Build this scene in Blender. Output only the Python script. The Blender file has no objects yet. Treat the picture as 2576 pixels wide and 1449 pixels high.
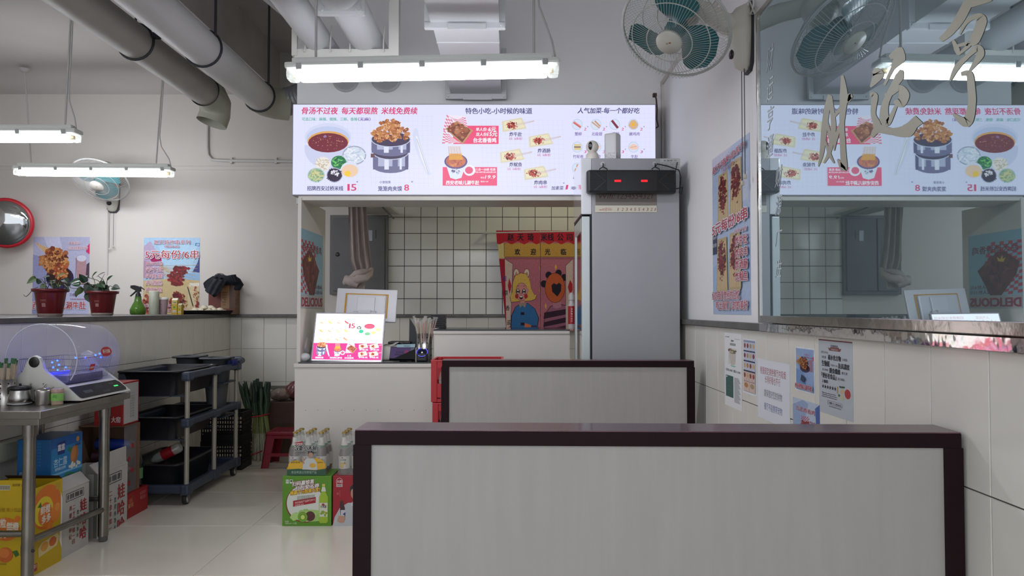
import bpy, bmesh, math, random
from mathutils import Vector, Matrix
R = random.Random(7)
SC = bpy.context.scene
COL = SC.collection
PI = math.pi
# ---------------------------------------------------------------- camera, world, exposure
F, CX, CY, H = 1900.0, 1288.0, 724.5, 1.23
PITCH, YAW = math.atan(53.5/F), math.atan(7/F)
fw = Vector((math.sin(YAW)*math.cos(PITCH), math.cos(YAW)*math.cos(PITCH), math.sin(PITCH)))
rt = Vector((math.cos(YAW), -math.sin(YAW), 0)); up = rt.cross(fw)
cam = bpy.data.cameras.new('camera'); camo = bpy.data.objects.new('camera', cam); COL.objects.link(camo)
cam.sensor_fit = 'HORIZONTAL'; cam.sensor_width = 36; cam.lens = F/2576*36; cam.clip_start = .05
camo.matrix_world = Matrix(((rt.x, up.x, -fw.x, 0), (rt.y, up.y, -fw.y, 0), (rt.z, up.z, -fw.z, H), (0, 0, 0, 1)))
SC.camera = camo
w = bpy.data.worlds.new('world'); SC.world = w; w.use_nodes = True
w.node_tree.nodes['Background'].inputs[0].default_value = (.90, .93, 1, 1)
w.node_tree.nodes['Background'].inputs[1].default_value = 1.6
SC.view_settings.view_transform = 'Standard'; SC.view_settings.look = 'None'
SC.view_settings.gamma = 1; SC.view_settings.use_curve_mapping = False
SC.view_settings.exposure = 0.0
TUBE = 32.0      # radiance of the lamp diffusers
SIGN = .98       # radiance of the backlit menu

def ray(px, py): return fw + rt*((px-CX)/F) + up*((CY-py)/F)
def P(px, py, Y):
    r = ray(px, py); return Vector((0, 0, H)) + r*(Y/r.y)
def PX(px, py, X):
    r = ray(px, py); return Vector((0, 0, H)) + r*(X/r.x)
def PZ(px, py, Z):
    r = ray(px, py); return Vector((0, 0, H)) + r*((Z-H)/r.z)

# ---------------------------------------------------------------- materials
def lin(c):
    c = c/255; return c/12.92 if c <= .04045 else ((c+.055)/1.055)**2.4
def C(t): return (lin(t[0]), lin(t[1]), lin(t[2]), 1)
MATS = {}
def mat(name, col, rough=.5, metal=0, noise=0, nscale=8, bump=0, bscale=60, emit=0, alpha=1, trans=0, stretch=None, coat=0, ecol=None, spec=None):
    if name in MATS: return MATS[name]
    m = bpy.data.materials.new(name); m.use_nodes = True; nt = m.node_tree; b = nt.nodes['Principled BSDF']
    b.inputs['Base Color'].default_value = C(col); b.inputs['Roughness'].default_value = rough
    b.inputs['Metallic'].default_value = metal; b.inputs['Coat Weight'].default_value = coat
    if coat: b.inputs['Coat Roughness'].default_value = .08
    if spec is not None: b.inputs['Specular IOR Level'].default_value = spec
    b.inputs['Alpha'].default_value = alpha; b.inputs['Transmission Weight'].default_value = trans
    if emit:
        b.inputs['Emission Color'].default_value = C(ecol or col); b.inputs['Emission Strength'].default_value = emit
    if noise or bump:
        tc = nt.nodes.new('ShaderNodeTexCoord'); mp = nt.nodes.new('ShaderNodeMapping')
        nt.links.new(tc.outputs['Object'], mp.inputs[0])
        if stretch: mp.inputs['Scale'].default_value = stretch
    if noise:
        n = nt.nodes.new('ShaderNodeTexNoise'); n.inputs['Scale'].default_value = nscale; n.inputs['Detail'].default_value = 5
        nt.links.new(mp.outputs[0], n.inputs['Vector'])
        r = nt.nodes.new('ShaderNodeValToRGB'); r.color_ramp.elements[0].position = .3; r.color_ramp.elements[1].position = .7
        c = C(col); r.color_ramp.elements[0].color = tuple(x*(1-noise) for x in c[:3])+(1,); r.color_ramp.elements[1].color = tuple(min(1, x*(1+noise*.5)) for x in c[:3])+(1,)
        nt.links.new(n.outputs['Fac'], r.inputs[0]); nt.links.new(r.outputs[0], b.inputs['Base Color'])
    if bump:
        n2 = nt.nodes.new('ShaderNodeTexNoise'); n2.inputs['Scale'].default_value = bscale; n2.inputs['Detail'].default_value = 3
        nt.links.new(mp.outputs[0], n2.inputs['Vector'])
        bp = nt.nodes.new('ShaderNodeBump'); bp.inputs['Strength'].default_value = bump; bp.inputs['Distance'].default_value = .01
        nt.links.new(n2.outputs['Fac'], bp.inputs['Height']); nt.links.new(bp.outputs[0], b.inputs['Normal'])
    MATS[name] = m; return m
def vcmat(name, rough=.5, emit=0, coat=0, noise=0):
    if name in MATS: return MATS[name]
    m = bpy.data.materials.new(name); m.use_nodes = True; nt = m.node_tree; b = nt.nodes['Principled BSDF']
    a = nt.nodes.new('ShaderNodeAttribute'); a.attribute_name = 'Col'
    src = a.outputs['Color']
    if noise:
        tc = nt.nodes.new('ShaderNodeTexCoord'); n = nt.nodes.new('ShaderNodeTexNoise'); n.inputs['Scale'].default_value = 90; n.inputs['Detail'].default_value = 4
        nt.links.new(tc.outputs['Object'], n.inputs['Vector'])
        mr = nt.nodes.new('ShaderNodeMapRange'); mr.inputs['From Min'].default_value = .3; mr.inputs['From Max'].default_value = .7
        mr.inputs['To Min'].default_value = 1-noise; mr.inputs['To Max'].default_value = 1+noise*.4
        nt.links.new(n.outputs['Fac'], mr.inputs[0])
        mx = nt.nodes.new('ShaderNodeVectorMath'); mx.operation = 'SCALE'
        nt.links.new(src, mx.inputs[0]); nt.links.new(mr.outputs[0], mx.inputs['Scale']); src = mx.outputs[0]
    b.inputs['Roughness'].default_value = rough; b.inputs['Coat Weight'].default_value = coat
    if emit:
        b.inputs['Base Color'].default_value = (.02, .02, .02, 1); b.inputs['Specular IOR Level'].default_value = .3
        nt.links.new(src, b.inputs['Emission Color']); b.inputs['Emission Strength'].default_value = emit
    else: nt.links.new(src, b.inputs['Base Color'])
    MATS[name] = m; return m

# ---------------------------------------------------------------- mesh builder
class B:
    def __init__(s): s.v = []; s.f = []; s.c = []; s.smooth = set(); s.col = None
    def add(s, vs, fs, smooth=False):
        o = len(s.v); s.v += [Vector(v) for v in vs]
        for f in fs:
            if smooth: s.smooth.add(len(s.f))
            s.f.append([i+o for i in f]); s.c.append(s.col)
        return s
    def box(s, a, b, ch=0, rz=0, piv=None, M=None):
        x0, x1 = sorted((a[0], b[0])); y0, y1 = sorted((a[1], b[1])); z0, z1 = sorted((a[2], b[2]))
        if ch:
            ch = min(ch, (x1-x0)*.45, (y1-y0)*.45, (z1-z0)*.45)
            bm = bmesh.new(); bmesh.ops.create_cube(bm, size=1)
            for v in bm.verts: v.co = Vector(((x0+x1)/2+v.co.x*(x1-x0), (y0+y1)/2+v.co.y*(y1-y0), (z0+z1)/2+v.co.z*(z1-z0)))
            bmesh.ops.bevel(bm, geom=bm.edges[:], offset=ch, segments=2, profile=.6, affect='EDGES')
            vs = [v.co.copy() for v in bm.verts]; fs = [[v.index for v in f.verts] for f in bm.faces]; bm.free()
        else:
            vs = [Vector((x, y, z)) for z in (z0, z1) for y in (y0, y1) for x in (x0, x1)]
            fs = [(0, 2, 3, 1), (4, 5, 7, 6), (0, 1, 5, 4), (2, 6, 7, 3), (0, 4, 6, 2), (1, 3, 7, 5)]
        if rz:
            pv = Vector(piv) if piv else Vector(((x0+x1)/2, (y0+y1)/2, 0)); m = Matrix.Rotation(rz, 3, 'Z')
            vs = [m @ (v-pv)+pv for v in vs]
        if M is not None: vs = [M @ v for v in vs]
        return s.add(vs, fs)
    def tube(s, pts, r, seg=10, caps=True):
        pts = [Vector(p) for p in pts]; n = len(pts)
        rr = r if isinstance(r, (list, tuple)) else [r]*n
        vs = []; u = None
        for i, p in enumerate(pts):
            t = (pts[min(i+1, n-1)]-pts[max(i-1, 0)]).normalized()
            if u is None: u = t.orthogonal().normalized()
            else:
                u = u-t*u.dot(t); u = u.normalized() if u.length > 1e-6 else t.orthogonal().normalized()
            w_ = t.cross(u)
            for k in range(seg):
                a = 2*PI*k/seg; vs.append(p+(u*math.cos(a)+w_*math.sin(a))*rr[i])
        fs = [(i*seg+k, i*seg+(k+1) % seg, (i+1)*seg+(k+1) % seg, (i+1)*seg+k) for i in range(n-1) for k in range(seg)]
        s.add(vs, fs, seg > 4)
        if caps:
            s.add(vs[:seg], [list(range(seg))[::-1]]); s.add(vs[-seg:], [list(range(seg))])
        return s
    def lathe(s, c, prof, seg=24, M=None, ax=None):
        """prof: list of (radius, height) around +Z (or direction ax) from c"""
        c = Vector(c); q = Vector((0, 0, 1)).rotation_difference(Vector(ax)) if ax is not None else None
        vs = []
        for r_, h_ in prof:
            for k in range(seg):
                a = 2*PI*k/seg; v = Vector((r_*math.cos(a), r_*math.sin(a), h_))
                if M is not None: v = M @ v
                if q: v = q @ v
                vs.append(c+v)
        n = len(prof)
        fs = [(i*seg+k, i*seg+(k+1) % seg, (i+1)*seg+(k+1) % seg, (i+1)*seg+k) for i in range(n-1) for k in range(seg)]
        s.add(vs, fs, True)
        if prof[0][0] > 1e-5: s.add(vs[:seg], [list(range(seg))[::-1]])
        if prof[-1][0] > 1e-5: s.add(vs[-seg:], [list(range(seg))])
        return s
    def prism(s, poly, d):
        """poly: 3D points (planar), d: extrusion vector"""
        p = [Vector(q) for q in poly]; d = Vector(d); n = len(p)
        s.add(p+[q+d for q in p], [list(range(n))[::-1], list(range(n, 2*n))]+[(i, (i+1) % n, n+(i+1) % n, n+i) for i in range(n)])
        return s
    def ell(s, c, r, seg=14, M=None):
        prof = [(max(1e-4, math.sin(PI*i/(seg//2+1))), -math.cos(PI*i/(seg//2+1))) for i in range(seg//2+2)]
        prof[0] = (1e-6, -1); prof[-1] = (1e-6, 1)
        t = Matrix.Diagonal(Vector(r)) if M is None else M @ Matrix.Diagonal(Vector(r))
        return s.lathe(c, prof, seg, M=t)
def rotM(rx=0, ry=0, rz=0):
    return Matrix.Rotation(rz, 3, 'Z') @ Matrix.Rotation(ry, 3, 'Y') @ Matrix.Rotation(rx, 3, 'X')
def mesh_of(b, name, m, off=Vector((0, 0, 0))):
    me = bpy.data.meshes.new(name); me.from_pydata([v-off for v in b.v], [], b.f)
    me.materials.append(m)
    if b.smooth: me.polygons.foreach_set('use_smooth', [i in b.smooth for i in range(len(b.f))])
    if any(c is not None for c in b.c):
        ca = me.color_attributes.new('Col', 'FLOAT_COLOR', 'CORNER'); buf = []
        for f, c in zip(b.f, b.c): buf += list(C(c) if c else (1, 1, 1, 1))*len(f)
        ca.data.foreach_set('color', buf)
    me.update(); return me
def tag(o, label=None, cat=None, group=None, kind=None):
    if label: o['label'] = label
    if cat: o['category'] = cat
    if group: o['group'] = group
    if kind: o['kind'] = kind
    return o
LOC = {}
def obj(name, b, m, parent=None, off=None, label=None, cat=None, group=None, kind=None):
    o0 = off
    if off is None: off = LOC.get(parent.name, Vector((0, 0, 0))) if parent else Vector((0, 0, 0))
    me = mesh_of(b, name, m, Vector(off)); o = bpy.data.objects.new(name, me); COL.objects.link(o)
    if parent: o.parent = parent; LOC[o.name] = Vector(off)
    else: o.location = off; LOC[o.name] = Vector(off)
    return tag(o, label, cat, group, kind)
def thing(name, label, cat, loc, group=None):
    o = bpy.data.objects.new(name, None); COL.objects.link(o); o.location = loc; LOC[o.name] = Vector(loc)
    o.empty_display_size = .05
    return tag(o, label, cat, group)
def single(name, b, m, label, cat, group=None, kind=None):
    n = len(b.v); c = sum(b.v, Vector())/n; c.z = min(v.z for v in b.v)
    return obj(name, b, m, None, c, label, cat, group, kind)
def dup(root, loc, rz=0, label=None, group=None):
    def cp(o, par):
        c = o.copy(); COL.objects.link(c); c.parent = par
        for ch in list(o.children): cp(ch, c)
        return c
    c = cp(root, None); c.location = loc; c.rotation_euler = (0, 0, rz); LOC[c.name] = Vector(loc)
    if label: c['label'] = label
    if group: c['group'] = group
    return c
# ---------------------------------------------------------------- printing: flat ink shapes on a plane
TXT = {}
def glyphs(txt, off):
    k = (txt, off)
    if k not in TXT:
        cu = bpy.data.curves.new('t', 'FONT'); cu.body = txt; cu.size = 1; cu.offset = off; cu.resolution_u = 2
        o = bpy.data.objects.new('t', cu); COL.objects.link(o); dg = bpy.context.evaluated_depsgraph_get()
        me = bpy.data.meshes.new_from_object(o.evaluated_get(dg))
        TXT[k] = ([(v.co.x, v.co.y) for v in me.vertices], [list(p.vertices) for p in me.polygons])
        bpy.data.objects.remove(o); bpy.data.curves.remove(cu); bpy.data.meshes.remove(me)
    return TXT[k]
class Print(B):
    """flat print on the plane O + a*U + b*V (a to the right, b down); later shapes lie a hair above earlier ones"""
    def __init__(s, O, U, V, eps=3e-5):
        super().__init__(); s.O, s.U, s.V = Vector(O), Vector(U), Vector(V); s.N = s.V.cross(s.U).normalized(); s.k = 0; s.eps = eps; s.T = None; s.lit = eps > 2.5e-5
    def at(s, a, b):
        if s.T: a, b = s.T(a, b)
        return s.O+s.U*a+s.V*b+s.N*(s.k*s.eps)
    def poly(s, pts, col):
        s.k += 1; s.col = col; s.add([s.at(*p) for p in pts], [list(range(len(pts)))]); return s
    def rect(s, x0, y0, x1, y1, col): return s.poly([(x0, y0), (x0, y1), (x1, y1), (x1, y0)], col)
    def ell2(s, cx, cy, rx, ry, col, n=20, rot=0, a0=0, a1=2*PI):
        c, q = math.cos(rot), math.sin(rot)
        full = abs(a1-a0-2*PI) < 1e-6; m = n if full else n+1
        pts = []
        for i in range(m):
            t = a0+(a1-a0)*i/n; x, y = rx*math.cos(t), ry*math.sin(t); pts.append((cx+x*c-y*q, cy+x*q+y*c))
        return s.poly(pts[::-1], col)
    def blob(s, cx, cy, rx, ry, col, n=9, j=.25):
        ph = R.random()*6; s.k -= .6
        return s.poly([(cx+rx*math.cos(-2*PI*i/n+ph)*(1+R.uniform(-j, j)), cy+ry*math.sin(-2*PI*i/n+ph)*(1+R.uniform(-j, j))) for i in range(n)], col)
    def blobs(s, cx, cy, rx, ry, cols, n, sz, el=1):
        for _ in range(n):
            a, q = R.random()*2*PI, math.sqrt(R.random()); z = sz*R.uniform(.6, 1.4)
            s.blob(cx+rx*q*math.cos(a), cy+ry*q*math.sin(a), z*el, z, R.choice(cols), 7)
        return s
    def line(s, x0, y0, x1, y1, wd, col):
        dx, dy = x1-x0, y1-y0; L = math.hypot(dx, dy) or 1; nx, ny = -dy/L*wd/2, dx/L*wd/2
        return s.poly([(x0-nx, y0-ny), (x0+nx, y0+ny), (x1+nx, y1+ny), (x1-nx, y1-ny)][::1], col)
    def stroke(s, pts, ws, col):
        """brush stroke with varying width"""
        n = len(pts); s.k += 1; s.col = col; L = []; Q = []
        for i in range(n):
            x0, y0 = pts[max(i-1, 0)]; x1, y1 = pts[min(i+1, n-1)]; d = math.hypot(x1-x0, y1-y0) or 1
            nx, ny = -(y1-y0)/d*ws[i]/2, (x1-x0)/d*ws[i]/2
            L.append(s.at(pts[i][0]+nx, pts[i][1]+ny)); Q.append(s.at(pts[i][0]-nx, pts[i][1]-ny))
        s.add(L+Q, [(i, i+1, n+i+1, n+i) for i in range(n-1)]); return s
    def text(s, txt, x0, x1, yb, size, col, bold=.015, slant=0, halo=None, hw=.05, rise=0):
        """txt fitted between x0 and x1, baseline yb, em size in plane units; rise: baseline drop per unit"""
        vs, fs = glyphs(txt, 0)
        if not vs: return s
        mx = max(v[0] for v in vs); mn = min(v[0] for v in vs); k = (x1-x0)/(mx-mn)
        q = max(bold, 0)*.8; k0 = s.k; st = 6e-5/s.eps if s.lit else .2
        sets = [(halo, [((hw+q)*math.cos(a_*PI/4), (hw+q)*math.sin(a_*PI/4)) for a_ in range(8)])] if halo else []
        sets.append((col, [(-q, -q*.5), (q, -q*.5), (-q, q*.5), (q, q*.5)] if q > .008 else [(0, 0)]))
        for cc, sh in sets:
            s.col = cc; s.k += .5
            for dx, dy in sh:
                s.k += st
                s.add([s.at(x0+(v[0]-mn)*k+dx*size+slant*v[1]*size, yb-(v[1]+dy)*size+rise*(v[0]-mn)*k) for v in vs], fs)
        s.k = k0+.4
        return s
    def checks(s, quad, n, m, c1):
        (ax, ay), (bx, by), (cx, cy), (dx, dy) = quad
        def q(u, v): return (ax*(1-u)*(1-v)+bx*u*(1-v)+cx*u*v+dx*(1-u)*v, ay*(1-u)*(1-v)+by*u*(1-v)+cy*u*v+dy*(1-u)*v)
        s.k += 1; s.col = c1
        for i in range(n):
            for j in range(m):
                if (i+j) % 2 == 0:
                    s.add([s.at(*q(i/n, j/m)), s.at(*q(i/n, (j+1)/m)), s.at(*q((i+1)/n, (j+1)/m)), s.at(*q((i+1)/n, j/m))], [(0, 1, 2, 3)])
        return s
INK = vcmat('printed_ink', .45); GLOSS = vcmat('glossy_print', .22)
FINE = vcmat('photo_print', .4, noise=.12)
def sheet(O, U, V, w_, h_, col, t=.0008):
    """a thin sheet of paper (w_ x h_ in plane units) ready to be printed on"""
    p = Print(O, U, V); p.col = col
    q = [p.at(0, 0), p.at(0, h_), p.at(w_, h_), p.at(w_, 0)]
    b = [x-p.N*t for x in q]
    p.add(q+b, [(0, 1, 2, 3), (7, 6, 5, 4), (0, 4, 5, 1), (1, 5, 6, 2), (2, 6, 7, 3), (3, 7, 4, 0)])
    p.k = 2; return p
# ================================================================ STRUCTURE
XR, YB, XL, ZC, ZC2 = 1.02, 6.92, -5.2, 3.21, 3.6
XW = -2.55                      # face of the low tiled wall on the left
WHITE = mat('white_plaster', (204, 199, 192), .75, noise=.03, nscale=1.5, bump=.06, bscale=140)
WHITE2 = mat('bulkhead_paint', (236, 236, 237), .7, noise=.03, nscale=1.5, bump=.05, bscale=140)
CEIL = mat('ceiling_paint', (196, 192, 188), .85, noise=.03, nscale=2)
CEILD = mat('darker_ceiling_paint', (168, 165, 165), .85, noise=.12, nscale=3)  # darker, more mottled version of the ceiling colour
GROUT = mat('grey_grout', (46, 45, 44), .85); DGROUT = mat('black_grout', (22, 24, 30), .8)
TILE = mat('cream_glazed_tile', (222, 220, 211), .16, noise=.03, nscale=3, bump=.05, bscale=9)
TILEK = mat('grey_white_kitchen_tile', (205, 206, 200), .14, bump=.12, bscale=7)
TILEF = mat('polished_floor_tile', (220, 214, 200), .17, noise=.05, nscale=2.2, bump=.015, bscale=6)
STONE = mat('dark_grey_stone', (92, 91, 88), .35, noise=.3, nscale=14)
def struct(name, b, m, parent=None): return obj(name, b, m, parent, kind=None if parent else 'structure')
_tm = {}
def tiles(parent, O, U, V, us, vs, gap, th, m, name='tile', jit=.0006):
    """one object per tile; us / vs are the joint positions along unit vectors U, V; tiles rise th along N"""
    O, U, V = Vector(O), Vector(U), Vector(V); N = V.cross(U).normalized()
    for a0, a1 in zip(us[:-1], us[1:]):
        for b0, b1 in zip(vs[:-1], vs[1:]):
            w_, h_ = round(a1-a0, 3), round(b1-b0, 3); key = (name, m.name, w_, h_, tuple(U), tuple(V))
            if key not in _tm:
                bb = B(); x, y = w_/2-gap/2, h_/2-gap/2; c = min(.0015, th*.4)
                q = [(-x, -y), (-x, y), (x, y), (x, -y)]; q2 = [(-x+c, -y+c), (-x+c, y-c), (x-c, y-c), (x-c, -y+c)]
                vv = [U*p[0]+V*p[1] for p in q]+[U*p[0]+V*p[1]+N*(th-c) for p in q]+[U*p[0]+V*p[1]+N*th for p in q2]
                bb.add(vv, [(3, 2, 1, 0), (8, 9, 10, 11)]+[(i, (i+1) % 4, 4+(i+1) % 4, 4+i) for i in range(4)]+[(4+i, 4+(i+1) % 4, 8+(i+1) % 4, 8+i) for i in range(4)])
                _tm[key] = mesh_of(bb, name, m)
            o = bpy.data.objects.new(name, _tm[key]); COL.objects.link(o); o.parent = parent
            o.location = O+U*((a0+a1)/2)+V*((b0+b1)/2)+N*R.uniform(0, jit)
            o.rotation_euler = (R.uniform(-1, 1)*.0012, R.uniform(-1, 1)*.0012, 0)
def rng(a, b, st): 
    out = [a]
    while out[-1]+st < b-1e-6: out.append(out[-1]+st)
    return out+[b]
# floor
fl = struct('floor', B().box((XL, -2.2, -.1), (2.2, YB+.1, -.008)), mat('floor_joint', (60, 57, 52), .8))
fx0, fy0 = -1.46, 4.33
tiles(fl, (0, 0, -.008), (1, 0, 0), (0, -1, 0), [fx0-.8*2, fx0-.8, fx0, fx0+.8, fx0+1.6, fx0+2.4, XR+.02], [-YB]+[-(fy0+.8*k) for k in (3, 2, 1, 0, -1, -2, -3, -4, -5)][0:0]+sorted(-(fy0+.8*k) for k in range(-5, 4)), .0022, .008, TILEF, 'floor_tile')
# ceilings
struct('ceiling', B().box((XL, -2.2, ZC), (-2.12, YB+.1, ZC2+.15)), CEIL)
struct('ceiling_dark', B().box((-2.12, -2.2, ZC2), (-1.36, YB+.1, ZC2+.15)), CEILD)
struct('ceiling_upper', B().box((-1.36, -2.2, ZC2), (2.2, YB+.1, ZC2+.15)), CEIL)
struct('wall_step_dark_sheet', B().box((-2.12, -2.2, ZC), (-2.114, YB, ZC2)), CEILD)  # thin sheet in the darker tone over the ceiling step
struct('wall_back_dark_sheet', B().box((-2.114, YB-.006, ZC), (-1.3, YB, ZC2)), CEILD)  # thin sheet in the darker tone over the top of the back wall
# far wall with trim line
wb = struct('wall_back', B().box((XL, YB, -.05), (2.2, YB+.12, ZC2+.1)), WHITE)
struct('trim_back', B().box((XL, YB-.012, 2.545), (-1.3, YB, 2.556)).box((XL, YB-.010, 2.51), (-1.3, YB, 2.516)), WHITE)
struct('wall_left', B().box((XL-.12, -2.2, -.05), (XL, YB, ZC+.05)), WHITE)
# low tiled wall / platform on the left
zt, zb = 1.186, 1.158
wl = struct('wall_low_left', B().box((XL, 1.6, 0), (XW-.006, YB, zb)), GROUT)
ysj = rng(1.6, YB, .215)
zj = [.0, .27, .57, .865, zb]
tiles(wl, (XW-.006, 0, 0), (0, 1, 0), (0, 0, -1), ysj, [-z for z in zj[::-1]], .003, .006, TILE, 'wall_tile')
struct('trim_ledge_left', B().box((XL, 1.55, zb), (XW+.02, YB, zt), .003), STONE)
# back wall: lower cream tiles between low wall and counter, stone ledge, kitchen tiles
xa = [XW, -2.445, -2.24, -2.035, -1.83, -1.625, -1.42, -1.2, -1.0]+[-.79+.2*k for k in range(9)]+[XR]
tiles(wb, (0, YB, 0), (1, 0, 0), (0, 0, -1), xa, [-1.158, -.87, -.57, -.27, 0], .003, .006, TILE, 'wall_tile')
struct('trim_ledge_back', B().box((XW, YB-.05, zb), (XR, YB, zt), .003), STONE)
kx0 = P(976.3, 700, YB).x; kp = .1497; kz = P(1100, 792.7, YB).z
struct('wall_kitchen_grout', B().box((kx0, YB-.004, kz), (XR, YB, 2.9)), DGROUT)
kw = thing('wall_kitchen', None, None, (0, YB-.004, 0)); kw['kind'] = 'structure'
tiles(kw, (0, 0, 0), (1, 0, 0), (0, 0, -1), rng(kx0, XR, kp), [-kz-kp*k for k in range(11, -1, -1)], .0052, .007, TILEK, 'kitchen_tile')
# right wall
wr = struct('wall_right', B().box((XR, -2.2, -.05), (XR+.12, 5.02, 2.73)), WHITE2)
struct('wall_right_far', B().box((XR, 5.02, -.05), (XR+.12, YB, ZC2)), WHITE2)
struct('wall_right_upper', B().box((2.2, -2.2, -.05), (2.3, 5.02, ZC2+.1)), WHITE2)
struct('trim_right_top', B().box((XR-.012, -2.2, 2.715), (XR+.13, 5.0, 2.745)).box((XR-.012, 4.95, 2.0), (XR, 4.985, 2.715)), WHITE)
XT = XR-.02
yr = [0.68, .9025, 1.125, 1.347, 1.575, 1.794, 2.015, 2.245, 2.474, 2.703, 2.93, 3.16, 3.39, 3.62, 3.84, 4.06, 4.28, 4.5, 4.72, 4.94, 5.0]
struct('wall_right_backing', B().box((XT+.006, .68, 0), (XR, 5.0, 1.145)), GROUT)
tr = thing('wall_right_tiles', None, None, (XT+.006, 0, 0)); tr['kind'] = 'structure'
tiles(tr, (0, 0, 0), (0, -1, 0), (0, 0, -1), [-y for y in yr[::-1]], [-1.145, -.84, -.535, -.23, 0], .003, .006, TILE, 'wall_tile')
struct('trim_ledge_right', B().box((XT-.022, 2.95, 1.146), (XR, 5.0, 1.174), .002), STONE)
STEEL = mat('mirror_polished_steel', (200, 198, 196), .06, 1, bump=.25, bscale=9)
struct('trim_ledge_steel', B().box((XT-.024, .66, 1.144), (XR, 2.95, 1.176), .002), STEEL)
# bulkhead over the counter, soffit and side panel
xb0 = P(747, 300, 5.0).x
struct('wall_bulkhead', B().box((xb0, 5.0, 1.93), (2.2, 5.1, ZC2)), WHITE2)
xs0 = P(748, 700, 4.79).x
LAM = mat('white_laminate', (206, 202, 194), .35, noise=.03, nscale=3)
struct('wall_side_panel', B().box((xs0, 4.79, .9), (xs0+.022, 5.42, 1.94)), LAM)
struct('trim_soffit', B().box((xs0, 4.80, 1.925), (XR, 5.12, 1.955)), LAM)
# wall conduit on the far wall
q = [P(521, 300, YB-.02), P(521, 370, YB-.02), P(523, 390, YB-.02), P(533, 402, YB-.02), P(560, 404, YB-.02), P(742, 406, YB-.02)]
cd = thing('wall_conduit', 'thin white conduit bending along the far wall under the ducts', 'conduit', q[0])
obj('pipe', B().tube(q, .014, 8), mat('white_pvc', (196, 194, 190), .5), cd)
for px in (582, 694):
    p = P(px, 404, YB-.02); obj('clip', B().box((p.x-.012, YB-.03, p.z-.028), (p.x+.012, YB, p.z+.028), .003), mat('white_pvc', (196, 194, 190), .5), cd)

# ================================================================ LAMPS
HOUS = mat('lamp_housing', (206, 209, 203), .5); CLEAR = mat('clear_diffuser', (235, 240, 235), .08, alpha=.35)
GLOW = mat('glowing_tube', (255, 255, 255), .5, emit=TUBE, ecol=(246, 247, 255)); CLIP = mat('lamp_clip', (160, 163, 160), .5)
RODM = mat('lamp_rod', (176, 174, 172), .5)
def lamp(a, b, rods, label, cord=1):
    """a, b: lower ends of the diffuser; rods: list of (fraction, top point)"""
    a, b = Vector(a), Vector(b); L = (b-a).length; t = (b-a).normalized(); c = (a+b)/2
    th = thing('ceiling_lamp', label, 'lamp', c, 'tube lamps hanging from the ceiling')
    M = Matrix((t, Vector((0, 0, 1)).cross(t).normalized(), t.cross(Vector((0, 0, 1)).cross(t)).normalized())).transposed()
    def X(b_): b_.v = [M @ v+c for v in b_.v]; return b_
    h = L/2
    hb = B().box((-h, -.05, .045), (h, .05, .075), .012).box((-h+.03, -.036, .07), (h-.03, .036, .1), .012)
    obj('housing', X(hb), HOUS, th)
    g = B().box((-h+.055, -.052, 0), (h-.055, .052, .047), .016); obj('tube', X(g), GLOW, th)
    for s in (-1, 1):
        e = B().box((s*(h-.004), -.043, -.004), (s*(h-.055), .043, .05), .018); obj('end_cover', X(e), CLEAR, th)
        k = B().tube([(s*(h-.054), 0, .024), (s*(h-.03), 0, .024)], .013, 10); obj('tube_cap', X(k), mat('brass_cap', (150, 130, 90), .4, .5), th)
    for i in range(5):
        x = -h+.07+(2*h-.14)*i/4; obj('clip', X(B().box((x-.014, -.054, .035), (x+.014, .054, .066), .004)), CLIP, th)
    for fr, top in rods:
        base = a.lerp(b, fr)+Vector((0, 0, .095)); obj('rod', B().tube([base, top], .006, 8), RODM, th)
        obj('canopy', B().lathe(Vector(top)-Vector((0, 0, .03)), [(.008, 0), (.03, .006), (.045, .028)], 16), RODM, th)
    if cord:
        fr, top = rods[-1]; base = a.lerp(b, fr)+Vector((0, 0, .095)); T = Vector(top)
        p1 = base.lerp(T, .30); e = b-t*.02+Vector((0, 0, .085))
        pts = [T+Vector((.012, 0, 0)), base.lerp(T, .5)+Vector((.014, 0, 0)), p1+Vector((.012, 0, 0)), p1.lerp(e, .25)+Vector((0, 0, -.03)), p1.lerp(e, .6)+Vector((0, 0, .0)), p1.lerp(e, .85)+Vector((0, 0, .02)), e]
        obj('cable', B().tube(pts, .0045, 6), RODM, th)
    return th
def up_to(p, z): return Vector((p.x, p.y, z))
a, b = P(722, 203, 3.49), P(1408, 190, 3.49)
lamp(a, b, [(.105, up_to(a.lerp(b, .105), ZC2)), (.905, up_to(a.lerp(b, .905), ZC2))], 'glowing tube lamp hanging in front of the big backlit menu sign')
a, b = P(38, 441, 6.1), P(436, 444, 6.1)
lamp(a, b, [(.10, P(62, 173, 6.1)), (.89, P(410, 170, 6.1))], 'glowing tube lamp in front of the far wall, over the teal wall fan')
b = P(199, 356, 4.66); a = b+Vector((-1.26, 0, .0))
lamp(a, b, [(.15, up_to(a.lerp(b, .15), ZC)), (.93, up_to(a.lerp(b, .93)+Vector((.03, 0, 0)), ZC))], 'glowing tube lamp cut off by the photo edge, nearer than the one over the fan')
for x, y, zc, wh in ((-.6, -1.0, ZC2, 'behind the viewer, over the nearest bench row'), (-2.9, .6, ZC, 'behind the viewer, over the low tiled wall'), (-3.6, 2.6, ZC, 'left of the steel table, beyond the low wall')):  # unseen lamps added as fill light for the lower part of the room
    a = Vector((x-.63, y, 2.36)); b = Vector((x+.63, y, 2.36))
    lamp(a, b, [(.1, up_to(a.lerp(b, .1), zc)), (.9, up_to(a.lerp(b, .9), zc))], 'added fill tube lamp out of the picture, '+wh)
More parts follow.
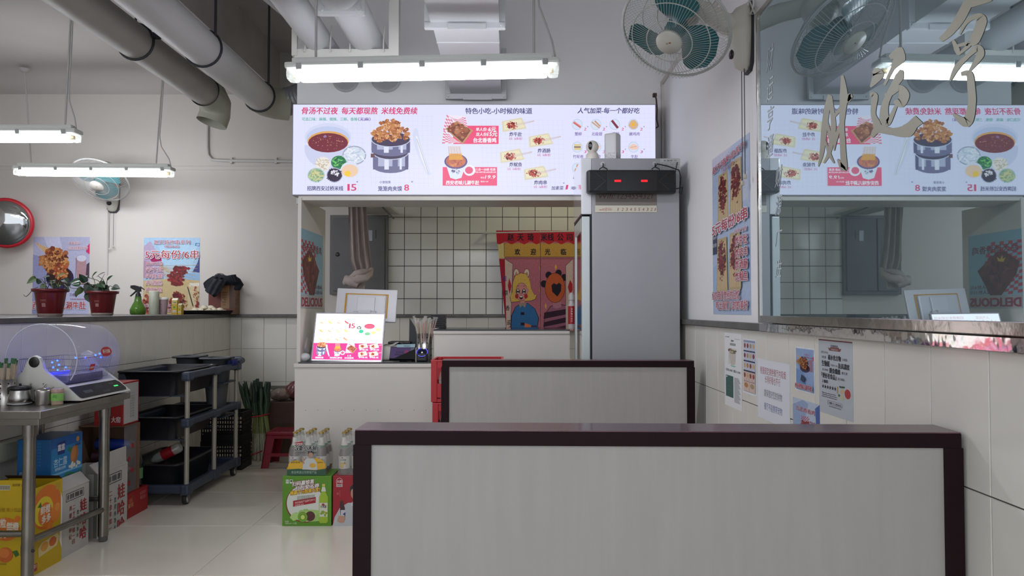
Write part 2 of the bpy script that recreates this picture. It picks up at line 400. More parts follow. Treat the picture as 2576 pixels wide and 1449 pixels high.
# warm lamp inside the kitchen, hidden above the opening
kl = thing('kitchen_lamp', 'warm kitchen lamp above the hatch, hidden behind the menu sign', 'lamp', (.45, 6.1, 2.55))
obj('housing', B().box((.2, 6.04, 2.57), (.7, 6.16, 2.61), .01), HOUS, kl)
obj('tube', B().box((.22, 6.06, 2.535), (.68, 6.14, 2.57), .012), mat('warm_tube', (255, 244, 200), .5, emit=26, ecol=(255, 244, 206)), kl)
obj('rod', B().tube([(.45, 6.1, 2.6), (.45, 6.1, ZC2)], .006, 8), RODM, kl)

# ================================================================ DUCTS AND PIPES
PVC = mat('grey_white_pipe', (196, 196, 194), .45, noise=.05, nscale=3); PVCD = mat('dull_grey_pipe', (158, 156, 148), .5, noise=.06, nscale=4)
BLK = mat('black_metal', (34, 36, 42), .5); GALV = mat('painted_steel_duct', (198, 200, 202), .4, noise=.04, nscale=3)
def pipe_on(c, r, y0, y1, seg=28): return B().tube([(c.x, y0, c.z), (c.x, y1, c.z)], r, seg)
def strap(c, r, y):
    b = B(); n = 28
    for dy in (0, .018):
        pass
    b.tube([(c.x+r*1.02*math.cos(2*PI*i/n), y, c.z+r*1.02*math.sin(2*PI*i/n)) for i in range(n+1)], .008, 6, False); return b
# pipe 2 (white)
c2 = P(657, 246, 5.6); r2 = .107
t = thing('white_exhaust_pipe', 'thick white pipe under the ceiling ending in a foil hose elbow', 'pipe', (c2.x, 3, c2.z))
obj('pipe', pipe_on(c2, r2, .3, 5.6), PVC, t)
obj('joint_sleeve', pipe_on(c2, r2*1.035, 4.55, 5.0), PVC, t)
el = B().tube([(c2.x, 5.58, c2.z), (c2.x+.01, 5.68, c2.z), (c2.x+.06, 5.76, c2.z), (c2.x+.15, 5.8, c2.z)], r2*1.1, 24)
obj('elbow', el, mat('beige_elbow', (165, 166, 152), .5), t)
for y in (4.53, 5.56): obj('strap', strap(c2, r2*1.03, y), BLK, t)
for y in (4.5, 5.5): obj('hanger_rod', B().tube([(c2.x+r2*.8, y, c2.z+r2*.6), (c2.x+r2*.8, y, ZC2)], .0085, 8), BLK, t)
fh = B(); pts = []; rr = []
for i in range(60):
    f_ = i/59; pts.append((c2.x+.12+.52*f_, 5.8-.12*f_, c2.z+.02+.05*math.sin(f_*3))); rr.append(.1+.008*math.sin(i*1.9))
obj('foil_hose', fh.tube(pts, rr, 20), mat('crinkled_foil', (160, 162, 168), .35, .4, bump=.6, bscale=30), t)
# pipe 1 (grey)
c1 = P(531, 241, 5.55); r1 = .102
t = thing('grey_exhaust_pipe', 'thick grey pipe left of the white one, elbow open downwards', 'pipe', (c1.x, 3, c1.z))
obj('pipe', pipe_on(c1, r1, .3, 5.5), PVCD, t)
obj('strap', strap(c1, r1*1.03, 4.42), BLK, t); obj('clamp_bolt', B().box((c1.x+r1, 4.4, c1.z+.02), (c1.x+r1+.04, 4.44, c1.z+.05)), BLK, t)
obj('hanger_rod', B().tube([(c1.x, 4.42, c1.z+r1), (c1.x, 4.42, ZC)], .007, 8), BLK, t)
el = B().tube([(c1.x, 5.42, c1.z), (c1.x, 5.55, c1.z), (c1.x-.01, 5.66, c1.z-.03), (c1.x-.03, 5.70, c1.z-.1), (c1.x-.05, 5.69, c1.z-.17)], r1*1.1, 24, False)
obj('elbow', el, mat('beige_elbow', (165, 166, 152), .5), t)
# two pipes through the hanging frame
for nm, cx, r, cyl0, lab in (('white_water_pipe', P(870, 228, 5.0).x, .078, .4, 'slim white pipe entering the wall above the menu, left of two'), ('flanged_water_pipe', P(972, 228, 5.0).x, .092, .4, 'wider white pipe with bolted flange entering wall above the menu')):
    zc = 2.685+r; c = Vector((cx, 0, zc)); t = thing(nm, lab, 'pipe', (cx, 3, zc))
    obj('pipe', pipe_on(c, r, cyl0, 5.0), GALV, t)
    obj('wall_collar', B().lathe((cx, 4.975, zc), [(r*1.02, 0), (r*1.14, .012), (r*1.14, .02), (r*1.02, .024)], 28, ax=(0, 1, 0)), GALV, t)
    if 'flanged' in nm:
        obj('wide_sleeve', pipe_on(c, r*1.1, .4, 3.62), GALV, t)
        f_ = B(); s_ = r*1.32
        f_.box((cx-s_, 3.62, zc-s_), (cx+s_, 3.66, zc+s_), .03); obj('flange', f_, GALV, t)
        for sx in (-1, 1):
            for sz in (-1, 1): obj('bolt', B().lathe((cx+sx*s_*.74, 3.62, zc+sz*s_*.74), [(.016, 0), (.014, .008)], 12, ax=(0, -1, 0)), GALV, t)
# hanging support frame
fy = 4.24; A_, B_ = P(738, 150, fy), P(1005, 150, fy); zbar0, zbar1 = A_.z, P(800, 127, fy).z
SF = mat('cream_frame_paint', (206, 206, 200), .45, noise=.05, nscale=5)
t = thing('pipe_support_frame', 'cream hanging frame carrying two pipes above the tube lamp', 'bracket', (A_.x, fy, zbar0))
for x0, x1 in ((A_.x, A_.x+.008), (B_.x-.008, B_.x)): obj('upright', B().box((x0, fy-.023, zbar0+.012), (x1, fy+.03, ZC2)), SF, t)
obj('upright', B().box((A_.x, fy-.0375, zbar0+.012), (A_.x+.03, fy-.0315, ZC2)), SF, t)
obj('upright', B().box((B_.x-.055, fy-.0375, zbar0+.012), (B_.x, fy-.0315, ZC2)), SF, t)
obj('crossbar', B().box((A_.x+.012, fy-.03, zbar0), (B_.x-.012, fy+.03, zbar1), .003), SF, t)
for px in (771, 834, 883, 967):
    p = P(px, 135, fy); obj('hook_bolt', B().lathe((p.x, fy-.03, p.z+.004), [(.009, 0), (.006, .012)], 10, ax=(0, -1, 0)).tube([(p.x, fy-.034, p.z), (p.x, fy-.034, p.z+.05), (p.x, fy, p.z+.16)], .0045, 6), SF, t)
# square duct
dz = P(1200, 246, 5.0).z; dx0, dx1 = P(1137, 246, 5.0).x, P(1261, 246, 5.0).x
t = thing('square_air_duct', 'square white air duct running to the wall above the menu', 'duct', (dx0, 3, dz))
obj('duct_far', B().box((dx0, 3.72, dz), (dx1, 5.0, dz+.3)), GALV, t)
obj('duct_near', B().box((dx0-.004, .4, dz-.004), (dx1+.004, 3.66, dz+.3)), GALV, t)
obj('inner_seam', B().box((dx0-.002, 3.95, dz-.004), (dx1+.002, 3.962, dz+.3)), GALV, t)
for y in (3.66, 4.9):
    f_ = B(); e = .035; f_.box((dx0-e, y, dz-e), (dx1+e, y+.03, dz), .004).box((dx0-e, y, dz), (dx0, y+.03, dz+.3), .004).box((dx1, y, dz), (dx1+e, y+.03, dz+.3), .004)
    f_.box((dx0+.08, y-.008, dz-e-.008), (dx1-.06, y, dz-.012), .002)
    fo = obj('flange', f_, GALV, t)
    for x in (dx0-e*.5, dx1+e*.5):
        for z in (dz-e*.5, dz+.18): obj('bolt', B().lathe((x, y, z), [(.009, 0), (.008, .006)], 10, ax=(0, -1, 0)), GALV, fo)
p0, p1 = P(668, -4, 4.4), P(742, 58, 4.75)
single('roof_strut', B().tube([p0+(p0-p1)*.5, p0, p1, p1+Vector((.06, .1, .02))], .018, 4), GALV, 'short pale strut slanting above the white pipe', 'strut')
# ================================================================ FOOD PICTURES (flat print)
FRY = [(176, 108, 62), (200, 136, 86), (150, 84, 52), (222, 168, 120), (188, 120, 80)]
RED = [(150, 40, 45), (120, 25, 35), (180, 70, 60), (190, 100, 80)]
def pic_soup(p, x, y, s=1):
    p.ell2(x, y+16*s, 59*s, 52*s, (206, 212, 240), a0=-.15, a1=PI+.15); p.ell2(x, y-12*s, 59*s, 35*s, (214, 220, 246)); p.ell2(x, y-9*s, 55*s, 30*s, (196, 206, 240))
    p.ell2(x, y, 52*s, 27*s, (226, 170, 100)); p.ell2(x, y+2.5*s, 50*s, 24.5*s, (122, 48, 62)); p.blobs(x, y+2*s, 42*s, 19*s, [(190, 130, 120), (160, 84, 84), (214, 170, 140)], 60, .9*s)
    p.blob(x-8*s, y-13*s, 4*s, 3*s, (150, 120, 170))
def pic_dish(p, x, y, rx, ry, rim, cols, n, sz, inner=None):
    p.ell2(x, y, rx, ry, rim); p.ell2(x, y, rx*.9, ry*.88, inner or cols[0])
    for _ in range(n):
        a, q = R.random()*2*PI, math.sqrt(R.random())*.78; u, v = x+rx*q*math.cos(a), y+ry*q*math.sin(a); th = R.random()*PI; L = sz*R.uniform(.6, 1.5)
        p.line(u-L*math.cos(th), v-L*math.sin(th)*.7, u+L*math.cos(th), v+L*math.sin(th)*.7, sz*.35, R.choice(cols))
def pic_steamer(p, x, y, s=1):
    ME, MD = (178, 184, 214), (112, 112, 150)
    for cy, h, rx in ((y+38*s, 36*s, 45*s), (y+6*s, 26*s, 49*s)):
        p.ell2(x, cy+h, rx, 17*s, MD); p.rect(x-rx, cy, x+rx, cy+h, ME)
        for a0, a1, c in ((-.98, -.7, MD), (-.35, -.1, (225, 228, 246)), (.1, .4, MD), (.5, .62, (225, 228, 246)), (.8, .98, (90, 88, 126))): p.rect(x+rx*a0, cy+3*s, x+rx*a1, cy+h+8*s, c)
        p.ell2(x, cy, rx*1.03, 20*s, (200, 206, 232)); p.ell2(x, cy, rx*.98, 18*s, (70, 60, 90))
    p.rect(x-50*s, y+42*s, x-40*s, y+52*s, (110, 80, 90))
    for _ in range(95):
        a, q = R.random()*2*PI, math.sqrt(R.random()); u, v = x+45*s*q*math.cos(a), y-8*s+25*s*q*math.sin(a)-(8*s if abs(math.cos(a)*q) < .6 else 0)
        p.blob(u, v, 6*s, 5*s, R.choice(FRY), 9, .35)
        for k in range(3): p.blob(u+R.uniform(-5, 5)*s, v+R.uniform(-4, 4)*s, 1.8*s, 1.3*s, R.choice(FRY+[(236, 196, 150)]), 6, .35)
def pic_bun(p, x0, y0, s=1):
    q = [(0, 18), (4, 6), (9, 2), (13, 8), (20, 40), (32, 78), (44, 112), (46, 120), (38, 122), (22, 92), (6, 50)]
    p.poly([(x0+a*s, y0+b*s) for a, b in q][::-1], (214, 220, 244))
    p.poly([(x0+a*s, y0+b*s) for a, b in [(8, 22), (12, 24), (26, 70), (41, 116), (38, 116), (20, 72)]][::-1], (238, 240, 252)); p.line(x0+11*s, y0+30*s, x0+40*s, y0+117*s, 1.1*s, (176, 166, 170))
def pic_basket(p, x, y, s=1, ck=(226, 130, 160)):
    W_ = (240, 232, 246)
    for qd in ([(x-18*s, y-42*s), (x+2*s, y-26*s), (x+28*s, y-38*s), (x+35*s, y-8*s)], [(x-27*s, y-4*s), (x-18*s, y-42*s), (x+12*s, y-10*s), (x+2*s, y+12*s)], [(x-30*s, y+31*s), (x-26*s, y-3*s), (x+8*s, y+24*s), (x+18*s, y+29*s)]):
        p.poly([qd[0], qd[1], qd[2], qd[3]], W_); p.poly(qd[::-1], W_); p.checks(qd, 9, 6, ck)
    p.poly([(x-22*s, y-6*s), (x+22*s, y+33*s), (x+48*s, y-2*s), (x+8*s, y-26*s)][::1], (196, 150, 110)); p.poly([(x-18*s, y-6*s), (x+21*s, y+28*s), (x+42*s, y-2*s), (x+7*s, y-22*s)], (120, 70, 60))
    for _ in range(26):
        u, v = R.uniform(-1, 1), R.uniform(-1, 1); a = x+12*s+(u*17+v*13)*s; b = y-1*s+(u*13-v*10)*s
        p.blob(a, b, 6*s, 5*s, R.choice([(160, 96, 70), (184, 124, 92), (140, 76, 60)]), 8, .25); p.blob(a+R.uniform(-2, 2)*s, b-1.5*s, 2.6*s, 1.6*s, R.choice([(206, 150, 116), (176, 110, 80), (120, 60, 50)]), 7, .3)
def pic_mug(p, x, y, s=1):
    p.ell2(x+34*s, y+24*s, 15*s, 14*s, (234, 238, 250)); p.ell2(x+33*s, y+24*s, 10*s, 9*s, (228, 90, 130))
    p.poly([(x-26*s, y+6*s), (x-14*s, y+43*s), (x, y+47*s), (x+14*s, y+43*s), (x+26*s, y+6*s)], (224, 232, 248)); p.ell2(x, y+2*s, 29*s, 19*s, (96, 80, 140)); p.ell2(x, y+1*s, 25*s, 16*s, (190, 110, 90))
    p.blobs(x, y, 22*s, 13*s, [(206, 120, 80), (220, 140, 90), (180, 90, 76)], 40, 3*s)
    for i in range(14):
        a = -20+3*i; p.line(x+a*.8*s, y-6*s, x+a*.75*s-4*s, y-36*s, .9*s, (226, 190, 120) if i % 3 else (190, 160, 150)); p.line(x+a*.8*s, y-2*s, x+a*.78*s-1*s, y-18*s, 2*s, (230, 168, 70))
    p.blobs(x, y+28*s, 10*s, 6*s, [(110, 106, 150), (200, 206, 230)], 16, 2.4*s)
def pic_tray(p, x, y, s=1):
    p.poly([(x-31*s, y-10*s), (x-29*s, y+17*s), (x+31*s, y+8*s), (x+20*s, y-18*s), (x+16*s, y-19*s)], (222, 214, 186)); p.poly([(x-26*s, y-9*s), (x-25*s, y+12*s), (x+27*s, y+5*s), (x+17*s, y-15*s)], (234, 228, 196))
    p.blobs(x-6*s, y, 17*s, 10*s, [(190, 90, 90), (200, 120, 100), (170, 60, 70)], 46, 1.3*s); p.blobs(x-7*s, y, 10*s, 7*s, RED, 34, 2.4*s)
    for k in range(4): p.line(x+2*s, y-3*s+k*2*s, x+50*s, y-12*s+k*.8*s, .7*s, (208, 190, 190))
def pic_plate(p, x, y, k, s=1):
    p.ell2(x, y, 13.5*s, 14*s, (200, 212, 238)); p.ell2(x, y, 11.5*s, 12*s, (216, 226, 248))
    if k == 0: p.line(x-9*s, y-6*s, x+9*s, y+7*s, 6*s, (206, 110, 110)); p.line(x-8*s, y-7*s, x+10*s, y+5*s, 1.4*s, (236, 170, 160))
    elif k == 1: p.line(x-10*s, y-6*s, x+9*s, y+9*s, 3.5*s, (206, 160, 130)); p.line(x-3*s, y-9*s, x+11*s, y+5*s, 3.5*s, (196, 148, 118))
    elif k == 2: p.line(x-7*s, y-10*s, x+8*s, y+9*s, 6*s, (130, 50, 74))
    elif k == 3: p.blob(x, y, 12*s, 11*s, (216, 180, 140), 12, .15); p.ell2(x, y, 4*s, 4*s, (244, 180, 50))
    elif k == 4:
        for j in range(3): p.line(x-8*s, y-5*s+j*5*s, x+9*s, y-5*s+j*5*s, 4*s, (224, 200, 130) if j != 1 else (150, 120, 80))
    elif k == 5: p.blob(x, y, 11*s, 8*s, (240, 204, 190), 10, .25); p.line(x-8*s, y+1*s, x+8*s, y-2*s, 1.2*s, (206, 160, 150))
    else: p.blob(x+2*s, y-6*s, 5*s, 5*s, (200, 160, 120)); p.blob(x-2*s, y+5*s, 5*s, 5*s, (196, 152, 110))
# ================================================================ BACKLIT MENU SIGN
YS = 4.78; PK, NV, GR, PU = (214, 66, 118), (84, 78, 130), (84, 178, 156), (120, 92, 170)
s0, s1, s2 = P(738, 263, YS), P(1648, 263, YS), P(738, 489, YS)
U_ = Vector(((s1.x-s0.x)/910, 0, 0)); V_ = Vector((0, 0, (s2.z-s0.z)/226))
sg = thing('menu_light_box', 'wide backlit white menu sign with food pictures over the kitchen hatch', 'sign', (s0.x, YS, s2.z))
obj('case', B().box((s0.x-.006, YS+.004, s2.z-.006), (s1.x+.006, 4.995, s0.z+.006), .004), mat('sign_edge_aluminium', (160, 158, 168), .4, .6), sg)
p = Print(s0-U_*738-V_*263, U_, V_, 2e-5); p.rect(738, 263, 1648, 489, (227, 229, 255))
for x0, y0, x1, y1 in ((766, 285, 920, 480), (930, 290, 1090, 470), (1440, 270, 1640, 480), (1210, 300, 1420, 480)):
    for k in range(0, int(x1-x0), 12): p.line(x0+k, y0, x0+k+(x1-x0)*.03, y1, .5, (214, 217, 246))
    for k in range(0, int(y1-y0), 12): p.line(x0, y0+k, x1, y0+k+3, .5, (214, 217, 246))
T = p.text
T('骨汤不过夜', 759, 849, 286, 19, PK, .03, .12); T('每天都现熬', 859, 949, 286, 19, PK, .03, .12); T('米线免费续', 959, 1049, 286, 19, PK, .03, .12)
T('可选口味：麻辣、微辣、三鲜、香辣', 760, 899, 303.5, 9.2, GR, .02); T('（无麻）', 901, 932, 303.5, 9, PU, .03)
pic_soup(p, 826, 357)
pic_dish(p, 892, 391, 30, 24, (160, 168, 190), [(214, 224, 240), (190, 204, 226), (236, 240, 250)], 40, 8); pic_dish(p, 814, 413, 20, 19, (224, 222, 232), [(236, 232, 226), (206, 190, 170)], 40, 6)
pic_dish(p, 853, 409, 19, 17, (60, 130, 90), [(40, 140, 80), (120, 200, 110), (30, 100, 70)], 40, 6, (50, 130, 84)); p.ell2(882, 428, 24, 20.5, (222, 226, 246)); p.ell2(881, 430, 21, 16, (240, 206, 176)); p.ell2(876, 437, 7.5, 7, (248, 208, 60))
pic_dish(p, 797, 441, 22, 18.5, (190, 206, 216), [(214, 206, 150), (110, 160, 120), (180, 200, 150)], 44, 6, (150, 180, 150)); pic_dish(p, 843, 441, 20, 19, (176, 180, 206), [(52, 40, 66), (40, 30, 54)], 30, 6, (56, 44, 70)); p.blobs(845, 437, 10, 9, [(226, 224, 234)], 24, 2)
T('招牌西安过桥米线', 775, 865, 479, 12.6, NV, .03); T('1', 876, 881, 480, 24, PK, .02); T('5', 885, 898, 480, 24, PK, .02); T('¥', 898, 902, 460, 6, PU)
pic_steamer(p, 983.6, 345); pic_bun(p, 1038, 320)
T('小笼现蒸', 956, 984, 461.5, 7, NV); T('笼笼肉夹馍', 952.5, 1012, 480, 13, NV, .03); T('8', 1018, 1030, 480, 22, PK, .02); T('¥', 1035, 1040, 460, 6, PU)
T('特色小吃-小时候的味道', 1171, 1338, 286, 16.5, NV, .03)
RB = (238, 82, 126); WT = (250, 244, 255)
p.rect(1140, 317, 1254, 363, RB); pic_basket(p, 1142, 331)
T('单人份:', 1197, 1225, 330, 10, WT, .03, .1); T('6元', 1228, 1247, 331, 14, WT, .04, .1); T('双人份:', 1197, 1226, 342.5, 10, WT, .03, .1); T('15元', 1226, 1250, 343, 14, WT, .04, .1); T('台北香香鸡', 1191, 1248, 358.5, 13, WT, .05)
p.rect(1114, 421, 1250, 467.5, RB); pic_mug(p, 1147, 405)
T('三合一30串 吃美', 1196, 1246, 430, 7.5, WT, .03, .1); T('牛肚10串牛筋10串豆皮10串', 1195, 1247, 435.5, 4.2, WT, .03); T('折扣', 1209, 1218, 449.5, 5, WT); T('19.9', 1220, 1245, 450, 12, WT, .02, .2); T('西安老味儿涮牛肚', 1122, 1205, 464.5, 11.5, WT, .04, .1); T('组合=30', 1209, 1228, 459, 4.5, WT)
for x, y, n, nx, ny, pn in ((1293, 316, '炸牛肚', 1281, 343, 1280), (1360, 355, '炸酒肠', 1352, 384, 1351), (1288, 394, '炸鱿鱼', 1281, 419, 1276), (1348, 437, '炸肉串', 1343, 464, 1342)):
    pic_tray(p, x, y); T(n, nx, nx+31, ny, 11.5, NV, .03, .1); T('5元（6串/份）', pn, pn+33, ny+9.5, 7.5, (200, 90, 160), .015, .1)
T('人气加菜-每一个都好吃', 1452, 1607, 285, 15.5, NV, .03, .15)
for x, y, k, n, h_, num in ((1451, 314, 0, '蟹柳', 8.5, '2'), (1498, 314, 1, '北极翅', 13, '2'), (1545, 314, 2, '香肠', 9, '2'), (1592, 314, 3, '嫩鸡肉', 13, '2'), (1451, 371, 4, '竹轮卷', 13, '3'), (1498, 371, 5, '福袋', 9, '3'), (1545, 371, 6, '鱼饼', 9, '3'), (1592, 371, 5, '牛肚', 8.5, '3'), (1451, 424, 6, '黑木耳', 13, '2'), (1498, 424, 3, '丸子', 9, '2')):
    pic_plate(p, x, y, k); T(n, x+2-h_, x+2+h_, y+(27.5 if y < 400 else 26), 9.5, PU, .015, .1); T(num, x+17, x+22.5, y+15, 9.5, (214, 70, 140), .02, .15); T('¥', x+25, x+28, y+7, 4.5, PU)
T('加素菜', 1386, 1416, 477.5, 10.5, NV, .02, .1); T('1', 1421.5, 1426, 477, 16, PK, .03, .2); T('¥', 1415, 1419, 463, 5, PU); T('喝汤', 1436, 1456, 478, 10, NV, .02)
obj('printed_panel', p, vcmat('backlit_print', .35, emit=SIGN), sg)
# dark loose wire by the right end of the sign
pts = [P(1648, 238, 4.9), P(1651, 250, 4.86), P(1653, 275, 4.8), P(1652, 300, 4.8), P(1656, 318, 4.8), P(1650, 322, 4.85)]
single('sign_cable', B().tube(pts, .005, 6).box(pts[0]-Vector((.012, .0, .012)), pts[0]+Vector((.012, .03, .012)), .003), mat('brown_wire', (70, 46, 44), .6), 'dark brown wire dangling at the right end of the menu sign', 'cable')

# ================================================================ COUNTER
YC = 4.72; xc0 = P(740, 950, YC).x; yc1 = 5.42
ct = thing('service_counter', 'white service counter with dark glass top under the menu sign', 'counter', (xc0, YC, 0))
obj('body', B().box((xc0, YC+.012, 0), (.385, yc1, .868)), LAM, ct)
obj('worktop', B().box((xc0-.004, YC, .868), (.385, yc1, .891), .003), LAM, ct)
obj('glass_sheet', B().box((xs0+.024, YC+.015, .892), (.38, yc1, .9), .002), mat('dark_glass_top', (38, 44, 46), .07, spec=.6), ct)
sc_ = B()
for i in range(18):
    sc_.lathe((xc0+.07+.075*i, YC+.0125, .60+.0008*(i % 3)), [(.0028, 0), (.0024, .001)], 6, ax=(0, -1, 0))
obj('screw', sc_, mat('grey_screw', (120, 112, 104), .5), ct, kind='stuff')
xu0 = P(1090, 860, 4.8).x; zu = P(1200, 829, 4.8).z
hu = thing('raised_cabinet', 'taller white cabinet with thin glass top behind the counter stools', 'cabinet', (xu0, 4.8, .9))
hu['label'] = 'tall white cabinet with a thin glass top on the counter, left of the fridge'
obj('body', B().box((xu0+.004, 4.81, .9), (.385, 5.38, zu-.028)), LAM, hu)
obj('top_board', B().box((xu0, 4.8, zu-.028), (.385, 5.4, zu-.009), .002), LAM, hu)
obj('glass_top', B().box((xu0+.002, 4.8, zu-.009), (.385, 5.4, zu), .002), mat('dark_glass_top', (38, 44, 46), .07), hu)

# ================================================================ FRIDGE
FX0, FX1, FY0, FY1 = P(1489, 500, 4.26).x, P(1709, 500, 4.26).x, 4.26, 4.765
fz = P(1600, 398, 4.26).z
FB = mat('fridge_side_grey', (160, 161, 165), .42, coat=.3, noise=.02, nscale=2); FW = mat('fridge_white_gloss', (216, 218, 224), .1, coat=1); GK = mat('fridge_gasket', (24, 26, 32), .6)
fr = thing('display_fridge', 'tall grey fridge with a glass door, standing right of the counter', 'fridge', (FX0, FY0, 0))
obj('body', B().box((FX0, FY0, .06), (FX1, FY1, fz), .004), FB, fr)
zh = P(1475, 539, 4.26).z; hx = P(1462, 450, 4.26).x
obj('header', B().box((hx, FY0, zh), (FX0-.001, FY1, fz+.002), .006), FW, fr)
gx1 = P(1484, 600, 4.26).x; dx = P(1464, 600, 4.26).x
obj('gasket', B().box((gx1, FY0+.004, .09), (FX0-.0005, FY1-.004, zh-.002)), GK, fr)
dr = obj('door', B().box((dx, FY0, .1), (gx1, FY0+.07, zh-.012), .005).box((dx, FY1-.07, .1), (gx1, FY1, zh-.012), .005).box((dx, FY0+.07, .1), (gx1, FY1-.07, .2), .003).box((dx, FY0+.07, zh-.09), (gx1, FY1-.07, zh-.012), .003), mat('pale_green_white_door', (196, 206, 206), .25, coat=.5), fr)
obj('glass', B().box((dx+.006, FY0+.07, .2), (dx+.014, FY1-.07, zh-.09)), mat('dark_door_glass', (30, 34, 38), .03, spec=.8, coat=1), dr)
obj('hinge', B().box((dx-.002, FY0+.02, zh-.014), (gx1+.01, FY1-.02, zh-.004), .002), GK, dr)
for x in (FX0+.04, FX1-.04):
    for y in (FY0+.05, FY1-.05): obj('foot', B().lathe((x, y, 0), [(.02, 0), (.02, .062)], 12), GK, fr)
# white fittings seen at the fridge's rear edge
for z in (1.75, 1.55, 1.35, 1.15): obj('coil', B().tube([(FX1+.001, FY0+.1, z), (FX1+.012, FY0+.1, z), (FX1+.012, FY1-.1, z), (FX1+.001, FY1-.1, z)], .004, 6), GK, fr)
def px_print(Y, x0, y0, x1, y1, col, t=.0008):
    """sheet facing the viewer at depth Y, print units = photo pixels"""
    a, b_, c = P(x0, y0, Y), P(x1, y0, Y), P(x0, y1, Y)
    u = Vector(((b_.x-a.x)/(x1-x0), 0, 0)); v = Vector((0, 0, (c.z-a.z)/(y1-y0)))
    q = sheet(a, u, v, x1-x0, y1-y0, col, t); q.O = a-u*x0-v*y0; return q
p = px_print(FY0-.002, 1498, 470, 1652, 516, (112, 104, 98)); p.rect(1498, 508, 1652, 516, (128, 120, 114))
p.text('Wifi:', 1503, 1545, 500, 22, (78, 40, 36), 0, .2); p.text('1234554321', 1553, 1640, 500, 22, (78, 40, 36), 0, .2)
single('brown_wifi_note', p, INK, 'brown card with a handwritten wifi password under the black speaker', 'note')
p = px_print(FY0-.0035, 1497, 517, 1652, 534, (206, 202, 186)); p.text('wifi密码:', 1507, 1540, 530, 9, (170, 90, 84), -.005, .15)
for k, ch in enumerate('1234554321'): p.text(ch, 1553+k*10.4, 1554+k*10.4+(3.5 if ch != '1' else .6), 530.5, 11, (120, 40, 40), 0, .2)
single('paper_wifi_strip', p, INK, 'narrow white paper strip with red handwritten digits on the fridge side', 'note')
p = px_print(FY0-.002, 1661, 399, 1711, 432, (184, 186, 184)); p.text('单门展示柜（下）', 1670, 1702, 406, 5, (50, 50, 54))
for y in (409, 415, 421, 427): p.line(1662, y, 1710, y, .6, (70, 70, 74)); p.text('型号 产品名称 W', 1663, 1684, y+4.8, 3.4, (80, 80, 84), 0); p.text('容积 电压 Hz', 1689, 1708, y+4.8, 3.4, (80, 80, 84), 0)
p.line(1687, 409, 1687, 431, .6, (70, 70, 74)); single('rating_plate', p, INK, 'small grey data sticker at the top right corner of the fridge', 'sticker')
# soundbar
a, b_ = P(1478, 486, FY0-.06), P(1700, 428, FY0-.06)
sb = thing('soundbar', 'black soundbar with two red lights hanging on the fridge', 'speaker', (a.x, FY0-.06, a.z))
BK = mat('black_plastic', (20, 21, 25), .4); BF = mat('black_speaker_cloth', (23, 23, 28), .8, bump=.5, bscale=400)
obj('case', B().box((a.x, FY0-.075, a.z), (b_.x, FY0-.004, b_.z), .012), BK, sb)
mx = .17*(b_.x-a.x)
obj('front_panel', B().box((a.x+mx*1.3, FY0-.079, a.z+.008), (b_.x-mx*1.3, FY0-.074, b_.z-.006), .002), mat('black_gloss_panel', (24, 22, 25), .25), sb)
for s_, x0 in ((1, a.x+.012), (-1, b_.x-.012)):
    g = B()
    for k in range(22):
        z = a.z+.012+k*.0052; g.box((x0, FY0-.0785, z), (x0+s_*mx*1.2, FY0-.0745, z+.003))
    obj('grille', g, BK, sb)
    zc = (a.z+b_.z)/2; xm = x0+s_*mx*.95
    obj('emblem', B().prism([(xm, FY0-.0795, zc), (xm-s_*.06, FY0-.0795, zc+.05), (xm-s_*.045, FY0-.0795, zc+.05), (xm+s_*.012, FY0-.0795, zc), (xm-s_*.045, FY0-.0795, zc-.05), (xm-s_*.06, FY0-.0795, zc-.05)], (0, .002, 0)), mat('black_gloss_panel', (24, 22, 25), .25), sb)
sg_ = B()
for k in range(26): sg_.box((a.x-.003, FY0-.07, a.z+.008+k*.0045), (a.x+.004, FY0-.015, a.z+.0105+k*.0045))
obj('side_ribs', sg_, mat('grey_ribs', (70, 72, 80), .4), sb)
for px in (1554, 1621):
    q = P(px, 455, FY0-.08); obj('red_light', B().box((q.x-.018, FY0-.082, q.z-.0055), (q.x+.018, FY0-.078, q.z+.0055), .004), mat('red_led', (255, 20, 30), .4, emit=1.6), sb)
for px in (1517, 1648):
    q = P(px, 420, FY0-.01)
    hk = obj('hook', B().tube([q+Vector((0, 0, .022)), q, q+Vector((-.02, -.012, -.012)), q+Vector((-.022, -.03, -.026))], .0028, 6).tube([q, q+Vector((.02, -.012, -.012)), q+Vector((.022, -.03, -.026))], .0028, 6), BK, sb)
    obj('hook_pad', B().lathe(q+Vector((0, .009, .02)), [(.014, 0), (.012, .003)], 14, ax=(0, -1, 0)), mat('clear_pad', (190, 190, 194), .2), sb)
pts = [P(1649, 418, 4.24), P(1652, 412, 4.22), P(1680, 418, 4.22), P(1708, 428, 4.23), P(1713, 445, 4.23), P(1711, 470, 4.22), P(1709, 486, 4.22), P(1714, 489, 4.22), P(1717, 470, 4.22), P(1706, 474, 4.2), P(1698, 475, 4.2)]
obj('cable', B().tube(pts, .0035, 6).tube([P(1698, 438, 4.2), P(1704, 408, 4.22)], .0025, 6), BK, sb)
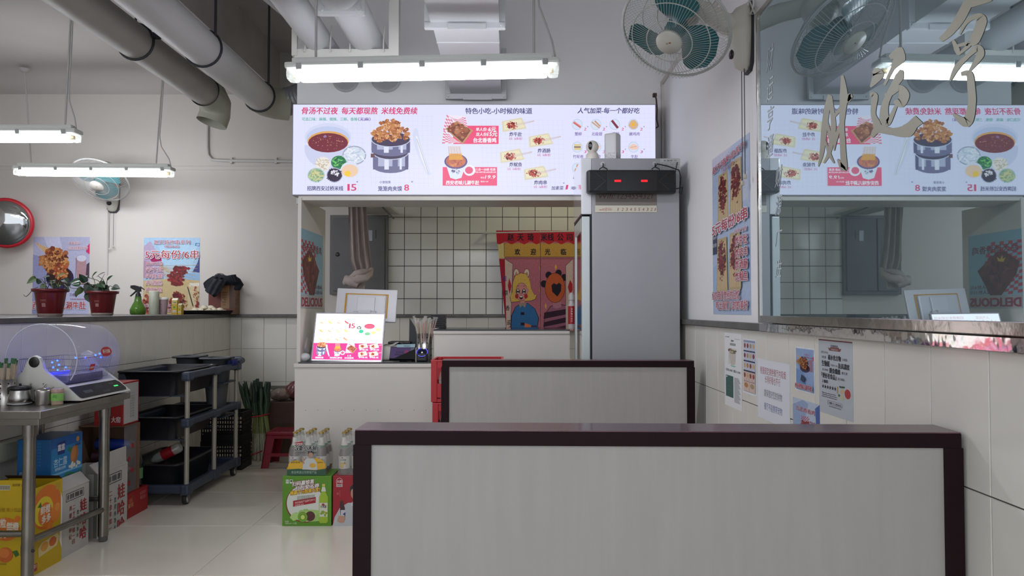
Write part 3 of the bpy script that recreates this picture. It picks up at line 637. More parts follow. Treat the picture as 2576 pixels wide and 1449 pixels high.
# camera and speaker tower on the fridge
q = P(1490, 397, 4.33); z0 = fz+.002
cm = thing('security_camera', 'small white ball camera with black lens on top of the fridge', 'camera', (q.x, 4.33, z0))
CW = mat('warm_white_plastic', (214, 210, 200), .35)
obj('base', B().lathe((q.x, 4.33, z0), [(.039, 0), (.04, .006), (.037, .03), (.027, .044), (.01, .05)], 28), CW, cm)
hd = B().ell((q.x, 4.33, z0+.077), (.037, .037, .037), 26); obj('head', hd, CW, cm)
fd = Vector((-.42, -.88, .05)).normalized(); side = fd.cross(Vector((0, 0, 1))).normalized()
e = B(); cc = Vector((q.x, 4.33, z0+.077)); ring = []
for rr_ in (0.0, .3, .6, .8, .95):
    row = []
    for k in range(20):
        a_ = 2*PI*k/20; row.append(cc+(fd+side*rr_*.36*math.cos(a_)+Vector((0, 0, 1))*rr_*.85*math.sin(a_)).normalized()*.0378)
    ring.append(row)
e.add([v for row in ring for v in row], [(i*20+k, i*20+(k+1) % 20, (i+1)*20+(k+1) % 20, (i+1)*20+k) for i in range(4) for k in range(20)], True)
lf = obj('face', e, mat('black_gloss_panel', (24, 22, 25), .25), cm)
obj('lens', B().lathe(cc+fd*.036, [(.009, 0), (.009, .003), (.006, .003), (.005, .001)], 20, ax=fd), mat('lens_ring', (130, 134, 150), .2, .6), cm)
q = P(1541, 397, 4.36); tw = thing('speaker_tower', 'white rounded speaker tower with dotted base on top of the fridge', 'speaker', (q.x, 4.36, z0))
rz = -.55; b = B().box((q.x-.038, 4.322, z0), (q.x+.038, 4.398, z0+.16), .012, rz=rz, piv=(q.x, 4.36, 0))
obj('body', b, mat('white_tower_plastic', (212, 214, 216), .4), tw)
dts = B()
for k in range(150):
    u = R.uniform(-.03, .03); z = z0+.004+.04*R.random()**1.4
    s_ = R.choice((0, 1)); v = Vector((u, -.0385, 0)) if s_ == 0 else Vector((-.0385, u, 0))
    if s_ == 1: v = Vector((.0385, u, 0))
    v = rotM(rz=rz) @ v; v += Vector((q.x, 4.36, z)); n_ = rotM(rz=rz) @ (Vector((0, -1, 0)) if s_ == 0 else Vector((1, 0, 0)))
    dts.lathe(v, [(.0014, 0), (.0012, .0005)], 5, ax=n_)
obj('perforation', dts, mat('dark_dots', (60, 62, 64), .6), tw, kind='stuff')

# ================================================================ KITCHEN BEHIND THE HATCH
def pxbox(b, x0, y0, x1, y1, Y, d, ch=.002, near=0):
    """box whose front face fills photo rect at depth Y, thickness d backwards"""
    a, c = P(x0, y1, Y), P(x1, y0, Y); return b.box((a.x, Y-near, a.z), (c.x, Y+d, c.z), ch)
CG = mat('grey_cabinet_steel', (104, 104, 104), .5, noise=.1, nscale=5)
ec = thing('electric_cabinet', 'flat grey electric cabinet on the kitchen wall behind the curtain', 'cabinet', P(830, 741, YB-.05))
obj('case', pxbox(B(), 829, 541, 976, 741, YB-.05, .05), CG, ec)
for x0, x1 in ((838, 890), (892, 968)):
    d_ = obj('door', pxbox(B(), x0, 549, x1, 732, YB-.064, .014, .003), mat('dark_cabinet_door', (92, 93, 94), .45, noise=.1, nscale=6), ec)
    if x0 == 838: q = P(849, 640, YB-.066); obj('lock', B().lathe(q, [(.02, 0), (.018, .006), (.008, .008)], 16, ax=(0, -1, 0)), mat('dark_lock', (50, 46, 46), .4), d_)
    else:
        obj('window', pxbox(B(), 925, 579, 937, 606, YB-.067, .003, .001), mat('pale_meter_window', (128, 134, 142), .2), d_)
        obj('slot', pxbox(B(), 944, 579, 946.5, 600, YB-.067, .003, .001), mat('dark_lock', (50, 46, 46), .4), d_)
zs_ = P(1000, 542, YB).z
sh = thing('kitchen_shelf', 'white board shelf fixed high in the kitchen corner above the curtain', 'shelf', (-1.3, 6.1, zs_))
sh_ = B().prism([(P(921, 542, YB).x, YB-.07, zs_), (P(1006, 542, YB).x, YB-.07, zs_), (P(968, 508, 6.1).x, 6.05, zs_), (P(864, 508, 6.1).x, 6.05, zs_)], (0, 0, .02)); obj('board', sh_, LAM, sh)
obj('bracket', B().tube([(-1.06, YB-.001, zs_-.03), (-1.06, 6.2, zs_-.004)], .006, 6), CG, sh)
def cloth_bag(name, c, r, m, label, cat='bag', group=None, seed=1, n=18):
    rr = random.Random(seed); b = B(); vs = []; ph = [rr.uniform(0, 6) for _ in range(6)]
    for i in range(n+1):
        t_ = PI*i/n
        for k in range(24):
            a_ = 2*PI*k/24; w_ = 1+.13*math.sin(3*a_+ph[0]+t_*2)+.09*math.sin(7*a_+ph[1]-t_*5)+.06*math.sin(11*a_+ph[2]+9*t_)+rr.uniform(-.03, .03)
            vs.append((c[0]+r[0]*math.sin(t_)*math.cos(a_)*w_, c[1]+r[1]*math.sin(t_)*math.sin(a_)*w_, c[2]+r[2]-r[2]*math.cos(t_)*(1+.08*math.sin(5*a_+ph[3]))))
    z0 = min(v[2] for v in vs); vs = [(x, y, z-z0+c[2]) for x, y, z in vs]
    b.add(vs, [(i*24+k, i*24+(k+1) % 24, (i+1)*24+(k+1) % 24, (i+1)*24+k) for i in range(n) for k in range(24)], True)
    return single(name, b, m, label, cat, group)
cloth_bag('green_bag', (P(998, 520, 6.5).x, 6.5, zs_+.021), (.055, .08, .045), mat('green_plastic_film', (40, 120, 90), .25, alpha=.8), 'crumpled green plastic bag on the kitchen shelf', seed=3)
cloth_bag('clear_bag', (P(962, 520, 6.5).x, 6.5, zs_+.021), (.06, .08, .05), mat('clear_plastic_film', (190, 200, 198), .2, alpha=.5), 'crumpled clear plastic bag on the kitchen shelf beside the green one', seed=4)
# curtain with knot
cu_m = mat('beige_curtain_cloth', (180, 168, 162), .9, noise=.1, nscale=14, bump=.3, bscale=90)
Yc = 6.25; ctn = thing('knotted_curtain', 'beige curtain tied in a knot, hanging in front of the electric cabinet', 'curtain', P(900, 725, Yc))
b = B(); rows = 30; cols = 46; vs = []
for i in range(rows+1):
    f_ = i/rows; y_ = 517+f_*(183)
    xl = 876+f_*6+(12*max(0, f_-.75)/.25 if f_ > .75 else 0); xr = 922+14*min(1, f_/.85)*1.0
    if f_ > .85: xr -= (f_-.85)/.15*16; xl += (f_-.85)/.15*4
    for k in range(cols+1):
        g = k/cols; q = P(xl+(xr-xl)*g, y_, Yc); fold = math.sin(g*PI*7+.6*math.sin(f_*4))*.028*(1-.45*max(0, f_-.8)/.2)+math.sin(g*PI*15+2*f_)*.006
        vs.append((q.x, Yc+fold, q.z))
b.add(vs, [(i*(cols+1)+k, (i+1)*(cols+1)+k, (i+1)*(cols+1)+k+1, i*(cols+1)+k+1) for i in range(rows) for k in range(cols)], True)
obj('cloth', b, cu_m, ctn)
b = B(); c0 = P(905, 700, Yc-.04)
def kp_(px, py, dy): return P(px, py, Yc+dy)
b.tube([kp_(882, 716, -.02), kp_(888, 706, -.06), kp_(902, 700, -.09), kp_(918, 698, -.08), kp_(931, 690, -.04), kp_(934, 676, 0)], [.03, .045, .042, .035, .03, .018], 14)
b.tube([kp_(866, 714, -.03), kp_(873, 704, -.05), kp_(888, 708, -.08), kp_(901, 716, -.07)], [.018, .04, .045, .03], 14)
b.tube([kp_(880, 700, -.05), kp_(895, 690, -.1), kp_(915, 684, -.1), kp_(930, 680, -.05)], [.02, .028, .026, .012], 12)
for v in b.v: v += Vector((R.uniform(-1, 1), R.uniform(-1, 1), R.uniform(-1, 1)))*.003
obj('knot', b, cu_m, ctn)
obj('red_lining', B().box(P(903, 727, Yc+.03), P(914, 700, Yc+.05)+Vector((0, .02, 0)), .005).box(P(877, 560, Yc+.045), P(880, 512, Yc+.05)+Vector((0, .004, 0)), .002), mat('dull_red_cloth', (112, 44, 52), .85), ctn)
obj('loose_end', B().box(P(884, 727, Yc+.02), P(918, 705, Yc+.045)+Vector((0, .01, 0)), .01), cu_m, ctn)
# red printed door curtain
YN = 6.80; N0 = P(0, 0, YN)
a = P(1248, 580, YN); u = Vector((P(1348, 580, YN).x-a.x, 0, 0))/100; v = Vector((0, 0, (P(1248, 680, YN).z-a.z)/100))
def noren(xa, xb):
    p = Print(a-u*1248-v*580, u, v, 3e-5)
    CR, YL, PKK, BKK = (178, 30, 48), (190, 150, 72), (176, 104, 122), (30, 26, 44)
    def cl(x): return min(max(x, xa), xb)
    def rc(x0, y0, x1, y1, c):
        if cl(x0) < cl(x1): p.rect(cl(x0), y0, cl(x1), y1, c)
    L = lambda y: 1248+(y-580)*.105
    # base cloth with thickness
    q = [(max(xa, L(580)), 580), (max(xa, L(832)), 832), (xb, 832), (xb, 580)]; p.col = PKK
    f_ = [p.at(*t_) for t_ in q]; bk = [t_+Vector((0, .004, 0)) for t_ in f_]
    p.add(f_+bk, [(0, 1, 2, 3), (7, 6, 5, 4), (0, 4, 5, 1), (1, 5, 6, 2), (2, 6, 7, 3), (3, 7, 4, 0)]); p.k = 3
    rc(1262, 612, 1700, 646, YL)
    p.poly([(cl(L(612)), 612), (cl(L(650)), 650), (cl(L(650)+14), 650), (cl(L(612)+16), 612)], (206, 188, 130)) if xa < 1260 else None
    q = []; n = 40
    for i in range(n+1):
        x = cl(L(600))+(xb-cl(L(600)))*i/n; q.append((x, 611+3.5*math.sin((x-1248)/13.3*PI*.85)))
    p.poly([(cl(L(580)), 580)]+q+[(xb, 580)], CR)
    if xa < 1260:
        p.poly([(L(652), 652), (L(832), 832), (L(832)+13, 832), (L(652)+15, 652)], (160, 26, 50))
        for k, (ch, yy) in enumerate((('观', 706), ('祭', 742), ('香', 780), ('迎', 816))): p.text(ch, L(yy)+3, L(yy)+13, yy, 14, BKK if k else (70, 50, 130), .02)
        p.line(L(612)+17, 612, L(612)+17, 645, 1, (60, 40, 40)); 
        p.poly([(1270, 652), (1274, 825), (1284, 820), (1290, 664), (1271, 652)], (200, 180, 170)); p.line(1271, 652, 1290, 664, .9, BKK); p.line(1290, 664, 1284, 830, .9, BKK)
        p.poly([(1281, 699), (1277.5, 719), (1282, 740), (1287, 719)], (176, 34, 52))
    p.line(cl(1268), 646.5, xb, 646.5, 1, (70, 40, 44)); p.line(cl(1268), 651, xb, 651, 1, (70, 40, 44))
    for ch, x in zip('赵天琦米线公司', (1277, 1302, 1327, 1361, 1378, 1402, 1425)):
        if xa <= x and x+15 <= xb: p.text(ch, x, x+15, 604, 20, BKK, .035)
    for ch, x in zip('欢迎光临', (1295, 1335, 1371, 1411)):
        if xa <= x and x+14 <= xb: p.text(ch, x, x+13, 640, 17, BKK, .035)
    if xa < 1260:   # girl in blue
        OL = (54, 34, 40); HR = (214, 176, 88); SK = (206, 140, 138); BL = (46, 104, 158)
        for ex in (1299, 1325):
            p.ell2(ex, 687, 7, 11, OL); p.ell2(ex, 687, 6.2, 10, (214, 200, 180)); p.ell2(ex, 690, 3, 6, (190, 130, 130))
        hair = [(1290, 712), (1296, 694), (1310, 687), (1324, 690), (1333, 706), (1336, 726), (1344, 742), (1350, 742), (1346, 752), (1336, 756), (1300, 758), (1286, 760), (1283, 746), (1289, 735)]
        cx_, cy_ = 1315, 722; p.poly([(cx_+(x-cx_)*1.03, cy_+(y-cy_)*1.03) for x, y in hair], OL); p.poly(hair, HR)
        p.poly([(1284, 826), (1286, 794), (1296, 772), (1310, 762), (1328, 762), (1346, 776), (1356, 800), (1352, 826)], OL); p.poly([(1286, 826), (1288, 794), (1297, 773), (1310, 763), (1328, 763), (1345, 777), (1354, 800), (1350, 826)], BL)
        p.rect(1309, 752, 1319, 766, SK); p.poly([(1304, 762), (1308, 774), (1314, 768), (1321, 774), (1324, 761)], (150, 130, 120))
        p.ell2(1312, 734, 15, 23, OL); p.ell2(1312, 734, 14.3, 22.2, SK); p.ell2(1327, 730, 3.4, 5, SK)
        p.poly([(1296, 724), (1299, 712), (1306, 706), (1312, 711), (1319, 706), (1326, 714), (1328, 722), (1332, 700), (1314, 692), (1298, 700)], HR)
        for ex in (1303, 1318): p.ell2(ex, 733, 4.3, 7, BKK); p.ell2(ex, 730, 2, 2.4, (240, 230, 226)); p.ell2(ex, 737, 1.6, 2, (240, 230, 226)); p.line(ex-3, 720, ex+3, 719, 1, OL)
        for ex in (1300, 1323): p.ell2(ex, 745, 4.4, 6, (176, 44, 56))
        p.ell2(1311, 748, 4.5, 5, OL); p.ell2(1311, 746, 3.6, 2, (230, 220, 214)); p.line(1312, 735, 1310, 741, 1, OL)
        for y in (788, 814): p.rect(1310, y-3, 1319, y+4, BKK)
        p.poly([(1320, 812), (1319, 826), (1345, 828), (1347, 822), (1332, 816)], (206, 112, 72)); p.poly([(1336, 818), (1335, 829), (1350, 829), (1350, 818)], (54, 56, 90))
        for y in (674, 730): p.poly([(1358, y-9), (1356, y), (1358, y+9)], (206, 160, 70))
    else:           # striped figure seen from behind with round orange hood
        OL = (40, 24, 34)
        for x, y in ((1380, 692), (1405, 687), (1419, 698), (1368, 714)): p.ell2(x, y, 8, 9, BKK)
        p.poly([(1366, 826), (1370, 790), (1384, 770), (1404, 764), (1428, 768), (1436, 780), (1437, 826)], OL); p.poly([(1367, 826), (1371, 791), (1385, 771), (1404, 766), (1427, 769), (1435, 781), (1436, 826)], (148, 92, 116))
        for k in range(3): p.poly([(1369, 790+k*20-(4 if k == 0 else 0)), (1367, 802+k*20), (1436, 788+k*20), (1436, 775+k*20)], (52, 26, 48))
        p.poly([(1390, 760), (1391, 774), (1400, 776), (1411, 772), (1412, 760)], (176, 120, 140)); p.ell2(1396, 724, 25.5, 38, OL); p.ell2(1396, 724, 24.6, 37, (192, 92, 50))
        p.poly([(1400, 716), (1393, 712), (1387, 718), (1389, 734), (1402, 746), (1411, 732), (1412, 716), (1406, 711)], BKK)
        p.poly([(1423, 830), (1423, 668), (1440, 652), (1441, 652), (1441, 830)], (200, 180, 170)); p.line(1423, 668, 1440, 652, .9, BKK); p.line(1423, 668, 1423, 768, .9, BKK); p.poly([(1434, 704), (1428, 722), (1434, 742), (1440, 730), (1440, 715)], (176, 34, 52))
        p.poly([(1398, 664), (1395, 672), (1398, 680), (1401, 672)], (216, 170, 70)); p.poly([(1372, 762), (1370, 770), (1373, 778), (1375, 769)], (216, 170, 70))
        for x in (1470,): p.poly([(1450, 826), (1455, 780), (1470, 765), (1497, 765), (1497, 826)], (46, 104, 158)); p.ell2(1478, 735, 22, 36, (214, 176, 88))
        p.text('临', 1450, 1463, 640, 17, BKK, .035); p.text('恭', 1447, 1462, 604, 20, BKK, .035)
    return p
nt_ = thing('door_curtain', 'red printed door curtain with cartoon figures on the kitchen wall', 'curtain', P(1370, 826, YN))
obj('cloth_panel', noren(1248, 1358.6), vcmat('printed_cloth', .9, noise=.2), nt_); obj('cloth_panel', noren(1359.8, 1497), vcmat('printed_cloth', .9, noise=.2), nt_)
ra, rb = P(1214, 586, YN+.005), P(1500, 581, YN+.005)
obj('rod', B().tube([ra, rb], .008, 8), mat('white_rod', (180, 184, 176), .4), nt_)
for px in (1222, 1359, 1470): q = P(px, 584, YN); obj('rod_bracket', B().box((q.x-.01, YN+.005, q.z-.012), (q.x+.01, YB-.001, q.z+.012), .002), mat('white_rod', (180, 184, 176), .4), nt_)
# squeeze bottle, stack of black boxes on the raised cabinet
q = P(1438, 826, 5.05); q.z = zu
bt = thing('cleaner_bottle', 'white and red bottle on the tall cabinet beside the fridge door', 'bottle', q)
obj('body', B().lathe(q, [(.022, 0), (.024, .01), (.024, .15), (.018, .17), (.014, .19)], 20), mat('white_bottle', (196, 190, 190), .3), bt)
obj('label', B().lathe(q+Vector((0, 0, .03)), [(.0245, 0), (.0245, .12)], 20), mat('red_label', (170, 30, 40), .4), bt)
obj('cap', B().lathe(q+Vector((0, 0, .19)), [(.02, 0), (.021, .03), (.012, .045), (.010, .05)], 16), mat('white_bottle', (196, 190, 190), .3), bt)
lp = Print(q+Vector((-.008, -.0252, .14)), (.0008, 0, 0), (0, 0, -.0008), 5e-5)
for k, ch in enumerate('洁净强力去污'): lp.text(ch, 2, 16, 18+k*20, 16, (235, 225, 225))
obj('print', lp, INK, bt)
for k in range(7):
    b = B(); x = P(1106, 820, 5.3).x; z = zu+k*.0135
    single('black_lunch_box', b.box((x-.05-.002*k % .005, 5.2, z), (x+.045, 5.34, z+.012), .003), BK, 'flat black plastic box on the tall cabinet, '+['at the bottom of the stack', 'second from the bottom of the stack', 'third from the bottom of the stack', 'in the middle of the stack', 'third from the top of the stack', 'second from the top of the stack', 'topmost of the stack'][k], 'box', 'black boxes stacked on the tall cabinet')
x = P(1096, 850, 4.98).x
# ---------------------------------------------------------------- on the counter
zc = .9005
yq = 5.13; ms = thing('cash_register_monitor', 'white monitor seen from behind with a yellow outline, on the counter', 'monitor', P(925, 812, yq))
def tilt_box(b, x0, x1, y0, y1, z0, z1, ch, M, c): 
    bb = B().box((x0, y0, z0), (x1, y1, z1), ch); bb.v = [M @ v+c for v in bb.v]; b.add(bb.v, bb.f); return b
cM = P(922, 768, yq); M = rotM(rx=-.30, rz=.06) @ rotM(ry=.035)
MW = mat('glossy_white_plastic', (222, 222, 226), .3); 
wM, hM = .204, .115
obj('screen_housing', tilt_box(B(), -wM, wM, -.006, .012, -hM, hM, .006, M, cM), MW, ms)
ringb = B()
for x0, x1, z0, z1 in ((-.145, .145, .07, .079), (-.145, -.135, -.09, .079), (.135, .145, -.09, .079)): tilt_box(ringb, x0, x1, -.011, -.005, z0, z1, .004, M, cM)
obj('yellow_frame', ringb, mat('mustard_frame', (206, 150, 22), .4), ms)
obj('rear_bulge', tilt_box(tilt_box(B(), -.132, .132, -.03, -.004, -.115, .068, .012, M, cM), -.06, .06, -.045, -.02, -.11, .05, .008, M, cM), MW, ms)
obj('stand', B().box((cM.x-.045, yq-.09, zc), (cM.x+.045, yq+.0, cM.z-.03), .01).box((cM.x-.12, yq-.12, zc), (cM.x+.12, yq+.1, zc+.02), .008), MW, ms)
obj('hinge', B().tube([(cM.x-.075, yq-.06, cM.z-.06), (cM.x+.075, yq-.06, cM.z-.06)], .022, 16), MW, ms)
# small backlit menu box
tl, tr_, br_, bl_ = P(797, 789, 4.93), P(966, 791, 4.93), P(957, 906, 4.82), P(785, 904, 4.82); bl_.z = br_.z = zc+.005
uu = (tr_-tl)/169; vv = (bl_-tl)/117; nn = vv.cross(uu).normalized()
vv = Vector((vv.x, vv.y, vv.z)); mb = thing('small_menu_light_box', 'small bright menu light box with magenta lower part on the counter', 'sign', (bl_+br_)/2)
fb = B(); e_ = [tl+uu*a_+vv*b_ for a_, b_ in ((-3, -3), (-3, 118), (172, 118), (172, -3))]; fb.prism(e_, -nn*.02); obj('frame', fb, mat('silver_frame', (196, 194, 204), .3, .3), mb)
obj('back_leg', B().box(((tl.x+tr_.x)/2-.03, 4.93, zc), ((tl.x+tr_.x)/2+.03, 4.945, zc+.2), .003), MW, mb)
lower = lambda y: (y-789)
p = Print(tl+nn*.0006, uu, vv, 2e-5); p.rect(0, 0, 169, 117, (255, 252, 255)); p.rect(0, 74, 169, 115, (238, 56, 130))
FT = (232, 190, 190)
p.text('人气加菜', 26, 60, 13, 8, FT, 0); p.text('招牌西安过桥米线', 90, 165, 13, 8, (222, 170, 184), 0); p.text('1', 84, 87, 36, 17, (206, 50, 84), .03); p.text('5', 90, 98, 36, 17, (206, 50, 84), .03); p.text('¥', 101, 104, 27, 4, (150, 120, 140), 0)
for i, (x, y) in enumerate([(x, y) for y in (21, 42, 63) for x in (15, 36, 57, 77)]):
    c_ = R.choice([(232, 140, 120), (236, 196, 130), (190, 80, 110), (246, 216, 190)])
    p.line(x-5, y-3, x+5, y+4, 3.2, c_); p.line(x-4, y+1, x+3, y+4, 2, R.choice([(236, 196, 130), (226, 160, 120)])); p.text('2' if i < 4 else '3', x+5, x+7.5, y-2, 5, (90, 80, 80), 0); p.text('小菜', x-3, x+3, y+11, 3.4, (180, 170, 180), 0)
p.ell2(135, 31, 13, 6.5, (190, 70, 100)); p.ell2(135, 32, 11, 5, (206, 88, 114)); p.ell2(160, 28, 9, 5, (200, 214, 196)); p.ell2(160, 27, 7.5, 3.4, (236, 240, 232)); p.ell2(157, 39, 6.5, 4, (244, 200, 150)); p.ell2(146, 47, 6, 3.5, (244, 220, 130)); p.ell2(131, 50, 7, 4, (120, 180, 140)); p.ell2(115, 44, 6, 4.5, (60, 180, 140)); p.blob(109, 35, 6, 4.5, (110, 116, 116)); p.blob(109, 35, 3, 2, (240, 240, 240))
p.text('素菜1元 喝汤2元', 96, 142, 70, 4.5, (214, 120, 150), 0)
pic_steamer(p, 20, 82, .25); pic_bun(p, 31, 77, .25); pic_mug(p, 61, 89, .38); pic_basket(p, 91, 88, .36, (240, 150, 180))
for x, y in ((124, 82), (151, 82), (124, 101), (151, 101)): pic_tray(p, x, y, .38); p.text('炸牛肚 5元', x-9, x+12, y+10, 4.6, (255, 240, 250), .04)
for x0, x1, s_ in ((8, 28, '笼笼肉夹馍'), (44, 74, '西安老味儿涮牛肚'), (80, 102, '台北香香鸡')): p.text(s_, x0, x1, 113, 4.6, (255, 240, 250), .03); p.text('8' if x0 < 20 else '19.9' if x0 < 60 else '6  15', (x0+x1)/2-4, (x0+x1)/2+4, 107.5, 5.5, (255, 240, 250), .06)
obj('printed_panel', p, vcmat('backlit_print_bright', .35, emit=1.7), mb)
# stainless holder and straws
q = P(1067, 907, 4.86); q.z = zc
hl = thing('stainless_holder', 'perforated stainless steel cylinder full of wrapped straws on the counter', 'holder', q)
SS = mat('brushed_steel', (170, 168, 164), .28, 1, bump=.06, bscale=60, stretch=(1, 1, .1)); hr = .049
obj('cylinder', B().lathe(q, [(hr, 0), (hr, .175), (hr-.002, .175), (hr-.002, .01), (1e-4, .01)], 28), SS, hl)
hd_ = B()
for k in range(10):
    for z in (.035, .075, .115, .15):
        a_ = 2*PI*k/10+.2; hd_.lathe(q+Vector((math.cos(a_)*hr, math.sin(a_)*hr, z)), [(.005, 0), (.0045, .0006)], 8, ax=(math.cos(a_), math.sin(a_), 0))
obj('perforation', hd_, mat('dark_hole', (34, 32, 30), .7), hl)
def stick_set(q, n, r0, L, cols, name, lab, cat, grp, seed, w_=.0035, spread=.05, z0=.012, wrap=False):
    rr = random.Random(seed)
    for i in range(n):
        a_ = 2*PI*i/n+rr.uniform(-.2, .2); rad = r0*math.sqrt(rr.uniform(.1, 1)); base = q+Vector((math.cos(a_)*rad*.5, math.sin(a_)*rad*.5, z0)); 
        top = q+Vector((math.cos(a_)*rad, math.sin(a_)*rad, 0))+Vector((math.cos(a_)*spread*rr.random(), math.sin(a_)*spread*rr.random(), L*rr.uniform(.92, 1.05)))
        lb, ct_, m_ = cols[i % len(cols)]
        b = B(); mid = base.lerp(top, .97)
        t_ = thing(name, lb, cat, base, grp)
        obj('stick', b.tube([base, mid], w_, 6), mat(m_, ct_, .6), t_)
        obj('wrapper', B().tube([base.lerp(top, .05), base.lerp(top, .5), base.lerp(top, .97), base.lerp(top, 1.08)], [w_*1.7, w_*1.9, w_*1.8, w_*2.6], 5), mat('clear_wrapper', (216, 216, 210), .15, alpha=.3), t_)
stick_set(q, 16, hr*.85, .255, [('pink straw in clear wrapper, in the perforated steel holder on the counter', (206, 120, 120), 'pink_straw'), ('pale wooden skewer in clear wrapper, in the perforated steel holder', (206, 186, 150), 'pale_wood_stick'), ('pale wooden skewer in clear wrapper, in the perforated steel holder', (206, 186, 150), 'pale_wood_stick')], 'wrapped_straw', '', 'straw', 'wrapped straws and skewers in the steel holder', 5)
bx = P(1037, 840, 5.0); single('black_grill_sheet', B().prism([P(1030, 800, 5.0), P(1029, 858, 5.0), P(1038, 880, 5.0), P(1052, 870, 5.0), P(1050, 832, 5.0)], (0, .012, 0)).box((bx.x-.02, 5.0, zc), (bx.x+.02, 5.012, .98)), BK, 'black corrugated sheet standing behind the steel straw holder', 'board')
# receipt printer, payment terminal, round speaker
q = P(1000, 904, 4.98); rp = thing('receipt_printer', 'grey and white receipt printer with a crumpled paper strip on the counter', 'printer', (q.x, 4.98, zc))
obj('body', B().box((q.x-.09, 4.9, zc), (q.x+.09, 5.08, zc+.1), .012), mat('warm_white_plastic', (214, 210, 200), .35), rp); obj('lid', B().box((q.x-.06, 4.95, zc+.1), (q.x+.09, 5.08, zc+.118), .008), BK, rp)
ps = B(); vs = []
for i in range(9):
    for k in range(5): vs.append((q.x-.10+i*.018, 4.885+k*.028, zc+.105+.012*math.sin(i*1.1+k*.7)-(.03*max(0, 3-i)/3)))
ps.add(vs, [(i*5+k, (i+1)*5+k, (i+1)*5+k+1, i*5+k+1) for i in range(8) for k in range(4)], True); obj('paper', ps, mat('white_paper', (216, 214, 212), .7), rp)
ta, tb, tc_, td = P(983, 872, 4.84), P(1044, 874, 4.84), P(1042, 897, 4.775), P(979, 897, 4.775)
for v_ in (tc_, td): v_.z = zc+.016
uu = (tb-ta)/60; vv = (td-ta)/25
pt = thing('payment_terminal', 'black payment terminal with purple screen beside the small light box', 'terminal', (td+tc_)/2-Vector((0, 0, .016)))
nn = vv.cross(uu).normalized(); obj('body', B().prism([ta, td, tc_, tb], -nn*.016), BK, pt); obj('base', B().box(td+Vector((.06, .03, -.016)), tc_+Vector((-.05, .06, .012)), .003), BK, pt)
p = Print(ta+nn*.0004, uu, vv, 3e-5); p.rect(1, 1, 50, 23, (96, 76, 130)); p.rect(50, 1, 59, 23, (112, 122, 140)); p.ell2(40, 10, 5, 4, (160, 60, 110)); p.text('欢迎光临', 14, 34, 13, 5, (50, 30, 70)); p.rect(12, 15, 30, 17, (60, 40, 90)); p.poly([(14, -5), (16, 1), (60, 0), (60, -7)], (170, 206, 220)); p.text('扫码支付', 32, 48, -.5, 4, (50, 70, 110)); obj('screen', p, vcmat('terminal_screen', .3, emit=.45), pt)
q = P(1062, 884, 4.80); q2 = Vector((q.x, 4.80, zc))
rs = thing('round_payment_speaker', 'small black speaker with a blue light ring on the counter edge', 'speaker', q2)
obj('base', B().box((q.x-.034, 4.775, zc), (q.x+.034, 4.83, zc+.05), .008), BK, rs)
ax_ = Vector((0, -.75, .66)).normalized(); cz = Vector((q.x, 4.80, zc+.052))
obj('face', B().lathe(cz-ax_*.01, [(.036, 0), (.038, .012), (.034, .018), (1e-4, .017)], 26, ax=ax_), mat('navy_gloss', (20, 24, 44), .2), rs)
pts = []; qx = Vector((0, 0, 1)).rotation_difference(ax_)
for k in range(33): a_ = 2*PI*k/32; pts.append(cz+ax_*.009+qx @ Vector((.034*math.cos(a_), .034*math.sin(a_), 0)))
obj('light_ring', B().tube(pts, .0014, 6, False), mat('blue_led_ring', (90, 90, 255), .4, emit=1.6), rs)
obj('mark', B().prism([cz+ax_*.0085+qx @ Vector((0, -.002+.008, 0)), cz+ax_*.0085+qx @ Vector((-.006, -.006, 0)), cz+ax_*.0085+qx @ Vector((.006, -.006, 0))], ax_*.001), mat('white_mark', (230, 235, 240), .4, emit=.5), rs)
cloth_bag('plastic_bag', (P(768, 905, 4.93).x-.005, 4.95, zc), (.036, .06, .07), mat('milky_plastic_film', (196, 186, 180), .25, alpha=.75), 'crumpled white plastic bag behind the left edge of the small light box', seed=8)
q = P(762, 896, 4.84); single('white_crock', B().lathe((q.x+.012, 4.84, zc), [(.02, 0), (.034, .012), (.036, .028), (.028, .044), (.01, .05)], 22), mat('white_ceramic', (206, 206, 210), .15), 'small white rounded bowl at the left end of the counter', 'bowl')
p = px_print(5.35, 762, 826, 800, 880, (178, 160, 140)); p.rect(762, 826, 800, 833, (70, 88, 70)); p.text('点餐码 外卖', 764, 795, 831.5, 5, (200, 200, 180)); p.rect(766, 837, 774, 844, (120, 70, 60)); p.rect(784, 836, 792, 842, (120, 70, 60))
for k in range(8): p.blob(767+k*4, 852+R.uniform(0, 16), 4, 6, (150+R.randint(-20, 20), 126, 106))
single('brown_leaflet', p, INK, 'brown leaflet with a green top strip behind the plastic bag', 'leaflet')
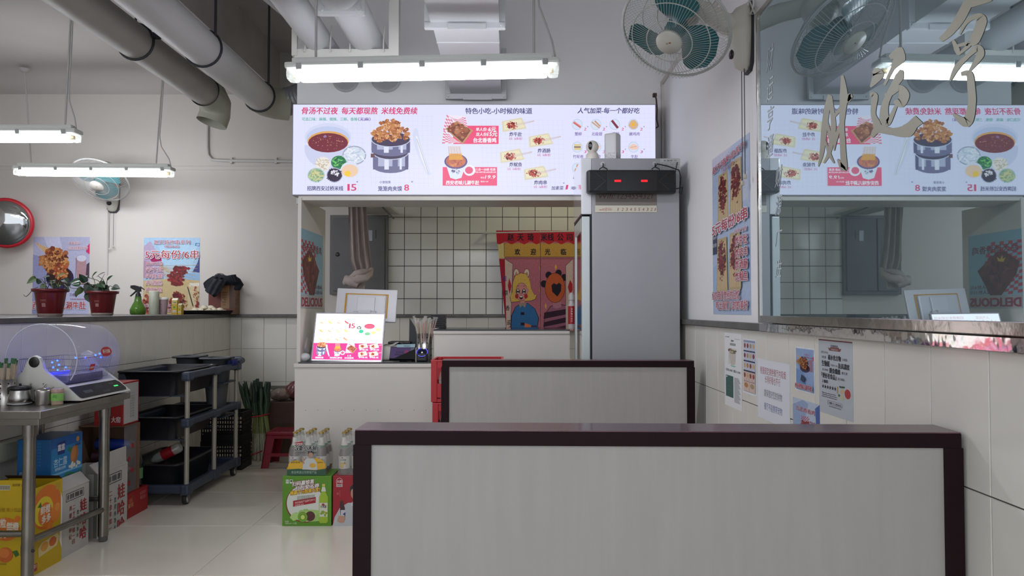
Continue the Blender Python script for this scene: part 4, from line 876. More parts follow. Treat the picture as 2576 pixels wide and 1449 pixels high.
# poster on the side panel (faces right)
xp = xs0+.0235; ys_a, ys_b = 4.84, 5.36
p0 = PX(758, 575, xp); p1 = PX(815, 592, xp); zt_ = PX(760, 574, xp).z; zb_ = PX(760, 775, xp).z
ya = PX(757, 700, xp).y; yb_ = min(5.4, PX(812, 700, xp).y)
p = sheet((xp, ya, zt_), (0, (yb_-ya)/100, 0), (0, 0, (zb_-zt_)/130), 100, 130, (140, 184, 200))
p.rect(0, 60, 100, 108, (150, 190, 205)); p.checks([(0, 18), (0, 62), (70, 74), (62, 16)], 9, 8, (190, 60, 76)); p.checks([(0, 66), (0, 104), (34, 108), (22, 74)], 7, 4, (190, 60, 76))
p.text('赵天琦香香鸡', 6, 92, 34, 15, (120, 30, 46), .02)
p.poly([(4, 54), (10, 74), (40, 112), (56, 112), (82, 64), (44, 34), (30, 34)], (100, 44, 40)); p.blobs(42, 68, 28, 26, [(120, 54, 46), (86, 34, 34), (140, 74, 60), (110, 48, 44)], 90, 5); p.poly([(28, 44), (32, 52), (42, 50), (44, 42), (38, 47), (34, 40), (33, 47)], (214, 180, 60))
p.text('单人份:6元', 58, 96, 96, 8, (120, 40, 50)); p.text('双人份:15元', 56, 98, 105, 8, (120, 40, 50)); p.rect(0, 108, 100, 130, (176, 178, 178)); p.text('DELICIOUS', 3, 97, 127, 21, (150, 24, 50), .06)
single('delicious_poster', p, FINE, 'food poster reading DELICIOUS on the side panel left of the hatch', 'poster')
# ================================================================ BOOTHS
CAP = mat('dark_red_woodgrain', (92, 54, 66), .28, noise=.35, nscale=22, stretch=(1, 14, 14), bump=.12, bscale=60, coat=.3)
EDGE = mat('maroon_edge_band', (32, 15, 20), .55, spec=.15, noise=.1, nscale=6)
PNL = mat('grey_white_laminate', (168, 165, 161), .5, noise=.05, nscale=10, stretch=(4, 4, .35))
def booth(a, b, zt_, dep, label, grain, seat=True):
    """a, b: top front left / right corners (x, y); back panel of a bench facing the viewer"""
    a, b = Vector((a[0], a[1], 0)), Vector((b[0], b[1], 0)); L = (b-a).length; th = math.atan2(b.y-a.y, b.x-a.x); M = Matrix.Rotation(th, 3, 'Z')
    t = thing('booth_bench', label, 'bench', a.lerp(b, .5), 'booth benches in a row')
    X = lambda bb: (setattr(bb, 'v', [M @ v+a for v in bb.v]), bb)[1]
    e = .036
    obj('top_cap', X(B().box((0, 0, zt_-.003), (L, dep, zt_), .001)), CAP, t)
    obj('top_edge', X(B().box((0, -.001, zt_-.034), (L, dep, zt_-.003), .001)), EDGE, t)
    for x0 in (-.004, L-e): obj('side_post', X(B().box((x0, -.001, 0), (x0+e+.004, dep, zt_-.034), .001)), EDGE, t)
    obj('back_panel', X(B().box((e, .006, .02), (L-e, dep-.006, zt_-.034))), PNL, t)
    obj('plinth', X(B().box((e, .02, 0), (L-e, dep-.02, .02))), EDGE, t)
    if seat:
        obj('seat', X(B().box((.01, dep, .38), (L-.01, dep+.38, .43), .008)), mat('maroon_seat', (88, 30, 38), .45), t)
        obj('seat_box', X(B().box((.03, dep, .02), (L-.03, dep+.33, .38))), PNL, t)
    return t
a, b = P(893, 1077, 1.70), P(2418, 1092, 1.655)
booth((a.x, 1.70), (min(b.x, XT-.008), 1.655), (a.z+b.z)/2, .115, 'nearest white booth bench back with a dark red cap', 1)
a, b = P(1112, 906, 3.87), P(1746, 909, 3.83)
booth((a.x, 3.87), (min(b.x, XT-.01), 3.83), a.z, .10, 'white booth bench back further away, in front of the fridge', 2, False)
# red crates stacked between booth and counter
RC = mat('red_crate_plastic', (176, 24, 36), .4)
x0, x1 = P(1084, 950, 4.2).x, P(1084, 950, 4.2).x+.40; y0_, y1_ = 4.2, 4.52; zc0 = 0
for k in range(4):
    z = k*.237; h = .237; x_ = x0+(.008 if k == 2 else 0)+(.004 if k < 2 else 0)
    t = thing('red_crate', ['red bottle crate at the bottom of the stack behind the benches', 'second red bottle crate from the floor in the stack', 'red bottle crate just under the top one, holding bottles', 'topmost red bottle crate beside the further booth bench'][k], 'crate', (x_+.2, 4.36, z), 'red bottle crates stacked by the counter')
    th = .008; pw = .017*2
    for xx in (x_, x_+.40-pw*1.0):
        for yy in (y0_, y1_-pw): obj('corner_post', B().box((xx, yy, z+.004), (xx+pw, yy+pw, z+h-.001), .003), RC, t)
    b = B()
    for yy in (y0_+.004, y1_-.004-th):
        b.box((x_+pw, yy, z+.004), (x_+.40-pw, yy+th, z+.022)); b.box((x_+pw, yy, z+.03), (x_+.40-pw, yy+th, z+.105)); b.box((x_+pw, yy, z+h-.044), (x_+.40-pw, yy+th, z+h-.004))
    for xx in (x_+.004, x_+.396-th):
        b.box((xx, y0_+pw, z+.004), (xx+th, y1_-pw, z+.105)); b.box((xx, y0_+pw, z+h-.044), (xx+th, y1_-pw, z+h-.004))
    obj('wall', b, RC, t); obj('bottom', B().box((x_+.01, y0_+.01, z+.004), (x_+.39, y1_-.01, z+.010)), RC, t)
    rim = B(); rim.box((x_-.001, y0_-.001, z+h-.006), (x_+.401, y0_+.012, z+h), .001).box((x_-.001, y1_-.012, z+h-.006), (x_+.401, y1_+.001, z+h), .001).box((x_-.001, y0_+.012, z+h-.006), (x_+.012, y1_-.012, z+h)).box((x_+.388, y0_+.012, z+h-.006), (x_+.401, y1_-.012, z+h))
    obj('rim', rim, mat('red_crate_rim', (198, 52, 62), .35), t)
GLS = mat('clear_bottle_glass', (206, 214, 206), .06, alpha=.42, spec=.7)
def crate_bottle(q, lab, dark=False):
    t = thing('crate_bottle', lab, 'bottle', q, 'bottles in the red crates')
    obj('body', B().lathe(q, [(.028, 0), (.03, .01), (.03, .12), (.024, .15), (.012, .18), (.012, .20)], 16), GLS if not dark else mat('dark_drink_glass', (30, 16, 18), .08), t)
    obj('label', B().lathe(q+Vector((0, 0, .035)), [(.0304, 0), (.0304, .07)], 16), mat('cream_label', (196, 188, 170), .5) if not dark else mat('dark_label', (50, 20, 30), .5), t)
    return t
for k in range(4): crate_bottle(Vector((x0+.07+.075*k, 4.25, 3*.237+.0105)), 'clear bottle with a cream label in the topmost red crate, '+['leftmost of four', 'second from the left', 'third from the left', 'rightmost of four'][k])
for k in range(4): crate_bottle(Vector((x0+.076+.075*k, 4.25, 2*.237+.0105)), 'dark drink bottle in the crate under the top one, '+['leftmost of four', 'second from the left', 'third from the left', 'rightmost of four'][k], True)

# ================================================================ MIRROR ON THE RIGHT WALL
XM = .972
mz0, mz1, my0, my1 = 1.178, PX(1909, 28, XM).z, 1.02, PX(1907, 400, XM).y
mt = thing('wall_mirror', 'big steel framed wall mirror with painted gold characters, on the ledge', 'mirror', (XM, (my0+my1)/2, mz0))
FRM = mat('mirror_frame_steel', (176, 172, 166), .14, 1, bump=.08, bscale=20)
fwid = .022; dpt = (XR-XM)-.002
obj('frame', B().box((XM-.006, my1-fwid, mz0), (XR-.001, my1, mz1), .002).box((XM-.006, my0, mz0), (XR-.001, my0+fwid, mz1), .002).box((XM-.006, my0+fwid, mz0), (XR-.001, my1-fwid, mz0+.028), .002).box((XM-.006, my0+fwid, mz1-fwid), (XR-.001, my1-fwid, mz1), .002), FRM, mt)
mg = bpy.data.materials.new('tinted_mirror'); mg.use_nodes = True; nb = mg.node_tree.nodes['Principled BSDF']
nb.inputs['Base Color'].default_value = C((190, 206, 212)); nb.inputs['Metallic'].default_value = 1; nb.inputs['Roughness'].default_value = .012
# thin dusty film on the mirror: a little diffuse light over the reflection
df = mg.node_tree.nodes.new('ShaderNodeBsdfDiffuse'); df.inputs[0].default_value = C((150, 176, 186)); mxs = mg.node_tree.nodes.new('ShaderNodeMixShader'); mxs.inputs[0].default_value = .16
mg.node_tree.links.new(nb.outputs[0], mxs.inputs[1]); mg.node_tree.links.new(df.outputs[0], mxs.inputs[2]); mg.node_tree.links.new(mxs.outputs[0], mg.node_tree.nodes['Material Output'].inputs[0])
obj('glass', B().box((XM, my0+fwid, mz0+.028), (XM+.004, my1-fwid, mz1-fwid)), mg, mt)
# brush characters: strokes given on the mirror plane
def MP(px, py): q = PX(px, py, XM-.0008); return (-q.y, -q.z)
class MPrint(Print): pass
NEWP = lambda: Print((XM-.0008, 0, 0), (0, -1, 0), (0, 0, -1), 4e-5)
p = NEWP()
GOLD = (158, 156, 136)
def brush(pts, ws, col=GOLD):
    # smooth the polyline, widths in photo pixels measured on the plane
    P_, W_ = [], []
    for i in range(len(pts)-1):
        p0 = pts[max(i-1, 0)]; p1 = pts[i]; p2 = pts[i+1]; p3 = pts[min(i+2, len(pts)-1)]
        for k in range(6):
            t_ = k/6; f_ = lambda j: .5*((2*p1[j])+(-p0[j]+p2[j])*t_+(2*p0[j]-5*p1[j]+4*p2[j]-p3[j])*t_*t_+(-p0[j]+3*p1[j]-3*p2[j]+p3[j])*t_**3)
            P_.append((f_(0), f_(1))); W_.append(ws[i]*(1-t_)+ws[i+1]*t_)
    P_.append(pts[-1]); W_.append(ws[-1]); n = len(P_); L, Q = [], []
    p.k += 1; p.col = col
    for i in range(n):
        a_, b_ = P_[max(i-1, 0)], P_[min(i+1, n-1)]; d_ = math.hypot(b_[0]-a_[0], b_[1]-a_[1]) or 1; nx, ny = -(b_[1]-a_[1])/d_*W_[i]*.62, (b_[0]-a_[0])/d_*W_[i]*.62
        L.append(p.at(*MP(P_[i][0]+nx, P_[i][1]+ny))); Q.append(p.at(*MP(P_[i][0]-nx, P_[i][1]-ny)))
    p.add(L+Q, [(i, i+1, n+i+1, n+i) for i in range(n-1)])
def mp(zx, zy): return (1900+zx/2.898, zy/2.898)
for pts, ws in (
 # cai
 (([540, 690], [520, 800], [500, 960], [485, 1110], [460, 1215]), (6, 12, 12, 9, 2)), (([545, 700], [570, 900], [560, 1010], [535, 1120], [500, 1190]), (8, 10, 10, 8, 3)), (([510, 840], [550, 1010], [560, 1060]), (4, 8, 3)),
 (([500, 1000], [540, 1120], [575, 1190]), (3, 7, 3)), (([575, 850], [690, 700], [680, 740]), (5, 12, 5)), (([635, 550], [645, 700], [632, 900], [640, 1100], [645, 1230], [600, 1160]), (5, 17, 10, 12, 14, 3)), (([650, 830], [590, 1000], [575, 1100]), (6, 8, 2)),
 ('end', 0), # yun
 (([1060, 345], [1050, 420], [1000, 500], [940, 620]), (6, 26, 8, 5)), (([980, 420], [1060, 370]), (8, 22)), (([860, 510], [895, 540], [870, 590], [840, 635]), (8, 24, 14, 3)),
 (([1065, 510], [1050, 560], [1000, 640], [945, 720]), (6, 18, 12, 4)), (([940, 690], [990, 680], [1050, 640], [1085, 690], [1060, 750], [1010, 740]), (4, 10, 12, 22, 20, 4)), (([1010, 640], [950, 750], [940, 860], [970, 890], [1040, 740]), (8, 14, 20, 12, 4)),
 (([835, 690], [870, 700], [860, 830], [890, 920], [850, 1000]), (4, 14, 10, 16, 5)), (([850, 990], [900, 940], [1000, 960], [1110, 950], [1180, 860]), (5, 18, 14, 28, 12)), (([1110, 960], [1195, 870]), (10, 22)),
 ('end', 0), # heng
 (([1590, -60], [1500, 120], [1420, 230], [1350, 290]), (18, 20, 16, 10)), (([1500, 60], [1700, -20], [1690, -60]), (6, 20, 8)), (([1490, 250], [1540, 160], [1610, 120], [1650, 150], [1600, 290], [1560, 320]), (4, 8, 10, 22, 20, 4)), (([1440, 290], [1470, 360], [1480, 400]), (5, 12, 5)),
 (([1450, 340], [1560, 320], [1480, 400]), (4, 10, 4)), (([1420, 590], [1470, 490], [1560, 400], [1620, 350], [1640, 400], [1560, 520]), (4, 12, 8, 14, 16, 4)), (([1500, 540], [1560, 540], [1575, 640], [1580, 760], [1540, 890], [1440, 830]), (8, 14, 16, 16, 22, 3)), ('end', 0)):
    if pts == 'end': obj('painted_character', p, INK, mt); p = NEWP(); continue
    brush([mp(*q) for q in pts], ws)
# small frosted couplet at the far edge of the mirror
FR = (190, 200, 206)
for col, chars in (((1935, 0), [(132, '财'), (208, '运'), (282, '亨'), (352, '通')]), ((1957, 0), [(428, '财'), (500, '源'), (580, '广'), (660, '进')])):
    for y, ch in chars:
        q0, q1 = PX(col[0]-8, y, XM-.0008), PX(col[0]+8, y+34, XM-.0008)
        p = NEWP(); p.text(ch, -q0.y, -q1.y, -q1.z, abs(q0.z-q1.z)*1.35, FR, -.004, .25); obj('frosted_character', p, INK, mt)

# ================================================================ PAPERS ON THE RIGHT WALL
def wall_sheet(xl, ytl, ybl, xr_, ytr, ybr, wu, col, X=XT, h=100):
    """sheet on the right wall between photo columns xl and xr_; units 0..wu across"""
    ya = PX(xl, ytl, X).y; yb = PX(xr_, ytr, X).y; z1 = (PX(xl, ytl, X).z+PX(xr_, ytr, X).z)/2; z0 = (PX(xl, ybl, X).z+PX(xr_, ybr, X).z)/2
    return sheet((X-.0012, ya, z1), (0, -abs(ya-yb)/wu, 0), (0, 0, -(z1-z0)/h), wu, h, col), h
# skewer poster
XWL = XR
p, h = wall_sheet(1792, 398, 790, 1886, 338, 793, 100, (176, 194, 222), X=XWL, h=300)
p.poly([(0, 0), (0, h*.1), (60, 0)], (206, 206, 226)); p.poly([(0, h*.45), (0, h*.62), (14, h*.62), (14, h*.45)], (40, 50, 84)); p.text('保持', 1, 12, h*.52, 8, (200, 206, 220)); p.text('自律', 1, 12, h*.57, 8, (200, 206, 220))
p.poly([(40, h*.06), (60, h*.25), (66, h*.25), (48, h*.06)], (130, 180, 210)); p.rect(80, h*.2, 96, h*.36, (196, 206, 226)); p.poly([(0, h*.7), (0, h*.9), (100, h*.8), (100, h*.6)], (160, 186, 220))
for x0, y0 in ((16, .13), (52, .10), (14, .53), (50, .52)):
    X0, X1, Y0, Y1 = x0, x0+30, h*y0, h*(y0+.32); p.poly([(X0+3, Y0), (X0-1, Y1), (X0+2, Y1+6), (X1-2, Y1+6), (X1+1, Y1), (X1-1, Y0)], (186, 166, 120)); p.poly([(X0+5, Y0+6), (X0+2, Y1), (X1-2, Y1), (X1-4, Y0+6)], (208, 184, 140))
    for k in range(5): p.line(X0+7+k*4, Y0+10, X0+6+k*4.4, Y1+2, .9, (176, 150, 108))
    p.blobs((X0+X1)/2, Y0+(Y1-Y0)*.42, 12, (Y1-Y0)*.4, [(150, 84, 60), (120, 40, 40)], 70, 1.6); p.blobs((X0+X1)/2, Y0+(Y1-Y0)*.38, 9, (Y1-Y0)*.30, [(108, 26, 34), (84, 20, 28), (130, 40, 40)], 60, 3)
RDT = (176, 52, 70); HL = (226, 224, 234)
p.text('赵天琦炸串系列', 6, 94, h*.105, 15, RDT, .02, halo=HL, hw=.03, rise=-.12); p.text('《荣誉出品》', 32, 64, h*.13, 8, RDT, .01, rise=-.1); p.text('5元每份/6串', 4, 97, h*.495, 23, RDT, .03, halo=HL, hw=.07, rise=-.10)
p.text('麻辣/五香', 66, 96, h*.53, 8, RDT, .01, halo=HL)
for k, s_ in enumerate(('炸牛肚', '炸肉串', '炸酒肠', '炸鱿鱼')): p.text(s_, 68, 97, h*(.60+.068*k), 18, RDT, .02, halo=HL)
p.text('纪念我们曾经的回忆', 2, 78, h*.905, 17, RDT, .015, halo=HL); p.text('吃出我们儿时的美好', 14, 97, h*.965, 17, RDT, .015, halo=HL)
single('tall_skewer_poster', p, FINE, 'tall food poster between the fridge and the mirror, above the ledge', 'poster')
# sheet A, diet drink leaflet
p, h = wall_sheet(1823, 835, 1018, 1866, 842, 1033, 100, (228, 230, 232), h=350)
p.text('NO.1 MENU', 8, 30, 22, 8, (70, 70, 74)); p.line(60, 26, 92, 26, 1.5, (120, 120, 120)); p.text('健康', 40, 56, 40, 10, (70, 70, 74)); p.rect(34, 48, 66, 58, (90, 94, 98)); p.text('标准份量', 36, 64, 56, 7, (220, 220, 220))
p.poly([(30, 92), (34, 140), (40, 150), (58, 150), (64, 140), (68, 90)], (200, 192, 182)); p.ell2(49, 90, 19, 7, (150, 130, 110)); p.blobs(48, 84, 22, 9, [(90, 130, 80), (170, 70, 60), (200, 190, 170), (100, 80, 60)], 30, 4); p.ell2(52, 152, 16, 6, (130, 190, 170), a0=0, a1=PI); p.line(28, 80, 28, 150, .8, (100, 100, 100)); p.line(20, 74, 74, 74, .8, (100, 100, 100))
p.text('日均', 10, 26, 182, 14, (90, 90, 92)); p.text('300', 30, 48, 182, 14, (90, 90, 92)); p.text('蛋白', 54, 68, 182, 14, (90, 90, 92)); p.text('1.04', 72, 92, 182, 14, (90, 90, 92))
p.rect(8, h*.58, 52, h*.87, (58, 96, 92)); p.line(14, h*.72, 40, h*.73, .8, (120, 150, 146)); p.line(16, h*.77, 38, h*.77, .8, (120, 150, 146)); p.blob(14, h*.6, 5, 5, (200, 204, 204))
for k in range(19): p.text('本品采用天然原料精制'[:6+k % 4], 58, 84+3*(k % 4), h*.60+k*h*.0175, 6, (100, 102, 104), 0)
single('drink_leaflet', p, INK, 'white leaflet with a cup drawing and green block, closest to the fridge', 'leaflet')
# sheet B, photo grid
p, h = wall_sheet(1869, 850, 985, 1902, 856, 999, 100, (228, 230, 234), h=400); p.rect(5, 10, 95, h-14, (150, 160, 190))
for j in range(5):
    for i in range(4 if j < 4 else 2):
        w_ = 21 if j < 4 else 44; x = 6+i*(w_+1.4); y = 24+j*(h-40)/5; p.rect(x, y, x+w_, y+(h-52)/5, (196, 204, 222) if j < 3 else (214, 190, 180)); p.ell2(x+w_/2, y+26, w_*.34, 18, R.choice([(130, 50, 70), (170, 150, 110), (190, 130, 80), (150, 70, 60), (206, 170, 120)])); p.rect(x, y+(h-52)/5-9, x+w_, y+(h-52)/5, (60, 64, 90)) if j < 3 else 0; p.text('小吃', x+3, x+w_-3, y-1, 6, (90, 60, 90), 0) if 1 else 0
single('photo_grid_leaflet', p, INK, 'narrow leaflet with a grid of small food photographs on the wall tiles', 'leaflet')
# sheet C, text notice
p, h = wall_sheet(1906, 902, 1052, 1987, 916, 1077, 100, (222, 226, 234), h=190)
for s_, x0, x1, f_, c_ in (('根据规定谢绝餐厅内吸烟', 10, 89, .235, (168, 70, 84)), ('长得好看也不行', 25, 73, .37, (168, 76, 88)), ('請保管好您的財物', 22, 78, .60, (96, 96, 100)), ('餐厅不能携带宠物', 22, 78, .82, (84, 98, 156))): p.text(s_, x0, x1, h*f_, 25, c_, .005)
single('house_rules_notice', p, INK, 'white paper notice with red, grey and blue handwriting-like lines on the tiles', 'notice')
def skewer_pic(p, x, y, s):
    for k in range(9): p.line(x-34*s+k*3*s, y-38*s+k*1.2*s, x-4*s+k*1.5*s, y-6*s, 1.6*s, (196, 160, 116) if k % 2 else (216, 184, 140))
    p.ell2(x+14*s, y+30*s, 27*s, 22*s, (40, 34, 84)); p.ell2(x+13*s, y+26*s, 24*s, 18*s, (50, 26, 28))
    p.blobs(x+6*s, y-2*s, 24*s, 26*s, [(156, 90, 50), (120, 60, 36), (190, 130, 70), (206, 150, 90), (140, 70, 40), (90, 40, 30), (166, 100, 60)], 190, 4*s); p.blobs(x-12*s, y-2*s, 16*s, 12*s, [(170, 110, 62), (196, 136, 80)], 50, 2.6*s); p.blobs(x+16*s, y+18*s, 14*s, 16*s, [(176, 90, 50), (200, 140, 80), (150, 70, 40)], 60, 2.6*s); p.blobs(x+4*s, y, 22*s, 24*s, [(110, 46, 30), (214, 160, 96), (84, 40, 30)], 70, 1.5*s)
# sheet D, tripe poster small
p, h = wall_sheet(2001, 871, 981, 2050, 877, 994, 100, (228, 232, 236), h=230); p.rect(4, 8, 96, h-8, (146, 172, 214)); p.poly([(4, h*.5), (4, h*.9), (60, h*.9), (40, h*.5)], (120, 150, 200)); p.rect(72, h*.26, 90, h*.52, (160, 120, 140)); p.poly([(96, h*.18), (88, h*.2), (92, h*.28), (96, h*.27)], (206, 70, 120))
skewer_pic(p, 38, h*.34, .95); p.text('本来卖30', 54, 80, h*.17, 10, RDT, .01); p.text('现在特惠19块9', 54, 94, h*.23, 10, RDT, .01); p.poly([(40, h*.6), (34, h*.74), (50, h*.78), (60, h*.68)], (40, 60, 90)); p.text('西安老味儿涮牛肚', 6, 94, h*.92, 28, (176, 60, 80), .03, halo=(226, 226, 236), hw=.04)
single('small_skewer_flyer', p, FINE, 'small blue flyer with meat skewers in a dark bowl on the wall tiles', 'flyer')
# sheet E
p, h = wall_sheet(1995, 997, 1090, 2063, 1020, 1125, 100, (186, 200, 220), h=160); p.poly([(0, 30), (0, h), (30, h), (60, 10), (40, 0)], (150, 172, 208)); p.poly([(84, 20), (100, 0), (100, h), (90, h)], (70, 100, 170)); p.text('台北香香鸡', 14, 84, 48, 21, (176, 60, 80), .02, halo=(220, 224, 236), hw=.03); p.checks([(34, 66), (30, 110), (66, 112), (62, 62)], 9, 8, (190, 80, 96)); p.blobs(50, 96, 16, 14, [(130, 40, 44), (160, 60, 50)], 40, 4); p.text('单人份6元', 66, 94, 84, 9, RDT); p.text('双人份15元', 66, 95, 96, 9, RDT)
single('chicken_flyer', p, FINE, 'blue flyer half hidden behind the nearest booth bench', 'flyer')
# sheet F grey poster
p, h = wall_sheet(2060, 851, 1033, 2145, 862, 1062, 100, (184, 191, 198), h=236); p.rect(0, 0, 100, 4, (120, 54, 62)); NB = (46, 48, 58)
p.poly([(30, 24), (34, 34), (66, 34), (70, 24), (64, 26), (62, 22), (38, 22), (36, 26)], (120, 66, 62)); p.text('营养物质研究所', 38, 60, 21, 7, (90, 96, 110)); p.text('MENU', 40, 60, 32, 7, (190, 190, 190))
for s_, x0, x1, y, z in (('(超过40%)', 8, 30, 44, 8), ('超能量', 10, 24, 60, 9), ('碳水化合物', 30, 68, 62, 18), ('多胺酸', 72, 86, 60, 9), ('生物碱', 10, 34, 84, 20), ('不饱和中 小肽', 37, 58, 82, 7), ('及高濃度', 60, 92, 84, 18), ('蛋白物质', 11, 30, 100, 8), ('膳食纖維', 34, 66, 103, 18), ('維生素', 70, 86, 101, 9), ('「愛好者食品」', 9, 54, 122, 18), ('混合織品', 58, 78, 121, 9), ('上癮度:', 10, 30, 138, 11), ('★★★★★★', 10, 54, 156, 15)): p.text(s_, x0, x1, y*h/236 if 0 else y, z, NB, .03 if z > 10 else .01)
p.ell2(86, 158, 10, 17, (196, 196, 196)); p.ell2(86, 158, 8.4, 14.5, (172, 50, 50)); p.ell2(71, 154, 5, 7, (206, 176, 130)); p.ell2(70, 172, 6, 9, (196, 190, 160)); p.blobs(70, 140, 5, 3, [(50, 80, 60)], 6, 2.4); p.rect(56, 142, 59, 164, (180, 150, 90)); p.ell2(62, 168, 3, 4, (60, 110, 70))
for k, s_ in enumerate(('High energy, polyunsaturated fatty', 'Carbohydrates and high concentration', 'Protein minerals dietary fiber vitamins')): p.text(s_, 10, 52+4*(k != 0), 172+k*6, 5, (80, 82, 90))
p.line(28, 192, 70, 192, .6, NB); p.line(28, 204, 70, 204, .6, NB); p.line(28, 192, 28, 204, .6, NB); p.line(70, 192, 70, 204, .6, NB); p.text('吃面唆一口，童年在心底', 32, 67, 201, 7, (90, 92, 100)); p.text('NUTRITION FACTS', 32, 68, 211, 5, (90, 92, 100))
single('grey_text_poster', p, INK, 'grey poster with a dark red top edge, bold lines and a red dish', 'poster')
# ================================================================ FANS
TEAL = mat('teal_fan_blade', (26, 92, 98), .3); CAGE = mat('fan_wire', (176, 176, 172), .35); FANP = mat('fan_ivory_plastic', (190, 188, 178), .4)
def wall_fan(c, n, r, wall_pt, wall_n, label, ph=0, blade=TEAL, arm_from=None, pull=.55):
    """c: centre of the cage, n: facing direction, wall_pt: centre of the bracket on the wall"""
    c = Vector(c); n = Vector(n).normalized(); wall_pt = Vector(wall_pt); wall_n = Vector(wall_n)
    u = n.cross(Vector((0, 0, 1))).normalized(); v = u.cross(n)
    def W(a_, b_, h_): return c+u*a_+v*b_+n*h_
    t = thing('wall_fan', label, 'fan', wall_pt)
    g = B(); N_ = 84
    def prof_f(rr): return .088-.05*(rr/r)**2.4 if rr < r*.93 else .088-.05*(rr/r)**2.4-.03*((rr/r)-.93)/.07
    for k in range(N_):
        a_ = 2*PI*k/N_; pts = []
        for i in range(9):
            rr = r*.2+(r*.8)*i/8; pts.append(W(rr*math.cos(a_), rr*math.sin(a_), prof_f(rr) if i < 8 else .0))
        g.tube(pts, .0009, 3, False)
    obj('front_grille', g, CAGE, t)
    g = B()
    for k in range(N_):
        a0 = 2*PI*k/N_; pts = []
        for i in range(8):
            rr = r*.18+(r*.82)*i/7; a_ = a0+.5*(1-i/7); h_ = -.085*(1-(i/7)**2.2); pts.append(W(rr*math.cos(a_), rr*math.sin(a_), h_))
        g.tube(pts, .0009, 3, False)
    obj('rear_grille', g, CAGE, t)
    g = B()
    for rr, h_, th_ in ((r, 0, .0055), (r*.985, .006, .003), (r*.72, prof_f(r*.72)-.001, .0022), (r*.42, prof_f(r*.42)-.001, .0022), (r*.7, -.055, .0018), (r*.45, -.075, .0018)):
        g.tube([W(rr*math.cos(2*PI*i/48), rr*math.sin(2*PI*i/48), h_) for i in range(49)], th_, 6, False)
    obj('rim_rings', g, CAGE, t)
    q = Matrix((u, v, n)).transposed()
    obj('front_badge', B().lathe(W(0, 0, .078), [(r*.235, 0), (r*.24, .006), (r*.225, .014), (1e-4, .017)], 32, M=q), FANP, t)
    bp_ = Print(W(-.012, .006, .0955), u*.001, -v*.001, 4e-5); bp_.blob(4, 4, 5, 4, (150, 90, 70)); bp_.text('牌', 12, 20, 8, 9, (170, 140, 100)); obj('badge_print', bp_, INK, t)
    for k in range(3):
        a0 = ph+2*PI*k/3; b = B(); vs = []; nr, na = 8, 9
        for i in range(nr+1):
            f_ = i/nr; rr = r*(.17+.72*f_); spanw = 1.45*math.sin(PI*min(1, .24+.5*f_))*(1-.3*f_**6); sweep = .35*f_
            if f_ > .8: spanw *= math.sqrt(max(.02, 1-((f_-.8)/.21)**2))
            for j in range(na+1):
                g_ = j/na-.5; a_ = a0+sweep+g_*spanw; vs.append(W(rr*math.cos(a_), rr*math.sin(a_), .01+g_*.05*(1-.3*f_)))
        b.add(vs, [(i*(na+1)+j, (i+1)*(na+1)+j, (i+1)*(na+1)+j+1, i*(na+1)+j+1) for i in range(nr) for j in range(na)], True); obj('blade', b, blade, t)
    obj('hub', B().lathe(W(0, 0, -.03), [(r*.19, 0), (r*.19, .05), (r*.12, .062), (1e-4, .064)], 24, M=q), blade, t)
    # motor housing and arm to the bracket
    mo = W(0, 0, -.10); obj('motor', B().lathe(W(0, 0, -.19), [(.02, 0), (.055, .01), (.068, .04), (.068, .09), (.05, .11), (.02, .115)], 24, M=q), FANP, t)
    el_ = W(0, 0, -.165); nk = wall_pt+wall_n*.10+Vector((0, 0, .06))
    obj('arm', B().tube([el_, el_.lerp(nk, .5)+Vector((0, 0, .01)), nk, nk-wall_n*.05], [.035, .04, .045, .05], 14), FANP, t)
    side_ = wall_n.cross(Vector((0, 0, 1)))
    bk = B(); sec = []
    for z, w_, d_ in ((.14, .03, .02), (.125, .05, .05), (.08, .06, .085), (.0, .058, .08), (-.08, .052, .066), (-.125, .04, .05), (-.14, .02, .02)):
        sec.append([wall_pt+Vector((0, 0, z))+side_*(w_*math.cos(PI*k/10))+wall_n*(.012+d_*math.sin(PI*k/10)) for k in range(11)])
    m_ = 11; bk.add([x for s_ in sec for x in s_], [(i*m_+k, i*m_+k+1, (i+1)*m_+k+1, (i+1)*m_+k) for i in range(6) for k in range(10)]+[(i*m_+10, i*m_, (i+1)*m_, (i+1)*m_+10) for i in range(6)], True)
    bk.add(sec[0], [list(range(11))]); bk.add(sec[-1], [list(range(11))[::-1]]); obj('bracket', bk, FANP, t)
    pl = B().prism([wall_pt+Vector((0, 0, z))+side_*s_*w_ for z, w_, s_ in ((.15, .03, -1), (.12, .062, -1), (-.12, .055, -1), (-.15, .03, -1), (-.15, .03, 1), (-.12, .055, 1), (.12, .062, 1), (.15, .03, 1))], wall_n*.012)
    obj('wall_plate', pl, BLK, t)
    obj('dial', B().lathe(wall_pt+wall_n*.07+Vector((0, 0, -.07)), [(.02, 0), (.021, .012), (.012, .016)], 20, ax=(wall_n+Vector((0, 0, .15))).normalized()), BK, t)
    for s_ in (-.018, .018):
        top = wall_pt+side_*s_+wall_n*.03+Vector((0, 0, -.135)); bot = top-Vector((0, 0, pull+s_*.6))
        cdn = obj('pull_cord', B().tube([top, bot], .0018, 5), BLK, t); obj('cord_bead', B().lathe(bot-Vector((0, 0, .02)), [(.003, 0), (.008, .002), (.007, .018), (.003, .022)], 10), FANP, cdn)
    return t
fc = P(1699, 74, 2.92); wp = Vector((XR, PX(1886, 100, XR).y, PX(1886, 96, XR).z))
wall_fan(fc, (-.42, -.50, -.80), .215, wp, (-1, 0, 0), 'large teal bladed wall fan on the right wall beside the mirror', ph=1.77, pull=.46)
wpb = P(286, 495, YB)
